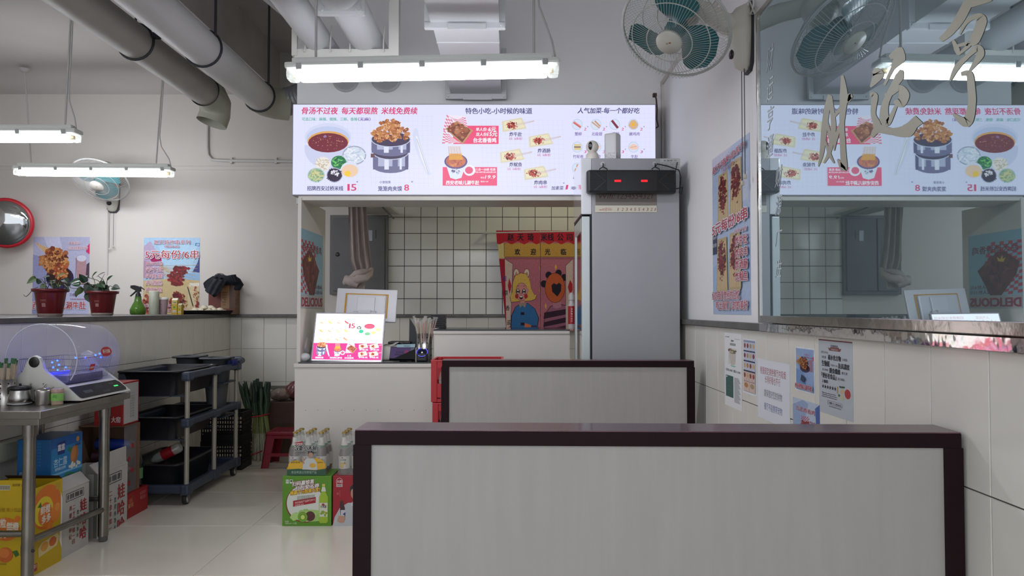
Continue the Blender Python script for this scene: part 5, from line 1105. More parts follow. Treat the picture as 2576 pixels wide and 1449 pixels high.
wall_fan(P(253, 452, 6.55), (-.06, -.6, -.75), .24, wpb, (0, -1, 0), 'small teal bladed wall fan on the far wall above the posters', ph=.3, blade=mat('pale_teal_fan_blade', (70, 140, 146), .3), pull=.33)
single('fan_cord', B().tube([P(271, 505, YB-.01), P(271, 600, YB-.01), P(270, 690, YB-.01)], .004, 6), mat('white_pvc', (196, 194, 190), .5), 'thin white cable running down the far wall below the small fan', 'cable')
q = PX(1895, 30, XR-.01)
single('cable_coil', B().tube([q+Vector((-.01, .035*math.cos(a_/4), .035*math.sin(a_/4)+.03)) for a_ in range(0, 30)]+[q+Vector((-.01, -.05, -.03)), q+Vector((-.01, .02, .0))], .004, 6), mat('white_pvc', (196, 194, 190), .5), 'coiled white cable on the wall above the mirror corner', 'cable')
# ================================================================ LEFT WALL POSTERS, CONVEX MIRROR
YP = YB-.0015
p = px_print(YP, 84, 596, 226, 790, (176, 178, 206))
p.poly([(84, 640), (84, 790), (150, 790), (170, 700), (120, 650)], (146, 148, 190)); p.poly([(110, 596), (150, 596), (160, 640), (120, 620)], (196, 198, 222)); p.poly([(190, 650), (196, 716), (218, 716), (218, 650), (204, 640)], (176, 140, 146)); p.poly([(226, 612), (218, 622), (217, 634), (226, 640)], (206, 50, 106)); p.ell2(206, 650, 12, 8, (206, 206, 224)); p.line(194, 650, 190, 716, 1.2, (90, 96, 150)); p.poly([(150, 730), (226, 740), (226, 790), (140, 790)], (186, 190, 220)); p.poly([(219, 665), (217, 700), (226, 700), (226, 660)], (80, 60, 80))
skewer_pic(p, 134, 660, 1.3); p.text('本来卖30', 174, 203, 615, 9, RDT, .01, halo=HL); p.text('现在特惠19块9', 173, 222, 628, 10, RDT, .01, halo=HL); p.text('三合一', 178, 200, 744, 8, (110, 70, 110)); p.text('牛肚串牛筋串豆皮串', 180, 218, 754, 4, (180, 110, 130)); p.text('西安老味儿涮牛肚', 86, 219, 776, 21, (168, 54, 54), .02, halo=(214, 214, 226), hw=.06)
single('skewer_bowl_poster', p, FINE, 'poster of skewered meat in a dark bowl behind the potted plants', 'poster')
p = px_print(YP, 362, 598, 503, 791, (160, 194, 220))
p.poly([(362, 620), (362, 690), (392, 712), (420, 690), (400, 640), (378, 606)], (176, 160, 190)); p.poly([(362, 655), (362, 700), (390, 700), (380, 660)], (170, 140, 160)); p.poly([(374, 648), (384, 660), (408, 656), (406, 642), (390, 636)], (160, 20, 90)); p.poly([(400, 620), (415, 690), (480, 690), (495, 620), (440, 600)], (170, 206, 230)); p.poly([(492, 611), (491, 618), (502, 620), (503, 612)], (30, 110, 170)); p.text('CD', 494, 501, 617.5, 6, (230, 236, 240), .05); p.poly([(498, 660), (485, 685), (503, 686), (503, 640)], (50, 60, 120)); p.rect(455, 687, 503, 708, (140, 180, 216))
p.poly([(362, 706), (362, 791), (503, 791), (503, 706), (440, 700)], (196, 176, 130)); p.poly([(476, 714), (472, 791), (503, 791), (503, 710)], (206, 190, 150)); p.rect(478, 712, 503, 720, (220, 216, 200))
p.blobs(372, 765, 9, 24, [(130, 40, 40), (100, 26, 30), (160, 80, 60)], 60, 3)
for k in range(12): p.line(400+k*2, 672+k*3, 440+k*2, 676+k*4, 1, (206, 176, 120))
for k in range(8): p.line(400+2*k, 668+k*1.5, 500-2*k, 667+k*9, .8, (196, 160, 110))
for y, x0, x1 in ((676, 436, 476), (685, 432, 472), (694, 424, 470), (703, 424, 466), (712, 432, 462)): p.blobs((x0+x1)/2, y, (x1-x0)/2, 4.6, [(120, 24, 30), (96, 20, 28), (146, 44, 40), (104, 30, 30)], 44, 3)
p.blobs(447, 762, 26, 28, [(150, 60, 44), (180, 110, 70), (120, 36, 34)], 110, 2); p.blobs(447, 764, 18, 26, [(104, 24, 28), (130, 40, 36), (84, 20, 24)], 90, 3.6); p.line(474, 722, 488, 770, 2, (40, 40, 40)); p.blobs(495, 740, 7, 20, [(160, 70, 50), (180, 130, 90)], 24, 1.6); p.blobs(497, 766, 5, 8, [(140, 40, 40)], 14, 2.4)
p.text('赵天琦炸串系列', 388, 479, 614, 12, RDT, .01, halo=HL, hw=.03); p.text('《荣誉出品》', 414, 452, 623, 7, RDT, 0, halo=HL, hw=.03); p.text('5元每份/6串', 367, 501, 649, 23, (168, 40, 48), .015, halo=(226, 228, 236), hw=.06); p.text('麻辣/五香', 369, 412, 666, 8.5, RDT, .005, halo=HL, hw=.04)
for k, s_ in enumerate(('炸牛肚', '炸肉串', '炸酒肠', '炸鱿鱼')): p.text(s_, 369, 411, 683+k*17, 13, RDT, .01, halo=HL, hw=.04)
p.text('纪念我们曾经的回忆', 365, 434, 772, 9, RDT, .01, halo=HL, hw=.03); p.text('吃出我们儿时的美好', 400, 478, 784, 9, RDT, .01, halo=HL, hw=.03)
single('skewer_price_poster', p, FINE, 'blue poster with large red price writing above the spray bottle', 'poster')
q = P(17, 561, 6.72); cmr = thing('convex_mirror', 'round convex safety mirror with a red rim at the left edge', 'mirror', q)
rM = 62*6.72/1900; ax_ = Vector((.22, -.95, -.12)).normalized()
obj('rim', B().lathe(q, [(rM*.9, .0), (rM, -.01), (rM*1.02, .012), (rM*.97, .03), (rM*.9, .028)], 48, ax=ax_), mat('red_mirror_rim', (176, 26, 40), .35), cmr)
prof = [(rM*.91*math.cos(k*PI/2/10), .022+.055*math.sin(k*PI/2/10)) for k in range(10)]+[(1e-4, .077)]
obj('mirror_face', B().lathe(q, prof, 48, ax=ax_), mat('convex_mirror_glass', (190, 192, 192), .04, 1), cmr); obj('bracket', B().tube([q+Vector((0, .0, 0)), (q.x, YB, q.z+.02)], .018, 10), BLK, cmr)

# ================================================================ THINGS ON THE LOW WALL
def pot(px, py, Y, r, h, label, seed, leaves):
    rr = random.Random(seed); q = P(px, py, Y); q.z = zt
    POT = mat('dark_red_pot', (98, 20, 26), .25, noise=.12, nscale=8); t = thing('potted_pothos', label, 'plant', q)
    obj('pot', B().lathe(q, [(r*.62, 0), (r*.66, .006), (r*.84, h*.84), (r*.86, h*.88), (r*1.0, h*.9), (r*1.02, h), (r*.95, h), (r*.9, h*.9)], 30), POT, t)
    obj('saucer', B().lathe(q+Vector((0, 0, .0005)), [(r*.64, 0), (r*.70, .012), (r*.69, .018), (r*.665, .018)], 26), mat('clear_saucer', (176, 170, 160), .2, alpha=.5), t)
    obj('soil', B().lathe(q+Vector((0, 0, h*.88)), [(r*.86, 0), (r*.5, .012), (1e-4, .014)], 20), mat('soil', (44, 34, 28), .95, noise=.3, nscale=40), t)
    pr = Print(q+Vector((-.02, -r*.80, h*.62)), (.001, 0, 0), (0, .00016, -.001), 5e-5); pr.text('家庭园艺', 8, 42, 8, 8, (176, 120, 116), 0); pr.line(6, 14, 44, 14, 1, (150, 90, 90)); pr.rect(14, 22, 36, 44, (146, 100, 98)); obj('print', pr, INK, t)
    LM = {0: mat('dark_pothos_leaf', (16, 44, 26), .35, noise=.25, nscale=20), 1: mat('bright_pothos_leaf', (62, 88, 30), .35, noise=.2, nscale=20), 2: mat('mid_pothos_leaf', (28, 62, 30), .35, noise=.25, nscale=20)}
    meshes = {}
    def leaf_mesh(k):
        if k in meshes: return meshes[k]
        b = B(); out = [(0, 0), (-.30, -.12), (-.46, .1), (-.44, .4), (-.28, .72), (0, 1.08)]; vs = []
        for i, (x, y) in enumerate(out): vs.append((x, y, .10*abs(x)+-.10*y*y))
        for i, (x, y) in enumerate(out): vs.append((-x*.999 if x else 0, y, .10*abs(x)+-.10*y*y))
        mid = [(0, y, -.10*y*y-.02) for x, y in out]; n = len(out)
        b.add(vs[:n]+mid, [(i, i+1, n+i+1, n+i) for i in range(n-1)], True); b.add(vs[n:]+mid, [(i+1, i, n+i, n+i+1) for i in range(n-1)], True)
        me = mesh_of(b, 'leaf', LM[k]); meshes[k] = me; return me
    stems = B()
    for (lx, ly, s_, tilt, az, kind) in leaves:
        tip = P(lx, ly, Y+rr.uniform(-.07, .07)); root = q+Vector((rr.uniform(-.5, .5)*r, rr.uniform(-.5, .5)*r, h*.9))
        midp = root.lerp(tip, .55)+Vector((0, 0, .03)); stems.tube([root, midp, tip], .0022, 5)
        o = bpy.data.objects.new('leaf', leaf_mesh(kind)); COL.objects.link(o); o.parent = t; o.location = tip-q
        ang = math.radians(az); d_ = Vector((math.cos(ang), -.35+rr.uniform(-.2, .2), math.sin(ang))).normalized(); nrm = Vector((rr.uniform(-.3, .3), -.8*math.cos(math.radians(tilt)), math.sin(math.radians(tilt)))).normalized()
        xx = d_.cross(nrm).normalized(); zz = xx.cross(d_).normalized(); M = Matrix((xx, d_, zz)).transposed(); o.rotation_euler = M.to_euler(); o.scale = (s_, s_, s_)
    obj('stem', stems, mat('pothos_stem', (70, 80, 40), .5), t, kind='stuff')
    return t, q
S1 = [(88, 700, .05, 30, 215, 1), (110, 697, .045, 60, 10, 0), (146, 694, .05, 50, 20, 1), (110, 716, .035, 20, 250, 1), (138, 708, .035, 40, 200, 2), (160, 702, .045, 40, -30, 0), (152, 716, .03, 30, 210, 1), (124, 706, .03, 40, 100, 0), (166, 716, .035, 30, -10, 0), (100, 712, .03, 30, 120, 2), (130, 720, .03, 30, 20, 0), (168, 722, .025, 20, -60, 0)]
S2 = [(200, 704, .07, 40, 200, 2), (218, 697, .06, 60, 190, 0), (232, 696, .06, 40, 40, 2), (246, 694, .06, 60, 30, 0), (270, 704, .05, 50, 40, 2), (285, 722, .055, 30, -10, 0), (206, 726, .06, 20, 230, 1), (224, 716, .065, 20, 250, 0), (196, 732, .045, 20, 260, 2), (250, 712, .065, 30, -30, 2), (236, 724, .07, 10, 260, 0), (222, 738, .08, 10, 300, 0), (262, 720, .07, 10, -80, 0), (214, 708, .06, 50, 120, 0), (256, 704, .05, 50, 60, 2), (244, 718, .07, 10, 280, 0), (200, 715, .05, 30, 180, 2), (268, 730, .055, 10, -70, 0)]
t1, q1 = pot(126, 797, 4.5, .098, .165, 'red pot with a sparse pothos on the low wall, nearer than the other pot', 3, S1)
# trailing root on the left of the first pot
ptsv = [P(82, 727, 4.45), P(78, 734, 4.44), P(72, 741, 4.44), P(66, 746, 4.44), P(61, 744, 4.44), P(60, 741, 4.45)]; obj('runner', B().tube([P(96, 722, 4.47)]+ptsv, .0022, 5), mat('pothos_stem', (70, 80, 40), .5), t1)
ptsv = [P(168, 712, 4.5), P(178, 724, 4.6), P(188, 726, 4.7), P(204, 724, 4.8)]; obj('runner', B().tube(ptsv, .002, 5), mat('pothos_stem', (70, 80, 40), .5), t1)
pot(257, 794, 5.35, .104, .172, 'red pot with a bushy dark green pothos, further along the low wall', 4, S2)
q = P(347, 793, 6.3); q.z = zt; sp = thing('spray_bottle', 'green faceted spray bottle with black trigger on the low wall', 'bottle', q)
GB = mat('green_translucent_plastic', (74, 116, 34), .12, alpha=.85, bump=.2, bscale=50)
obj('body', B().lathe(q, [(.052, 0), (.062, .008), (.064, .04), (.05, .07), (.03, .11), (.025, .14), (.026, .15)], 10), GB, sp)
obj('water', B().lathe(q+Vector((0, 0, .004)), [(.048, 0), (.058, .01), (.058, .05)], 10), mat('green_water', (96, 130, 40), .1), sp)
obj('collar', B().lathe(q+Vector((0, 0, .15)), [(.022, 0), (.02, .02), (.012, .03), (.012, .05)], 16), BK, sp)
obj('nozzle', B().prism([q+Vector((x, -.01, z)) for x, z in ((.02, .225), (.022, .19), (-.012, .195), (-.05, .215), (-.062, .222), (-.06, .242), (-.03, .244), (0, .236))], (0, .02, 0)).prism([q+Vector((x, -.006, z)) for x, z in ((.015, .225), (.05, .205), (.052, .209), (.018, .235))], (0, .012, 0)), BK, sp)
obj('trigger', B().prism([q+Vector((x, -.006, z)) for x, z in ((-.015, .205), (-.04, .18), (-.068, .155), (-.06, .15), (-.03, .175), (-.004, .2))], (0, .012, 0)), BK, sp)
q = P(387, 793, 6.35); q.z = zt; single('white_flask', B().lathe(q, [(.037, 0), (.04, .004), (.04, .192), (.038, .197), (1e-4, .198)], 28), mat('cream_enamel', (186, 190, 172), .35), 'plain cream cylindrical flask beside the green spray bottle', 'flask')
q = P(410, 793, 6.42); q.z = zt; cp = thing('paper_cup', 'pink printed paper cup with a white lid on the low wall', 'cup', q)
obj('cup', B().lathe(q, [(.03, 0), (.04, .12), (.041, .125)], 26), mat('pink_cup', (176, 150, 156), .5), cp); obj('lid', B().lathe(q+Vector((0, 0, .125)), [(.043, 0), (.043, .008), (.036, .02), (.034, .02)], 26), mat('white_cup_lid', (206, 206, 200), .4), cp)
pr = Print(q+Vector((-.03, -.0405, .11)), (.001, 0, 0), (0, .00008, -.001), 5e-5); 
for a_, b_ in (((4, 30), (16, 20)), ((16, 20), (34, 22)), ((8, 60), (20, 40)), ((20, 40), (22, 70))): pr.line(a_[0], a_[1], b_[0], b_[1], 1.2, (110, 90, 100))
pr.text('HELLO', 26, 42, 26, 6, (90, 80, 90)); pr.text('coffee', 20, 42, 80, 7, (90, 80, 90)); obj('print', pr, INK, cp)
YBX = mat('yellow_carton', (196, 160, 40), .5)
for px, w_, h_, lab in ((441, .046, .135, 'yellow and white lemon drink carton on the low wall, taller one'), (454, .03, .092, 'short yellow carton with a white cap beside the taller one')):
    q = P(px, 793, 6.15); q.z = zt; t = thing('drink_carton', lab, 'carton', q); b = B().box((q.x-w_/2, 6.13, zt), (q.x+w_/2, 6.13+.045, zt+h_*.86), .002)
    obj('box', b, YBX, t); obj('top', B().prism([(q.x-w_/2, 6.13, zt+h_*.86), (q.x-w_/2, 6.175, zt+h_*.86), (q.x-w_/2, 6.15, zt+h_)], (w_, 0, 0)), mat('white_carton_top', (206, 200, 170), .5), t)
    pr = Print((q.x-w_/2, 6.1295, zt+h_*.86), (w_/40, 0, 0), (0, 0, -w_/40), 4e-5); pr.rect(4, 6, 36, 26, (214, 204, 150)); pr.ell2(20, 48, 13, 14, (190, 190, 60)); pr.ell2(20, 48, 8, 9, (100, 130, 60)); pr.text('柠檬', 8, 32, 20, 12, (70, 80, 50), .03); pr.rect(8, 70, 32, 86, (206, 204, 196)); pr.text('100', 12, 28, 84, 10, (60, 60, 60)); obj('print', pr, INK, t)
q0, q1_ = P(446, 792, 6.36), P(574, 792, 6.67); q0.z = q1_.z = zt; LT = (q1_-q0).length; ut = (q1_-q0).normalized(); wt = Vector((-ut.y, ut.x, 0)); MT = Matrix((ut, wt, Vector((0, 0, 1)))).transposed()
tr1 = thing('serving_tray', 'black plastic tray holding dumplings on the low wall', 'tray', (q0+q1_)/2)
b = B(); b.box((.02, -.08, 0), (LT-.02, .08, .004))
for s_ in (-1, 1): b.prism([(.02, s_*.08, 0), (LT-.02, s_*.08, 0), (LT+.005, s_*.098, .034), (-.005, s_*.098, .034)], (0, -s_*.005, .001))
for x, s_ in ((0, 1), (LT, -1)): b.prism([(x+s_*.02, -.08, 0), (x+s_*.02, .08, 0), (x-s_*.005, .098, .034), (x-s_*.005, -.098, .034)], (s_*.005, 0, .001))
b.v = [MT @ v+q0 for v in b.v]; obj('tray', b, mat('black_tray_gloss', (22, 22, 24), .3), tr1)
DM = mat('dumpling_dough', (206, 196, 172), .6, noise=.08, nscale=30)
def dumpling_mesh():
    b = B(); vs = []; n = 12
    for i in range(n+1):
        f_ = -1+2*i/n; w_ = .016*math.sqrt(max(.02, 1-f_*f_))
        for k in range(9):
            a_ = PI*k/8; z = w_*1.1*math.sin(a_); y = w_*math.cos(a_)
            if k == 4: z += .008+.0016*(i % 2)
            vs.append((f_*.032, y+.01*f_*f_, z))
    b.add(vs, [(i*9+k, (i+1)*9+k, (i+1)*9+k+1, i*9+k+1) for i in range(n) for k in range(8)]+[(i*9+8, (i+1)*9+8, (i+1)*9, i*9) for i in range(n)], True); return mesh_of(b, 'dumpling', DM)
dm = dumpling_mesh(); rr = random.Random(5)
for lev, row, x0_, n_ in ((0, -.045, .10, 6), (0, .0, .08, 6), (0, .045, .10, 6), (1, -.02, .13, 5), (1, .03, .16, 3), (2, .0, .22, 2)):
    for k in range(n_):
        o = bpy.data.objects.new('dumpling', dm); COL.objects.link(o); o.location = MT @ Vector((x0_+.058*k+rr.uniform(-.006, .006), row+rr.uniform(-.004, .004), .0055+.02*lev))+q0; o.rotation_euler = (rr.uniform(-.2, .2), rr.uniform(-.2, .2), rr.uniform(-.7, 1)); o.scale = (1.1, 1.1, 1.25)
        tag(o, 'pale pinched dumpling lying on the black tray', 'dumpling', 'dumplings on the black tray')
a, b_ = P(524, 793, 6.79), P(592, 716, 6.79); wb_ = thing('wooden_gift_box', 'wood grain carton box draped with a dark scarf, on the low wall', 'box', ((a.x+b_.x)/2, 6.8, zt))
WD = mat('wood_grain_carton', (132, 92, 60), .45, noise=.5, nscale=6, stretch=(1.2, 1, 6)); xm = P(576, 0, 6.74).x
obj('carton', B().box((a.x, 6.79, zt), (b_.x, 6.905, b_.z), .003), WD, wb_)
pr = Print((a.x, 6.7892, b_.z), ((b_.x-a.x)/100, 0, 0), (0, 0, -(b_.x-a.x)/100), 4e-5); pr.rect(0, 0, 46, 108, (104, 50, 40)); pr.rect(46, 0, 78, 90, (146, 108, 72)); pr.rect(78, 0, 100, 108, (84, 56, 42)); pr.line(46, 0, 46, 108, 1, (60, 36, 30))
for k in range(6): pr.ell2(60, 30+k*9, 12-k, 3, (120, 84, 54)); 
pr.rect(0, 92, 100, 96, (120, 50, 44)); pr.text('美味手工', 52, 58, 60, 5, (200, 190, 170))
for k in range(8): pr.ell2(8+k*11, 101, 4, 3, (150, 90, 60))
obj('print', pr, FINE, wb_)
pts = [P(553+14*math.cos(a_), 697-9*math.sin(a_), 6.8) for a_ in [PI*k/8 for k in range(9)]]; obj('carry_handle', B().tube([P(567+0*1, 712, 6.8)]+pts[::1]+[P(539, 712, 6.8)], .003, 6), BLK, wb_)
# scarf: folded cloth with ribs
SCF = mat('navy_black_knit', (20, 24, 36), .9, noise=.5, nscale=26, bump=.4, bscale=120)
sc = thing('knitted_scarf', 'dark navy knitted scarf heaped on the wood grain box', 'scarf', P(560, 716, 6.72))
def band(b, L, Rr, n=10, Y0=6.70, amp=.008):
    vs = []; m_ = 12
    for i in range(n+1):
        f_ = i/n
        def at(pl):
            g = f_*(len(pl)-1); j = min(int(g), len(pl)-2); g -= j; return (pl[j][0]*(1-g)+pl[j+1][0]*g, pl[j][1]*(1-g)+pl[j+1][1]*g)
        l_, r_ = at(L), at(Rr)
        for k in range(m_+1):
            g = k/m_; vs.append(P(l_[0]*(1-g)+r_[0]*g, l_[1]*(1-g)+r_[1]*g, Y0-.02*math.sin(PI*g)+amp*math.sin(g*16)))
    W_ = m_+1; N0 = len(vs); vs += [v+Vector((0, .012, 0)) for v in vs]
    F_ = [(i*W_+k, (i+1)*W_+k, (i+1)*W_+k+1, i*W_+k+1) for i in range(n) for k in range(m_)]
    b.add(vs, F_+[tuple(x+N0 for x in f_[::-1]) for f_ in F_]+[(i*W_, N0+i*W_, N0+(i+1)*W_, (i+1)*W_) for i in range(n)]+[((i+1)*W_+m_, N0+(i+1)*W_+m_, N0+i*W_+m_, i*W_+m_) for i in range(n)]+[(n*W_+k, N0+n*W_+k, N0+n*W_+k+1, n*W_+k+1) for k in range(m_)]+[(k+1, N0+k+1, N0+k, k) for k in range(m_)], True); return b
obj('draped_end', band(B(), [(536, 694), (521, 703), (511, 712), (514, 724)], [(566, 700), (556, 712), (545, 730), (538, 748)], Y0=6.70), SCF, sc)
obj('draped_end', band(B(), [(534, 700), (522, 716), (515, 730), (520, 736)], [(570, 705), (560, 722), (552, 738), (540, 747)], Y0=6.675), mat('charcoal_knit', (40, 42, 50), .9, noise=.5, nscale=26, bump=.4, bscale=120), sc)
obj('folded_top', B().tube([P(534, 703, 6.76), P(550, 700, 6.74), (P(570, 706, 6.74)), P(585, 703, 6.76), P(597, 710, 6.78), P(604, 717, 6.79), P(598, 724, 6.78), P(590, 727, 6.78)], [.02, .04, .045, .045, .04, .032, .03, .012], 16), SCF, sc)
obj('loose_flap', band(B(), [(575, 694), (580, 700), (584, 708)], [(592, 690), (596, 702), (598, 712)], Y0=6.72), SCF, sc)

# ================================================================ STEEL TABLE
TS = mat('worn_stainless', (140, 136, 130), .3, 1, noise=.2, nscale=7, bump=.04, bscale=40)
tx0, tx1, ty0, ty1, tz = -2.535, -2.065, 3.35, 4.14, .78
tb_ = thing('steel_table', 'stainless steel table with tubular legs by the left wall', 'table', ((tx0+tx1)/2, (ty0+ty1)/2, 0))
obj('table_top', B().box((tx0, ty0, tz-.035), (tx1, ty1, tz), .003), TS, tb_)
obj('apron', B().box((tx0+.015, ty0+.02, tz-.065), (tx1-.02, ty1-.03, tz-.035), .002), TS, tb_)
lx = [(-2.155, 3.42), (-2.155, 4.05), (-2.505, 3.42), (-2.505, 4.05)]
for x, y in lx:
    lg = obj('leg', B().lathe((x, y, .03), [(.026, 0), (.026, tz-.095)], 18), TS, tb_); obj('foot', B().lathe((x, y, 0), [(.018, 0), (.023, .006), (.023, .035)], 16), mat('dull_grey_foot', (90, 90, 88), .5), lg)
    obj('collar', B().lathe((x, y, tz-.12), [(.03, 0), (.03, .055)], 16), TS, lg)
for x in (-2.155, -2.505): obj('stretcher', B().tube([(x, 3.42, .19), (x, 4.05, .17)], .016, 12), TS, tb_)
for y in (3.42, 4.05): obj('stretcher', B().tube([(-2.505, y, .225), (-2.155, y, .225)], .015, 12), TS, tb_)
obj('bolt', B().lathe((-2.155+.026, 3.415, .15), [(.007, 0), (.006, .005)], 8, ax=(1, 0, 0)), BLK, tb_)
# ---- sterilizer
st = thing('chopstick_sterilizer', 'white chopstick sterilizer with clear domed lid and blue lights on the steel table', 'sterilizer', (-2.2, 3.82, tz))
SW = mat('sterilizer_white', (196, 196, 190), .35); dcx, dcz, dr_ = -2.225, .995, .172; y0s, y1s = 3.60, 4.07
prof_ = [(-2.40, .80), (-2.40, .868), (-2.37, .885), (-2.335, .91), (-2.305, .94), (-2.288, .98), (-2.275, 1.005), (-2.25, 1.017), (-2.225, 1.005), (-2.212, .98), (-2.205, .955), (-2.19, .935), (-2.095, .865), (-2.018, .80)]
obj('end_panel', B().prism([(x, y0s, z) for x, z in prof_][::-1], (0, .022, 0)), SW, st); obj('end_panel', B().prism([(x, y1s-.022, z) for x, z in prof_][::-1], (0, .022, 0)), SW, st)
obj('base', B().prism([(x, y0s+.022, z) for x, z in ((-2.40, .80), (-2.40, .868), (-2.11, .868), (-2.095, .862), (-2.018, .80))][::-1], (0, y1s-y0s-.044, 0)), SW, st)
for x in (-2.38, -2.10):
    for y in (y0s+.03, y1s-.06): obj('rubber_foot', B().box((x, y, tz+.0102), (x+.035, y+.03, .80)), BK, st)
obj('hub', B().lathe((-2.25, y0s, .985), [(.0255, 0), (.0255, .002), (.024, .003), (1e-4, .003)], 26, ax=(0, -1, 0)), mat('black_gloss_panel', (24, 22, 25), .25), st)
pu = Vector((0, 1, 0)); pv = (Vector((-2.018, 0, .80))-Vector((-2.095, 0, .865))).normalized(); O_ = Vector((-2.091, y0s+.006, .862)); nn_ = pv.cross(pu)
Lp, Hp = y1s-y0s-.016, .088
cp_ = Print(O_+nn_*.0015, pu*(Lp/200), pv*(Lp/200), 4e-5); hh = Hp/(Lp/200)
cp_.poly([(4, 1), (2, hh-6), (6, hh-2), (190, hh-2), (198, hh-8), (198, 10), (190, 2)], (9, 10, 14)); cp_.text('智能消毒', 34, 66, 24, 9, (120, 124, 130)); cp_.rect(90, 8, 120, 18, (36, 40, 52)); cp_.text('开关 定时', 100, 128, 32, 7, (90, 94, 100)); cp_.text('电源', 150, 168, 12, 6, (90, 94, 100))
obj('control_panel', cp_, INK, st); l_ = Print(O_+nn_*.002, pu*(Lp/200), pv*(Lp/200), 4e-5); l_.rect(158, 18, 176, 22, (60, 220, 110)); obj('green_led', l_, vcmat('green_led_light', .4, emit=1.2), st)
DOME = mat('glow_tinted_dome_plastic', (176, 176, 214), .08, alpha=.19, spec=.8, coat=1)  # violet tint puts the blue glow inside into the plastic colour
na, ny = 30, 1
def dome(b, r_, ya, yb, a0=-.28, a1=PI+.5, caps=(1, 1), th=.0):
    rings = []; ys_ = [(ya, .0), (ya, r_)] if 0 else None
    sec = [(ya+.0, r_*.985), (ya+.006, r_), (yb-.05, r_), (yb-.02, r_*.96), (yb-.004, r_*.86), (yb, r_*.7)]
    vs = []
    for y, rr_ in sec:
        for k in range(na+1): a_ = a0+(a1-a0)*k/na; vs.append((dcx+rr_*math.cos(a_), y, dcz+rr_*math.sin(a_)*1.0))
    b.add(vs, [(i*(na+1)+k, (i+1)*(na+1)+k, (i+1)*(na+1)+k+1, i*(na+1)+k+1) for i in range(len(sec)-1) for k in range(na)], True)
    for y, rr_ in (sec[0], sec[-1]):
        vs = [(dcx+rr_*math.cos(a0+(a1-a0)*k/na), y, dcz+rr_*math.sin(a0+(a1-a0)*k/na)) for k in range(na+1)]+[(dcx+rr_*.96, y, .88), (dcx-rr_*.85, y, .88)]
        b.add(vs, [list(range(na+3)) if 0 else list(range(na+1))])
    return b
obj('lid_shell', dome(B(), dr_, y0s+.012, y1s-.01, -.75, PI+.65), DOME, st)
obj('lid_rim', B().tube([(dcx+(dr_+.001)*math.cos(a_), y0s+.014, dcz+(dr_+.001)*math.sin(a_)) for a_ in [-.6+(PI+1.1)*k/40 for k in range(41)]], .003, 6), mat('dome_edge', (206, 208, 220), .15, alpha=.6), st)
bk = B(); bx0, bx1, by0, by1, bz0, bz1 = -2.36, -2.10, y0s+.06, y1s-.05, .885, .995
for k in range(26): y = by0+(by1-by0)*k/25; bk.tube([(bx1, y, bz1), (bx1-.02, y, bz0), (bx0+.02, y, bz0), (bx0, y, bz1)], .0011, 4, False)
for z, ins in ((bz1, 0), (bz0+.05, .01)): bk.tube([(bx0+ins, by0, z), (bx1-ins, by0, z), (bx1-ins, by1, z), (bx0+ins, by1, z), (bx0+ins, by0, z)], .002, 5, False)
obj('wire_basket', bk, mat('basket_wire', (110, 112, 130), .3, .8), st)
obj('glow_tinted_tray', B().box((bx0+.03, by0+.02, .87), (bx1-.03, by1-.02, .915), .01), mat('glow_tinted_plastic', (50, 42, 110), .4), st)  # tray coloured violet to carry the blue glow of the lights
for x, y, z in ((-2.13, 3.92, 1.0), (-2.13, 3.96, 1.005), (-2.12, 3.72, .998), (-2.14, 3.99, .985), (-2.20, 3.66, .98), (-2.20, 3.67, .955), (-2.19, 3.70, .965), (-2.19, 3.69, .94), (-2.21, 3.72, .985), (-2.18, 3.74, .95), (-2.15, 3.86, .99)): obj('blue_led', B().ell((x, y, z), (.0045,)*3, 8), mat('uv_blue_led', (40, 90, 255), .4, emit=60, ecol=(8, 26, 255)), st)
obj('blue_glow_strip', B().tube([(-2.20, by0+.0, .925), (-2.20, by0+.14, .925)], .008, 8), mat('blue_strip_glow', (70, 70, 220), .4, emit=1.3, ecol=(20, 40, 240)), st)  # added glowing strip standing in for the blue reflection in the rack
a_ = .07; qn = Vector((math.cos(a_), 0, math.sin(a_))); o_ = Vector((dcx, 3.80, dcz))+qn*(dr_+.0015)
s1_ = Print(o_, (0, .001, 0), Vector((math.sin(a_), 0, -math.cos(a_)))*.001, 6e-5)
def crv(b_, r_=dr_+.0012):   # wrap print on the dome
    out = []
    for v in b_.v:
        d = Vector((v.x-dcx, 0, v.z-dcz)); ex = (v-o_).dot(qn)
        s_ = -(v-o_).dot(Vector((math.sin(a_), 0, -math.cos(a_)))); an = a_+s_/r_; out.append(Vector((dcx+(r_+ex)*math.cos(an), v.y, dcz+(r_+ex)*math.sin(an))))
    b_.v = out; return b_
s1_.ell2(52+30, -14, 52, 25, (168, 30, 36), 24); s1_.text('筷子已消毒', 52-4, 52+66, -7, 22, (226, 216, 206), .02)
obj('red_sticker', crv(s1_), INK, st)
s1_ = Print(o_, (0, .001, 0), Vector((math.sin(a_), 0, -math.cos(a_)))*.001, 6e-5); s1_.rect(-62, 42, -20, 74, (176, 30, 36)); s1_.text('拉动打开', -58, -24, 64, 12, (226, 216, 206), .02); obj('small_red_sticker', crv(s1_), INK, st)
st.location += Vector((-.038, .055, -.01))
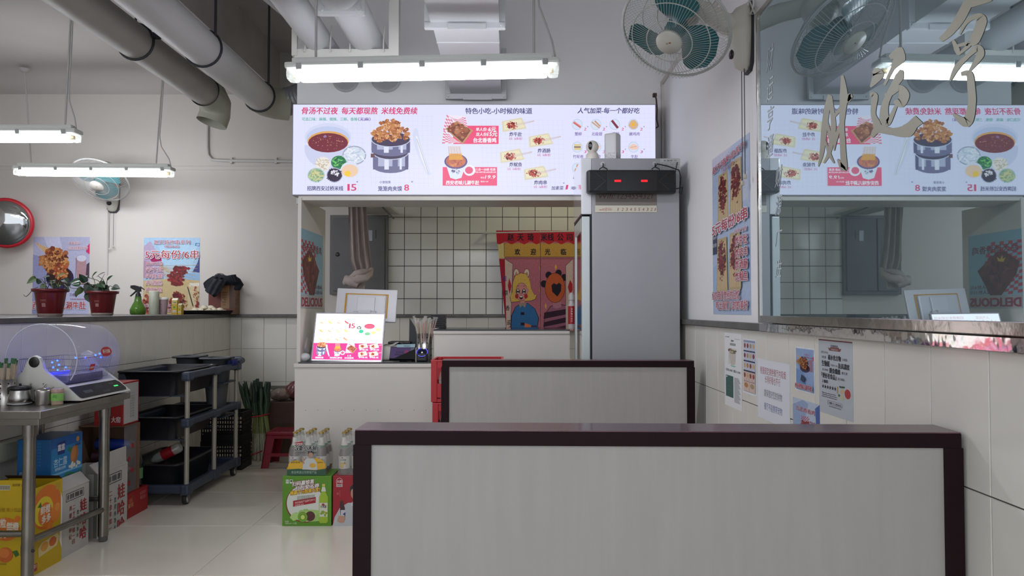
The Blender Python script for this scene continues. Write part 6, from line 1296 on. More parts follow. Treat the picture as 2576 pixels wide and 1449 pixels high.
# ---- jars, holder
def at_table(px, py): return PZ(px, py, tz)
q = at_table(14, 985); q.x = P(10, 985, q.y).x
jh = thing('chopstick_holder', 'steel cylinder holding paper wrapped chopsticks on the steel table', 'holder', q)
q = Vector((P(13, 985, 3.60).x, 3.60, tz)); jh.location = q; LOC[jh.name] = q
obj('cylinder', B().lathe(q, [(.042, 0), (.042, .12), (.0405, .12), (.0405, .008), (1e-4, .008)], 26), SS, jh)
hd_ = B()
for k in range(8):
    for z in (.03, .055, .08, .1): a_ = 2*PI*k/8+.1; hd_.lathe(q+Vector((math.cos(a_)*.042, math.sin(a_)*.042, z)), [(.004, 0), (.0036, .0006)], 8, ax=(math.cos(a_), math.sin(a_), 0))
obj('perforation', hd_, mat('dark_hole', (34, 32, 30), .7), jh)
for k in range(9):
    a_ = 2*PI*k/9; b0 = q+Vector((math.cos(a_)*.02, math.sin(a_)*.02, .01)); tp = q+Vector((math.cos(a_)*.042, math.sin(a_)*.04, .185+.02*R.random()))
    t = thing('wrapped_chopsticks', 'pair of wooden chopsticks in green ended paper, in the steel cylinder', 'chopsticks', b0, 'wrapped chopsticks in the steel cylinder')
    d_ = (tp-b0); side = d_.cross(Vector((0, 1, 0))).normalized()*.0034
    for s_ in (-1, 1): obj('stick', B().tube([b0+side*s_, tp+side*s_], .003, 5), mat('chopstick_wood', (190, 160, 116), .6), t)
    obj('wrapper', B().tube([b0.lerp(tp, .5), b0.lerp(tp, 1.03)], .0075, 4), mat('clear_wrapper', (216, 216, 210), .15, alpha=.3), t); obj('green_end', B().tube([b0.lerp(tp, .93), b0.lerp(tp, 1.06)], .0078, 4), mat('green_wrapper_end', (44, 96, 60), .5), t)
def jarpt(px, py): y_ = min(PZ(px, py, tz).y, 3.60); return Vector((P(px, py, y_).x, y_, tz))
q = jarpt(50, 1018); pj = thing('condiment_pot', 'rounded steel condiment pot with a black lid on a white saucer', 'pot', q)
obj('saucer', B().lathe(q, [(.03, 0), (.05, .006), (.05, .009), (.03, .006)], 26), mat('white_ceramic', (206, 206, 210), .15), pj)
obj('body', B().lathe(q+Vector((0, 0, .007)), [(.04, 0), (.05, .012), (.05, .03), (.043, .05), (.041, .062)], 30), SS, pj)
obj('lid', B().lathe(q+Vector((0, 0, .069)), [(.042, 0), (.047, .003), (.047, .015), (.044, .018), (.015, .019), (.006, .02), (.006, .03), (1e-4, .031)], 26), BK, pj)
obj('spout', B().tube([q+Vector((.035, 0, .075)), q+Vector((.052, 0, .1))], .004, 8), SS, pj)
q = jarpt(111, 1012); pj = thing('sugar_jar', 'steel jar with a two loop knob lid beside the sterilizer', 'jar', q)
obj('body', B().lathe(q, [(.038, 0), (.04, .004), (.04, .05), (.042, .06), (.041, .066)], 28), SS, pj)
obj('lid', B().lathe(q+Vector((0, 0, .066)), [(.043, 0), (.042, .005), (.02, .013), (1e-4, .015)], 28), SS, pj)
obj('knob', B().tube([q+Vector((-.002, 0, .079)), q+Vector((-.010, 0, .094)), q+Vector((-.006, 0, .098)), q+Vector((0, 0, .083)), q+Vector((.006, 0, .098)), q+Vector((.010, 0, .094)), q+Vector((.002, 0, .079))], .003, 7), SS, pj)
obj('spoon', B().tube([q+Vector((.03, -.01, .07)), q+Vector((.055, -.015, .085))], .0018, 6), SS, pj)
q = jarpt(144, 1010); pj = thing('toothpick_jar', 'small clear jar of toothpicks with green label and pink lid', 'jar', q)
obj('picks', B().lathe(q+Vector((0, 0, .001)), [(.023, 0), (.023, .055)], 20), mat('toothpick_pile', (176, 140, 104), .7, noise=.3, nscale=90, stretch=(1, 1, .1)), pj)
obj('jar', B().lathe(q, [(.024, 0), (.026, .004), (.026, .058)], 24), mat('clear_jar', (210, 206, 196), .1, alpha=.3), pj)
obj('label', B().lathe(q+Vector((0, 0, .018)), [(.0264, 0), (.0264, .034)], 24), mat('green_label', (120, 176, 84), .5), pj)
obj('lid', B().lathe(q+Vector((0, 0, .058)), [(.027, 0), (.027, .014), (.024, .016), (1e-4, .016)], 24), mat('pinkish_clear_lid', (160, 132, 120), .3), pj)
pr = Print(q+Vector((-.006, -.0268, .05)), (.0007, 0, 0), (0, 0, -.0007), 4e-5); pr.rect(18, 4, 26, 28, (90, 150, 60)); pr.text('牙签', 2, 16, 14, 9, (40, 90, 40)); pr.text('精制竹签', 0, 16, 22, 5, (50, 100, 50)); obj('print', pr, INK, pj)
q = jarpt(14, 1017); pj = thing('lidded_steel_cup', 'small straight steel cup with a dark rim at the table edge', 'cup', q)
obj('body', B().lathe(q, [(.034, 0), (.036, .004), (.036, .07)], 24), SS, pj); obj('rim', B().lathe(q+Vector((0, 0, .07)), [(.038, 0), (.038, .006), (.03, .008), (1e-4, .009)], 24), BK, pj)
# ================================================================ BOXES UNDER THE TABLE
def side_print(X, y0_, y1_, z0_, z1_, n=100):
    """print on a face looking right (+X): units 0..n along increasing distance"""
    s_ = (y1_-y0_)/n; return Print((X+.0006, y0_, z1_), (0, s_, 0), (0, 0, -s_), 4e-5), (z1_-z0_)/s_
def front_print(Y, x0_, x1_, z0_, z1_, n=100):
    s_ = (x1_-x0_)/n; return Print((x0_, Y-.0006, z1_), (s_, 0, 0), (0, 0, -s_), 4e-5), (z1_-z0_)/s_
def open_box(b, x0_, x1_, ya, yb, z0_, z1_, th=.004):
    b.box((x0_, ya, z0_), (x1_, yb, z0_+th)); b.box((x0_, ya, z0_+th), (x0_+th, yb, z1_)); b.box((x1_-th, ya, z0_+th), (x1_, yb, z1_)); b.box((x0_+th, ya, z0_+th), (x1_-th, ya+th, z1_)); return b.box((x0_+th, yb-th, z0_+th), (x1_-th, yb, z1_))
YLW = mat('yellow_printed_board', (190, 160, 12), .5, noise=.04, nscale=8); INS = mat('carton_inside', (70, 52, 42), .8)
# yellow box
x0_, x1_, ya, yb, z1_ = -2.46, -2.195, 3.50, 3.745, .40
yb_x = thing('yellow_juice_carton', 'open yellow juice carton with orange fruit print under the steel table', 'carton', ((x0_+x1_)/2, 3.62, 0))
obj('box', open_box(B(), x0_, x1_, ya, yb, 0, z1_), YLW, yb_x); obj('flap', B().box((x0_, ya-.001, z1_), (x1_, ya+.003, z1_+.045)), YLW, yb_x)
obj('flap', B().prism([(x0_, yb-.004, z1_), (x1_, yb-.004, z1_), (x1_, yb-.03, z1_+.02), (x0_, yb-.03, z1_+.02)], (0, .003, 0)), INS, yb_x)
OR, WHT, RD = (206, 110, 34), (214, 208, 190), (170, 34, 36)
p, h = front_print(ya-.001, x0_, x1_, 0, z1_+.045)
p.rect(28, 8, 40, 16, (90, 90, 60)); p.rect(46, 8, 64, 17, (200, 196, 170)); 
for k in range(9): p.rect(47+k*1.9, 9, 48+k*1.9, 16, (70, 70, 60))
p.text('保质期 见喷码', 68, 96, 10, 5, (120, 100, 20)); p.text('每日鲜橙 果汁饮品', 30, 84, 54, 8, (156, 120, 20), 0)
p.ell2(58, 84, 24, 20, OR); p.ell2(36, 80, 8, 8, OR); p.ell2(78, 66, 5, 5, OR); p.text('粒粒', 40, 58, 80, 17, WHT, .05); p.text('鲜橙', 60, 80, 88, 19, WHT, .05); p.text('果肉', 40, 58, 98, 15, WHT, .05)
p.ell2(58, 128, 13, 13, (190, 96, 40)); p.ell2(56, 125, 9, 8, (206, 118, 52)); p.poly([(70, 122), (76, 132), (82, 128), (78, 120)], (60, 100, 40)); p.poly([(84, 112), (84, 130), (94, 134), (96, 114)], (70, 110, 50)); p.rect(30, 142, 60, 145, (150, 120, 20)) 
p.rect(88, 50, 97, 60, (200, 60, 50)); obj('print', p, INK, yb_x)
p, h = side_print(x1_, ya, yb, 0, z1_)
p.ell2(50, 44, 46, 42, OR, 28); p.poly([(94, 24), (100, 40), (100, 140), (92, 120), (96, 70)], (216, 210, 200)); p.ell2(40, 50, 30, 28, (210, 190, 40)); p.ell2(44, 56, 22, 22, OR); p.text('鲜橙', 30, 60, 54, 17, WHT, .05); p.text('多多', 34, 62, 72, 17, WHT, .05); p.ell2(78, 62, 15, 18, (214, 124, 40)); p.ell2(84, 52, 8, 8, (220, 140, 60)); p.poly([(20, 38), (30, 30), (34, 42)], (60, 110, 40)); p.ell2(60, 84, 9, 9, (214, 124, 40))
p.poly([(24, 116), (26, 134), (84, 128), (92, 112), (84, 104), (36, 108)], (206, 190, 130)); p.ell2(44, 118, 12, 9, (210, 150, 60)); p.ell2(70, 116, 12, 9, (200, 100, 40)); p.rect(10, 142, 22, 156, (170, 50, 40)); p.text('果汁', 11, 21, 150, 8, WHT); p.rect(78, 6, 92, 18, (180, 150, 40))
obj('print', p, INK, yb_x)
# white water cartons
WB = mat('white_carton_board', (176, 174, 168), .6, noise=.08, nscale=6)
def water_box(name, ya, yb, z1_, lab, flap=0, x1_=-2.205):
    t = thing(name, lab, 'carton', (-2.35, (ya+yb)/2, 0)); x0_ = -2.46
    obj('box', open_box(B(), x0_, x1_, ya, yb, 0, z1_), WB, t)
    obj('edge_tape', B().box((x1_-.02, ya-.0008, .0), (x1_+.0008, ya, z1_)), mat('greenish_tape', (116, 118, 104), .4), t)
    obj('flap', B().prism([(x1_, ya, z1_-.001), (x1_, yb, z1_-.001), (x1_-.05, yb, z1_+.05), (x1_-.05, ya, z1_+.05)], (.003, 0, .001)), WB, t)
    if flap: obj('flap', B().prism([(x1_-.003, ya+.03, z1_), (x1_-.003, yb-.01, z1_), (x1_+.0, yb-.02, z1_+flap), (x1_+.0, ya+.07, z1_+flap)], (-.003, 0, 0)), WB, t)
    p, h = side_print(x1_, ya, yb, 0, z1_); RDX = (150, 40, 44)
    for k in range(22): 
        if k % 7 != 3: p.rect(18+k*2.6, 12, 19.5+k*2.6, 22, (50, 50, 48))
    p.line(14, 9, 78, 9, 1.2, (60, 60, 56)); p.line(14, 25, 78, 25, 1.2, (60, 60, 56)); p.line(14, 9, 14, 25, 1.2, (60, 60, 56)); p.line(78, 9, 78, 25, 1.2, (60, 60, 56))
    for k, ch in enumerate('娃哈哈'): p.text(ch, 66, 90, 56+k*30, 28, RDX, .03)
    for k, ch in enumerate('饮用纯净水'): p.text(ch, 54, 61, 60+k*12, 10, (70, 90, 80))
    for k, ch in enumerate('二十余年如一日'): p.text(ch, 38, 47, 46+k*12, 11, RDX)
    for k, ch in enumerate('质量保标纪'): p.text(ch, 26, 35, 46+k*15, 11, RDX)
    obj('print', p, INK, t); return t
w1 = water_box('water_carton', 3.76, 4.0, .33, 'white carton with red characters under the blue almond drink box')
w2 = water_box('water_carton', 4.10, 4.42, .34, 'white carton with raised flap, right behind the far table leg', .10, -2.215)
# blue almond drink box
x0_, x1_, ya, yb, z0_, z1_ = -2.43, -2.262, 3.76, 4.03, .335, .585
bb_ = thing('almond_drink_box', 'blue drink box with an almond picture on top of a white carton', 'box', ((x0_+x1_)/2, 3.9, z0_))
obj('box', B().box((x0_, ya, z0_), (x1_, yb, z1_), .003), mat('blue_printed_board', (22, 92, 150), .4), bb_)
p, h = side_print(x1_, ya, yb, z0_, z1_); p.rect(0, 0, 100, h, (34, 118, 176)); p.rect(0, 0, 100, h*.2, (26, 88, 160)); p.poly([(0, h*.86), (0, h), (100, h), (100, h*.8), (80, h*.84), (50, h*.78), (30, h*.9)], (30, 60, 140)); p.poly([(0, h*.84), (0, h*.87), (30, h*.93), (55, h*.80), (80, h*.86), (100, h*.80), (100, h*.76), (80, h*.82), (50, h*.74), (28, h*.88)], (40, 120, 80)); p.rect(0, h*.7, 100, h*.74, (110, 170, 206))
p.poly([(18, 10), (20, 32), (42, 32), (44, 8)], (26, 50, 120)); p.text('露露', 20, 42, 24, 13, (210, 210, 220), .03); p.text('杏仁露', 8, 50, 52, 17, (190, 216, 226), .01); p.text('植物蛋白饮料', 12, 46, 60, 6, (190, 210, 220)); p.ell2(74, 40, 13, 18, (160, 100, 56), rot=.3); p.ell2(71, 38, 8, 14, (184, 124, 74), rot=.3); p.blobs(74, 60, 18, 5, [(206, 206, 196)], 20, 3); p.poly([(54, 22), (52, 30), (62, 34), (66, 26)], (50, 120, 70)); p.ell2(84, 12, 5, 5, (206, 140, 50)); p.text('美味健康', 74, 94, 24, 5, (60, 60, 130)); obj('print', p, INK, bb_)
p, h = front_print(ya, x0_, x1_, z0_, z1_); p.rect(8, h*.64, 30, h*.84, (140, 160, 176)); 
for k in range(8): p.text('配料杏仁水白砂糖', 38, 70, 14+k*9, 6, (60, 130, 180), 0)
for k in range(7): p.rect(10+k*2.8, h*.66, 11.4+k*2.8, h*.8, (40, 60, 90))
obj('print', p, INK, bb_)
# red box with bottles, brown carton, tall white panel box
RB_ = mat('red_printed_board', (150, 30, 30), .5)
rbx = thing('red_drink_box', 'low red drink box on the floor beyond the white cartons', 'box', (-2.35, 4.6, 0)); obj('box', B().box((-2.50, 4.44, 0), (-2.235, 4.715, .145), .003), RB_, rbx)
p, h = side_print(-2.235, 4.44, 4.715, 0, .145); p.text('扫码', 14, 30, 20, 10, (196, 110, 90), .03); p.text('赢大奖', 12, 34, 30, 10, (196, 150, 100), .03); p.text('满满营养', 62, 90, 14, 8, (190, 110, 100)); p.text('喝出红运', 64, 88, 24, 9, (196, 120, 110), .02)
for k in range(10): p.blob(R.uniform(4, 50), R.uniform(8, 32), 3, 2, R.choice([(120, 60, 40), (70, 80, 40), (180, 60, 50)]))
obj('print', p, INK, rbx)
bc = thing('brown_carton', 'open brown carton lying on its side, full of bottles in film', 'carton', (-2.36, 4.6, .146))
BRC = mat('brown_cardboard', (112, 84, 64), .75, noise=.08, nscale=10); cx0, cx1, cy0, cy1, cz0, cz1 = -2.52, -2.25, 4.45, 4.60, .146, .545
obj('shell', B().box((cx0, cy0, cz0), (cx1, cy1, cz0+.004)).box((cx0, cy0, cz1-.004), (cx1, cy1, cz1)).box((cx0, cy1-.004, cz0), (cx1+.004, cy1+.026, cz1)).box((cx0, cy0, cz0), (cx0+.004, cy1, cz1)), BRC, bc)
obj('film', B().box((cx1-.004, cy0+.002, cz0+.004), (cx1-.002, cy1-.006, cz1-.006)), mat('thin_clear_film', (150, 150, 156), .12, alpha=.25, coat=1), bc)
for k, (cc_, lb_) in enumerate((((150, 24, 34), 'red drink bottle lying in film, lowest in the brown carton'), ((130, 20, 30), 'red drink bottle lying in film, second from below in the brown carton'), ((60, 30, 44), 'dark drink bottle lying in film, third from below in the brown carton'), ((30, 60, 150), 'blue labelled drink bottle lying in film, topmost in the brown carton'))):
    q = Vector((-2.262, cy0+.06+.04*(k % 2), .20+k*.072)); t = thing('lying_bottle', lb_, 'bottle', q, 'bottles lying in the brown carton')
    obj('bottle', B().lathe(q, [(.012, 0), (.03, .02), (.034, .06), (.034, .2)], 18, ax=(-1, 0, .05)), mat('bottle_'+str(cc_[0]), cc_, .25), t); obj('cap', B().lathe(q, [(.014, 0), (.014, .012)], 14, ax=(1, 0, 0)), mat('bottle_cap_red', (160, 40, 44), .4), t)
q = Vector((-2.283, 4.67, .1455)); gb = thing('green_glass_bottle', 'dark green glass bottle with a pale neck label on the red drink box', 'bottle', q)
obj('body', B().lathe(q, [(.028, 0), (.033, .006), (.034, .15), (.024, .19), (.0135, .215), (.0135, .285)], 22), mat('dark_green_glass', (20, 34, 28), .08, spec=.7), gb); obj('label', B().lathe(q+Vector((0, 0, .05)), [(.0345, 0), (.0345, .065)], 22), mat('green_white_label', (80, 116, 80), .5), gb); obj('neck_label', B().lathe(q+Vector((0, 0, .215)), [(.0145, 0), (.014, .05)], 16), mat('pale_neck_label', (150, 156, 150), .5), gb); obj('cap', B().lathe(q+Vector((0, 0, .283)), [(.015, 0), (.015, .02), (1e-4, .021)], 16), mat('dark_teal_cap', (30, 50, 54), .4), gb)
rw = thing('red_white_box', 'tall red box with a white panel standing on the brown carton', 'box', (-2.33, 4.53, .546)); obj('box', B().box((-2.43, 4.45, .546), (-2.262, 4.64, .80), .003), RB_, rw)
p, h = side_print(-2.262, 4.45, 4.64, .546, .80); p.rect(4, 5, 94, h-5, (176, 174, 172)); 
for k in range(3): 
    for j, ch in enumerate('产品名称配料表净含量'): p.text(ch, 44+k*9, 50+k*9, 40+j*8, 6, (90, 90, 90), 0)
obj('print', p, INK, rw)
p, h = front_print(4.45, -2.43, -2.262, .546, .80); p.text('大窑', 60, 92, h-14, 22, (206, 190, 184), .04); obj('print', p, INK, rw)
wp_ = P(2, 1125, 3.95); 
# ================================================================ BUS CART
CT = mat('blue_grey_cart_plastic', (44, 54, 70), .5, noise=.06, nscale=10); TUB = mat('black_tub_plastic', (24, 25, 31), .38, bump=.06, bscale=120); PST = mat('cream_metal_post', (150, 146, 134), .35, .3); GTUB = mat('grey_tub_plastic', (84, 88, 92), .5)
cx0, cx1, cy0, cy1 = -2.44, -2.0, 4.74, 5.66
ca = thing('bus_cart', 'three shelf grey utility cart with pale posts by the low wall', 'cart', ((cx0+cx1)/2, 5.2, 0))
for z, th, ov in ((.835, .045, .05), (.545, .045, 0), (.135, .055, .0)):
    b = B()
    if z < .2: b.box((cx0, cy0, z-th), (cx1, cy0+.04, z), .012)
    b.box((cx0, cy1-.04, z-th), (cx1, cy1, z), .012).box((cx0, cy0+.03, z-th), (cx0+.04, cy1-.03, z), .012).box((cx1-.04, cy0+.03, z-th), (cx1, cy1-.03, z), .012)
    if z < .2: b.box((cx0+.02, cy0+.02, z-th), (cx1-.02, cy1-.02, z-th+.012))
    b.box((cx0-.004, cy0-.004, z-th-.008), (cx0+.05, cy0+.07, z+.002), .014).box((cx1-.05, cy0-.006, z-th-.01), (cx1+.006, cy0+.07, z+.002), .014).box((cx1-.05, cy0+.42, z-th-.01), (cx1+.006, cy0+.52, z+.002), .014).box((cx1-.05, cy1-.08, z-th-.01), (cx1+.006, cy1+.004, z+.002), .014)
    obj('shelf_frame', b, CT, ca)
obj('handle', B().tube([(cx0+.02, cy1-.02, .83), (cx0+.02, cy1+.06, .845), (cx0+.06, cy1+.12, .85), (cx1-.05, cy1+.12, .85), (cx1-.015, cy1+.06, .845), (cx1-.015, cy1-.04, .83)], .022, 10), CT, ca)
for x, y in ((cx1-.022, cy0+.03), (cx1-.022, cy0+.47), (cx1-.022, cy1-.04), (cx0+.022, cy0+.03), (cx0+.022, cy1-.04)): obj('post', B().tube([(x, y, .1), (x, y, .80)], .015, 14), PST, ca)
for x, y in ((cx1-.04, cy0+.05), (cx1-.04, cy1-.05), (cx0+.04, cy0+.05), (cx0+.04, cy1-.05)):
    cs = obj('caster', B().box((x-.022, y-.022, .078), (x+.022, y+.022, .084), .002).prism([(x+.017, y-.012, .08), (x+.017, y+.03, .08), (x+.017, y+.034, .03), (x+.017, y+.012, .03)], (.003, 0, 0)).prism([(x-.02, y-.012, .08), (x-.02, y+.03, .08), (x-.02, y+.034, .03), (x-.02, y+.012, .03)], (.003, 0, 0)), mat('galvanised_caster', (110, 108, 102), .4, .6), ca)
    obj('wheel', B().lathe((x-.014, y+.02, .037), [(.02, 0), (.034, .001), (.037, .006), (.037, .022), (.034, .027), (.02, .028)], 24, ax=(1, 0, 0)), mat('dark_rubber', (34, 34, 36), .6), cs); obj('wheel_hub', B().lathe((x-.016, y+.02, .037), [(.008, 0), (.024, .001), (.026, .002), (.026, .030), (.008, .033)], 24, ax=(1, 0, 0)), mat('pale_wheel_hub', (150, 148, 142), .5), cs)
def tub(x0, x1, y0, y1, z, h, m, label, name='bus_tub', par=None, taper=.03, grp='tubs on the utility cart', rimw=.018):
    b = B(); th = .004; n = 6
    def ring(ins, zz):
        pts = []; r_ = .05; xa, xb, ya, yb = x0+ins, x1-ins, y0+ins, y1-ins
        for cx_, cy_, a0 in ((xb-r_, yb-r_, 0), (xa+r_, yb-r_, PI/2), (xa+r_, ya+r_, PI), (xb-r_, ya+r_, 1.5*PI)):
            for k in range(n+1): a_ = a0+PI/2*k/n; pts.append((cx_+r_*math.cos(a_), cy_+r_*math.sin(a_), zz))
        return pts
    rs_ = [ring(taper+rimw, z), ring(rimw, z+h-.004), ring(0, z+h-.004), ring(-.001, z+h-.012), ring(-.001, z+h-.0), ring(rimw+th, z+h), ring(taper+rimw+th, z+th)]
    m_ = len(rs_[0]); b.add([p_ for r_ in rs_ for p_ in r_], [(i*m_+k, i*m_+(k+1) % m_, (i+1)*m_+(k+1) % m_, (i+1)*m_+k) for i in range(len(rs_)-1) for k in range(m_)], True)
    b.add(rs_[0], [list(range(m_))[::-1]]); b.add(rs_[-1], [list(range(m_))])
    return single(name, b, m, label, 'tub', grp)
tub(cx0-.01, cx1-.043, cy0-.03, cy1-.30, .69, .155, TUB, 'black tub on the top shelf of the cart, nearest corner')
tub(cx0+.0, cx1-.043, cy0-.03, cy1-.30, .415, .145, TUB, 'black tub on the middle shelf of the cart')
tub(cx0+.0, cx1-.045, cy0-.01, cy1-.30, .0935, .17, TUB, 'black tub on the bottom shelf of the cart, holding a bottle')
for z in (.68, .405):
    for y in (cy0+.04, cy1-.36): obj('tub_rail', B().box((cx0+.02, y, z), (cx1-.02, y+.02, z+.009)), CT, ca)
for z in (.46, .70): obj('shelf_bottom', B().box((cx0+.02, cy1-.30, z), (cx1-.02, cy1-.02, z+.008)), CT, ca)
tub(cx0+.03, cx0+.22, cy1-.28, cy1-.03, .709, .185, GTUB, 'grey upright bin at the far end of the cart, by the wall', 'upright_bin', taper=.02)
tub(cx0+.225, cx1-.02, cy1-.29, cy1-.04, .4685, .415, GTUB, 'tall grey bin at the far end of the cart, next to the posts', 'upright_bin', taper=.03)
CRB = mat('black_crate_plastic', (16, 17, 20), .5)
def mesh_crate(x0c, x1c, y0c, y1c, z0, hc, lab):
    t = thing('black_mesh_crate', lab, 'crate', ((x0c+x1c)/2, (y0c+y1c)/2, z0), 'black mesh crates behind the cart'); z1 = z0+hc; b = B()
    for za, zb_, e in ((z0, z0+.05, 0), (z1-.035, z1, .003)):
        b.box((x0c-e, y0c-e, za), (x1c+e, y0c+.006, zb_)).box((x0c-e, y1c-.006, za), (x1c+e, y1c+e, zb_)).box((x0c-e, y0c+.006, za), (x0c+.006, y1c-.006, zb_)).box((x1c-.006, y0c+.006, za), (x1c+e, y1c-.006, zb_))
    b.box((x0c+.006, y0c+.006, z0), (x1c-.006, y1c-.006, z0+.005)); obj('shell', b, CRB, t); b = B(); n1 = int((x1c-x0c)/.019); n2 = int((y1c-y0c)/.019)
    for k in range(n1): x = x0c+k*.019; b.box((x, y0c+.001, z0+.05), (x+.0095, y0c+.005, z1-.035))
    for k in range(n2): y = y0c+k*.019; b.box((x1c-.005, y, z0+.05), (x1c-.001, y+.0095, z1-.035))
    for k in range(int((hc-.1)/.032)+1): z = z0+.06+k*.032; b.box((x0c, y0c, z), (x1c, y0c+.006, z+.012)); b.box((x1c-.006, y0c, z), (x1c, y1c, z+.012))
    obj('mesh_bars', b, CRB, t)
mesh_crate(-2.36, -2.045, 5.82, 6.04, 0, .217, 'lower black mesh crate on the floor behind the cart')
mesh_crate(-2.36, -2.045, 5.82, 6.04, .218, .222, 'upper black mesh crate of the two behind the cart')
single('blue_cloth', band(B(), [(566, 908), (563, 914), (560, 926)], [(592, 905), (598, 910), (596, 918)], Y0=5.50), mat('blue_cloth', (18, 30, 92), .8, noise=.3, nscale=20), 'folded dark blue cloth hanging on the far end of the cart', 'cloth')
q = Vector((-2.19, 4.93, .10)); q = P(415, 1143, 4.98); cb = thing('red_label_bottle', 'drink bottle with a red label lying in the bottom tub of the cart', 'bottle', q); axb = Vector((.86, .1, .42)).normalized()
obj('body', B().lathe(q-axb*.09, [(.012, 0), (.03, .03), (.034, .06), (.034, .19), (.026, .20)], 18, ax=axb), mat('clear_bottle_glass', (206, 214, 206), .06), cb); obj('label', B().lathe(q-axb*.015, [(.0348, 0), (.0348, .075)], 18, ax=axb), mat('red_label', (170, 30, 40), .4), cb)
# ================================================================ SCALLIONS, STOOL, CARTON
sb_ = P(655, 1160, 6.25); scb = thing('scallion_bundle', 'bundle of long green scallions tied with red bands, standing by the crate', 'vegetable', (sb_.x, 6.25, 0)); rr = random.Random(11)
for k in range(52):
    f_ = rr.random(); nx = .5-abs(.5-f_)
    bx = 612+f_*66; base = P(642+ (f_-.5)*78+rr.uniform(-4, 4)+8, 1166-rr.random()*14, 6.15+rr.random()*.16); base.z = max(.004, base.z) if k % 3 else .004
    waist = P(626+f_*46, 1046, 6.2+rr.uniform(-.05, .05)); top = P(604+f_*78+rr.uniform(-7, 7), 958+rr.uniform(-8, 26)+20*abs(f_-.5), 6.25+rr.uniform(-.08, .08))
    mid = base.lerp(waist, .6); b = B(); b.col = (168, 166, 140)
    b.tube([base, mid], [.0075, .0085], 6, True); b.col = (128, 138, 84); b.tube([mid, waist], [.0085, .0095], 6, False); b.col = (44, 70, 42); up1 = waist.lerp(top, .4)+Vector((rr.uniform(-.01, .01), 0, 0)); b.tube([waist, up1], [.0095, .015], 6, False)
    b.col = rr.choice([(24, 46, 34), (30, 54, 38), (40, 62, 40), (52, 66, 42)]); b.tube([up1, waist.lerp(top, .75)+Vector((rr.uniform(-.012, .012), 0, 0)), top], [.015, .017, .004 if k % 3 else .013], 6, True)
    obj('scallion', b, vcmat('scallion_skin', .5, noise=.2), scb)
for (xa_, ya_, xb_, yb_, dp) in ((624, 1048, 676, 1041, 0), (622, 1146, 664, 1132, 0)):
    pts = []
    cpt = (P(xa_, ya_, 6.2)+P(xb_, yb_, 6.2))/2; ra_ = (P(xb_, yb_, 6.2)-P(xa_, ya_, 6.2))/2
    for k in range(21): a_ = 2*PI*k/20; pts.append(cpt+ra_*math.cos(a_)+Vector((0, -.085*math.sin(a_), 0)))
    obj('red_band', B().tube(pts, .0055, 6, False), mat('red_string', (160, 24, 40), .5), scb)
# stool
RS = mat('dark_red_plastic', (128, 14, 34), .4); sx0, sx1, sy0, sy1, sh_z = P(669, 1080, 5.9).x, P(669, 1080, 5.9).x+.26, 5.9, 6.14, P(700, 1087, 5.9).z
so = thing('red_stool', 'low dark red plastic stool left of the counter base', 'stool', ((sx0+sx1)/2, 6.0, 0)); b = B()
obj('seat', B().box((sx0, sy0, sh_z-.03), (sx1, sy1, sh_z), .01), RS, so)
rb_ = B()
for k in range(12): rb_.box((sx0+.02+k*.019, sy0+.02, sh_z), (sx0+.031+k*.019, sy1-.02, sh_z+.004))
obj('seat_ribs', rb_, RS, so)
for sx, sy, dx, dy in ((sx0, sy0, -1, -1), (sx1, sy0, 1, -1), (sx0, sy1, -1, 1), (sx1, sy1, 1, 1)):
    lgx = sx-dx*.03; b = B(); 
    t_ = [(sx, sy, sh_z-.028), (sx-dx*.07, sy, sh_z-.028), (sx-dx*.045+dx*.02, sy+dy*.02, 0), (sx+dx*.03, sy+dy*.02, 0)]
    b.prism(t_, (0, -dy*.01, 0)).prism([(sx, sy, sh_z-.028), (sx, sy-dy*.07, sh_z-.028), (sx+dx*.03, sy-dy*.04, 0), (sx+dx*.03, sy+dy*.02, 0)], (-dx*.01, 0, 0)); obj('leg', b, RS, so)
obj('crosspiece', B().box((sx0-.005, sy0-.012, .09), (sx1+.005, sy0-.004, .115)).box((sx0+.03, sy0-.004, sh_z-.05), (sx1-.03, sy0+.004, sh_z-.028)), RS, so)
q0 = P(680, 1020, 6.45); bx_ = thing('brown_storage_carton', 'brown cardboard carton topped by plastic bags behind the red stool', 'carton', (-1.85, 6.6, 0))
cz1 = P(700, 1012, 6.4).z; obj('box', B().box((P(678, 0, 6.4).x, 6.4, 0), (-1.36, 6.78, cz1), .004), mat('dark_brown_cardboard', (84, 62, 54), .8, noise=.08, nscale=10), bx_)
p = px_print(6.398, 686, 1056, 738, 1064, (84, 62, 54)); p.text('SHANDONG FOOD', 686, 736, 1062, 7, (46, 36, 34), .01); obj('print', p, INK, bx_)
cloth_bag('plastic_bag', (P(706, 1000, 6.5).x, 6.5, cz1+.001), (.085, .09, .05), mat('milky_brown_film', (130, 114, 104), .2, alpha=.85), 'crumpled clear plastic bag on the brown carton, left one', seed=21, group='bags on the brown carton')
cloth_bag('plastic_bag', (P(735, 1000, 6.56).x+.02, 6.56, cz1+.001), (.07, .08, .075), mat('milky_red_film', (110, 60, 60), .2, alpha=.85), 'reddish crumpled plastic bag on the brown carton, beside the counter', seed=22, group='bags on the brown carton')
a, b_ = P(682, 970, YB-.01), P(740, 978, YB-.01); single('wall_rail', B().box((a.x, YB-.03, b_.z), (xs0+.1, YB-.0065, a.z), .003), mat('cream_rail', (120, 118, 110), .5), 'pale horizontal rail on the tiled wall above the brown carton', 'rail')

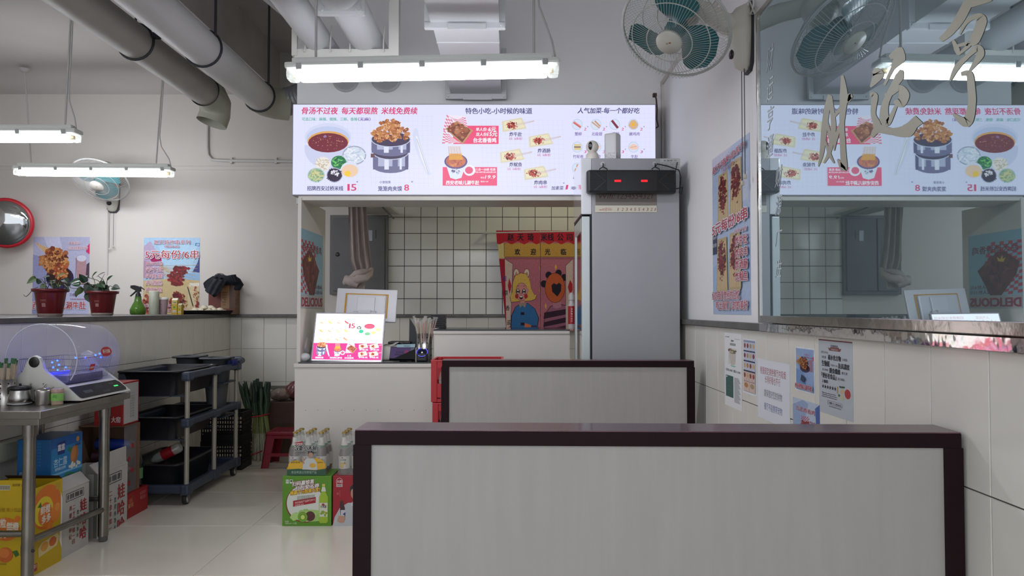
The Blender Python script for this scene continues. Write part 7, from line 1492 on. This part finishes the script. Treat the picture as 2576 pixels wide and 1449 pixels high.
# ================================================================ BEER BOXES AND BOTTLE PACKS
gx0, gx1, gy0, gy1, gz1 = P(709, 1319, 4.32).x, P(833, 1319, 4.32).x, 4.325, 4.53, P(770, 1198, 4.32).z
GRN = mat('green_printed_board', (84, 138, 24), .45)
gbx = thing('green_drink_box', 'green drink box with kiwi print on the floor before the counter', 'box', ((gx0+gx1)/2, 4.43, 0)); obj('box', B().box((gx0, gy0, 0), (gx1, gy1, gz1), .003), GRN, gbx)
p, h = front_print(gy0, gx0, gx1, 0, gz1)
p.ell2(46, 56, 39, 38, (120, 40, 30), 36, .35); p.ell2(47, 55, 38, 37, (206, 210, 200), 36, .35); p.ell2(60, 80, 30, 12, (160, 196, 110)); p.blobs(52, 78, 34, 8, [(170, 206, 120), (150, 190, 100)], 22, 6)
p.rect(7, 7, 13, 15, (200, 206, 196)); p.rect(15, 7, 21, 15, (200, 206, 196)); p.text('12', 8, 12, 12, 5, (60, 90, 40)); p.ell2(18, 10, 2, 2, (40, 60, 30))
for s_, x0, x1, y, z, c_ in (('扫码赢惊喜', 20, 64, 20, 10, (226, 226, 220)), ('红包奖不停', 26, 74, 29, 10, (226, 226, 220)), ('畅赢千元惊喜大奖!', 16, 76, 38, 9, (226, 190, 50))): p.text(s_, x0, x1, y, z, c_, .035, .12, halo=(110, 20, 30), hw=.07, rise=-.13)
for k in range(4): p.text('活动详情请参考瓶盖内说明', 30, 66, 43+k*2.6, 2.6, (90, 90, 80), 0, rise=-.1)
p.poly([(22, 50), (22, 62), (68, 54), (68, 42)], (160, 24, 36)); p.text('购买指定产品即可参与', 26, 66, 56, 4.5, (226, 206, 200), .01, rise=-.17); p.text('中奖率100%', 26, 44, 61, 4, (226, 206, 200), .01, rise=-.17)
p.ell2(57, 81, 10, 10, (80, 36, 36)); p.ell2(42, 83, 10, 10.5, (90, 60, 40)); p.ell2(42, 83, 9.3, 9.8, (116, 170, 40)); p.ell2(42, 83, 4, 4.4, (200, 214, 110))
for k in range(16): a_ = k*PI/8; p.ell2(42+5.6*math.cos(a_), 83+6*math.sin(a_), .7, .7, (40, 50, 20), 6)
p.poly([(81, 16), (81, 30), (75, 42), (75, 92), (78, 95), (90, 95), (93, 92), (93, 42), (87, 30), (87, 16)][::1], (150, 180, 40)); p.rect(81, 16, 87, 20, (200, 180, 90)); p.poly([(81, 22), (79, 31), (89, 31), (87, 22)], (206, 206, 196)); p.rect(76, 54, 92, 82, (206, 206, 192)); p.text('小木屋', 78, 90, 64, 7, (50, 50, 40), .03); p.blobs(84, 76, 7, 4, [(210, 180, 60), (120, 160, 50)], 14, 2.4); p.poly([(80, 56), (82, 60), (87, 59), (85, 55)], (160, 40, 40))
p.text('净含量:', 6, 14, 93, 4, (200, 210, 180)); p.text('485ml×12瓶', 6, 30, 97, 4.6, (200, 210, 180), .01); obj('print', p, INK, gbx)
rx0, rx1 = P(836, 1319, 4.32).x, P(836, 1319, 4.32).x+.29
rdx = thing('red_portrait_box', 'red drink box with a man in a white shirt, half behind the bench', 'box', ((rx0+rx1)/2, 4.43, 0)); obj('box', B().box((rx0, gy0, 0), (rx1, gy1, gz1), .003), mat('bright_red_board', (150, 18, 32), .45), rdx)
p, h = front_print(gy0, rx0, rx1, 0, gz1); WS = (176, 180, 182)
p.ell2(13, 11, 6.5, 7.5, (206, 190, 190)); p.ell2(13, 11, 5.8, 6.8, (150, 18, 32)); p.text('大窑', 8, 18, 13, 6, (220, 206, 206), .03); p.rect(7, 16, 19, 21, (206, 196, 196)); p.text('DAYAO', 8, 18, 20, 4.5, (40, 20, 26), .04); p.text('嘉宾', 8, 12, 36, 5, (190, 110, 110)); p.line(14, 28, 14, 40, .5, (200, 110, 110))
p.poly([(0, 100), (4, 80), (14, 62), (30, 52), (62, 52), (78, 62), (86, 84), (88, 100)], WS); p.poly([(40, 44), (38, 54), (46, 62), (54, 54), (52, 44)], (176, 130, 110)); p.ell2(46, 33, 10.5, 14.5, (186, 140, 118)); p.poly([(34, 34), (34, 22), (40, 15), (52, 15), (59, 22), (58, 34), (56, 26), (48, 23), (37, 26)][::-1], (26, 22, 24)); p.line(39, 31, 43, 30.5, 1, (30, 24, 24)); p.line(49, 30.5, 53, 31, 1, (30, 24, 24)); p.ell2(41, 33, 1.5, 1, (30, 24, 24)); p.ell2(51, 33, 1.5, 1, (30, 24, 24)); p.poly([(41, 39), (46, 42), (51, 39), (46, 40)], (220, 200, 196)); p.line(46, 33, 45, 37, .7, (150, 100, 84)); p.line(44, 56, 42, 100, .8, (130, 136, 140)); p.poly([(38, 50), (36, 56), (43, 62), (46, 57)], (196, 200, 202)); p.poly([(54, 50), (57, 56), (49, 62), (46, 57)], (196, 200, 202))
p.poly([(15, 48), (14, 56), (16, 84), (25, 84), (24, 62), (20, 48)], (60, 26, 24)); p.rect(16, 66, 25, 78, (190, 190, 196)); p.poly([(20, 74), (25, 70), (25, 78)], (40, 50, 110)); p.blob(17, 84, 8, 8, (180, 134, 112), 10, .15); 
for k in range(4): p.line(11, 78+k*3.4, 22, 79+k*3.4, 2.2, (190, 144, 122))
p.poly([(2, 100), (6, 92), (14, 92), (16, 100)], WS); obj('print', p, INK, rdx)
GLB = mat('clear_beer_glass', (150, 144, 128), .06, alpha=.28, spec=.7); LIQ = mat('amber_brown_drink', (64, 36, 20), .2); LBW = mat('white_bottle_label', (196, 194, 184), .5); CAPM = mat('gold_bottle_cap', (150, 126, 62), .35, .5)
q = Vector((gx0+.05, 4.36, gz1+.001)); pt_ = thing('drink_bottle', 'x', 'bottle', q)
BP = [(.026, 0), (.0315, .006), (.0315, .11), (.026, .145), (.0145, .175), (.012, .205), (.0135, .225), (.0135, .232)]
obj('glass', B().lathe(q, BP, 18), GLB, pt_); obj('drink', B().lathe(q+Vector((0, 0, .003)), [(.025, 0), (.0295, .006), (.0295, .11), (.024, .14)], 16), LIQ, pt_)
lb_ = obj('neck_label', B().lathe(q+Vector((0, 0, .165)), [(.0205, 0), (.0165, .01), (.0145, .045)], 16), LBW, pt_); obj('green_band', B().lathe(q+Vector((0, 0, .158)), [(.0225, 0), (.0205, .008)], 16), mat('green_ring', (40, 110, 60), .5), pt_)
obj('label', B().lathe(q+Vector((0, 0, .035)), [(.032, 0), (.032, .07)], 18), LBW, pt_)
lp = Print(q+Vector((-.018, -.0325, .105)), (.00036, 0, 0), (0, 0, -.00036), 4e-5); lp.rect(4, 96, 96, 176, (190, 150, 40)); lp.poly([(20, 12), (30, 30), (52, 26), (44, 10)], (150, 36, 40)); lp.text('小木屋', 6, 94, 66, 34, (40, 40, 36), .03); lp.blobs(34, 130, 26, 26, [(206, 166, 50), (190, 180, 60)], 20, 9); lp.ell2(74, 104, 10, 13, (160, 116, 96)); lp.poly([(54, 176), (60, 124), (88, 122), (94, 176)], (190, 190, 190)); lp.ell2(74, 96, 11, 8, (40, 32, 30)); obj('label_print', lp, INK, pt_)
obj('cap', B().lathe(q+Vector((0, 0, .232)), [(.0155, 0), (.015, .006), (.012, .009), (1e-4, .0095)], 16), CAPM, pt_)
first = True
rows_ = ['front', 'middle', 'back']; cols_ = ['left', 'middle', 'right']
for bx, grp, lbl in ((gx0+.058, 'bottles in the shrink wrapped pack on the green box', 'in the wrapped pack on the green box'), (rx0+.055, 'bottles in the pack on the red box', 'in the pack on the red box')):
    for r_ in range(3):
        for c_ in range(3):
            lab = 'capped drink bottle %s, %s row, %s one' % (lbl, rows_[r_], cols_[c_]); loc = Vector((bx+c_*.075, 4.372+r_*.067, gz1+.002))
            if first: pt_.location = loc; LOC[pt_.name] = loc; pt_['label'] = lab; pt_['group'] = grp; first = False
            else: dup(pt_, loc, 0, lab, grp)
def wrap_film(bx, m, name, label, prt):
    ax0, ax1, ay0, ay1 = bx-.037, bx+.187, 4.334, 4.545; z0 = gz1+.0015
    t = thing(name, label, 'wrap', ((ax0+ax1)/2, 4.44, z0)); sec = []
    def ringz(ins, z, sc_=0):
        pts = []; r_ = .035; xa, xb, ya, yb = ax0+ins, ax1-ins, ay0+ins, ay1-ins
        for cx_, cy_, a0 in ((xb-r_, yb-r_, 0), (xa+r_, yb-r_, PI/2), (xa+r_, ya+r_, PI), (xb-r_, ya+r_, 1.5*PI)):
            for k in range(5): a_ = a0+PI/2*k/4; pts.append(Vector((cx_+r_*math.cos(a_)+R.uniform(-1, 1)*.0015*sc_, cy_+r_*math.sin(a_)+R.uniform(-1, 1)*.0015*sc_, z)))
        return pts
    zs = [(0, 0), (.0, .05), (.0, .11), (.006, .15), (.016, .185), (.022, .21), (.03, .222)]
    rs_ = [ringz(i_, z0+z_, 1 if 0 < z_ else 0) for i_, z_ in zs]; m_ = len(rs_[0]); b = B(); b.add([p_ for r_ in rs_ for p_ in r_], [(i*m_+k, i*m_+(k+1) % m_, (i+1)*m_+(k+1) % m_, (i+1)*m_+k) for i in range(len(rs_)-1) for k in range(m_)], True)
    obj('film', b, m, t)
    if prt:
        s_ = (ax1-ax0)/100; p = Print((ax0, ay0-.0022, z0+.20), (s_, 0, 0), (0, 0, -s_), 5e-5); hb = .20/s_
        YG, GN = (196, 150, 14), (24, 74, 44)
        p.poly([(1, 70), (10, 56), (26, 50), (40, 56), (60, 50), (74, 44), (88, 52), (99, 60), (99, 76), (1, 76)], YG); p.ell2(22, 64, 18, 12, (206, 164, 24)); p.ell2(80, 62, 17, 15, (200, 156, 20)); p.poly([(1, 74), (1, hb), (99, hb), (99, 72), (70, 76), (30, 72)], GN)
        p.poly([(20, 6), (22, 14), (42, 10), (40, 2)], (150, 36, 40)); p.text('HANS', 22, 40, 11, 6, (220, 200, 196), .03); p.text('汉斯小木屋', 20, 76, 26, 16, (30, 32, 34), .04, halo=(190, 190, 186), hw=.06)
        p.poly([(40, 74), (42, 54), (52, 46), (68, 46), (76, 56), (78, 75)], (184, 186, 184)); p.ell2(61, 37, 5.5, 7.5, (172, 130, 108)); p.poly([(54, 36), (54, 29), (60, 25), (68, 28), (68, 36), (65, 32), (58, 31)][::-1], (26, 22, 24)); p.ell2(66, 64, 8, 6, (200, 160, 40)); p.line(44, 60, 40, 44, 4, (176, 136, 112)); p.text('菠萝果啤', 10, 34, 58, 5, (120, 90, 10)); p.text('菠萝味', 78, 92, 58, 4, (120, 90, 10)); p.text('青岛啤酒公司荣誉产品', 12, 76, 84, 7.5, (150, 176, 156), .01); obj('print', p, GLOSS, t)
    return t
wrap_film(gx0+.058, mat('bottle_shrink_film', (206, 208, 206), .12, alpha=.22, coat=1), 'shrink_wrap', 'printed clear shrink wrap with yellow fruit around the bottles on the green box', True)
wrap_film(rx0+.055, mat('bottle_shrink_film', (206, 208, 206), .12, alpha=.22, coat=1), 'shrink_wrap', 'plain clear shrink wrap around the bottles on the red box', False)

# white fitting low on the tiled wall behind the table
q = PX(22, 1128, XW+.002); wf = thing('wall_fitting', 'cream plastic pipe cover low on the tiled wall behind the steel table', 'fitting', (XW+.02, q.y, q.z-.055))
obj('cover', B().box((XW+.001, q.y-.2, q.z-.05), (XW+.045, q.y+.1, q.z+.05), .012), mat('cream_enamel', (186, 190, 172), .35), wf)
obj('plug', B().box((XW+.045, q.y+.02, q.z-.012), (XW+.075, q.y+.075, q.z+.018), .004), BK, wf)
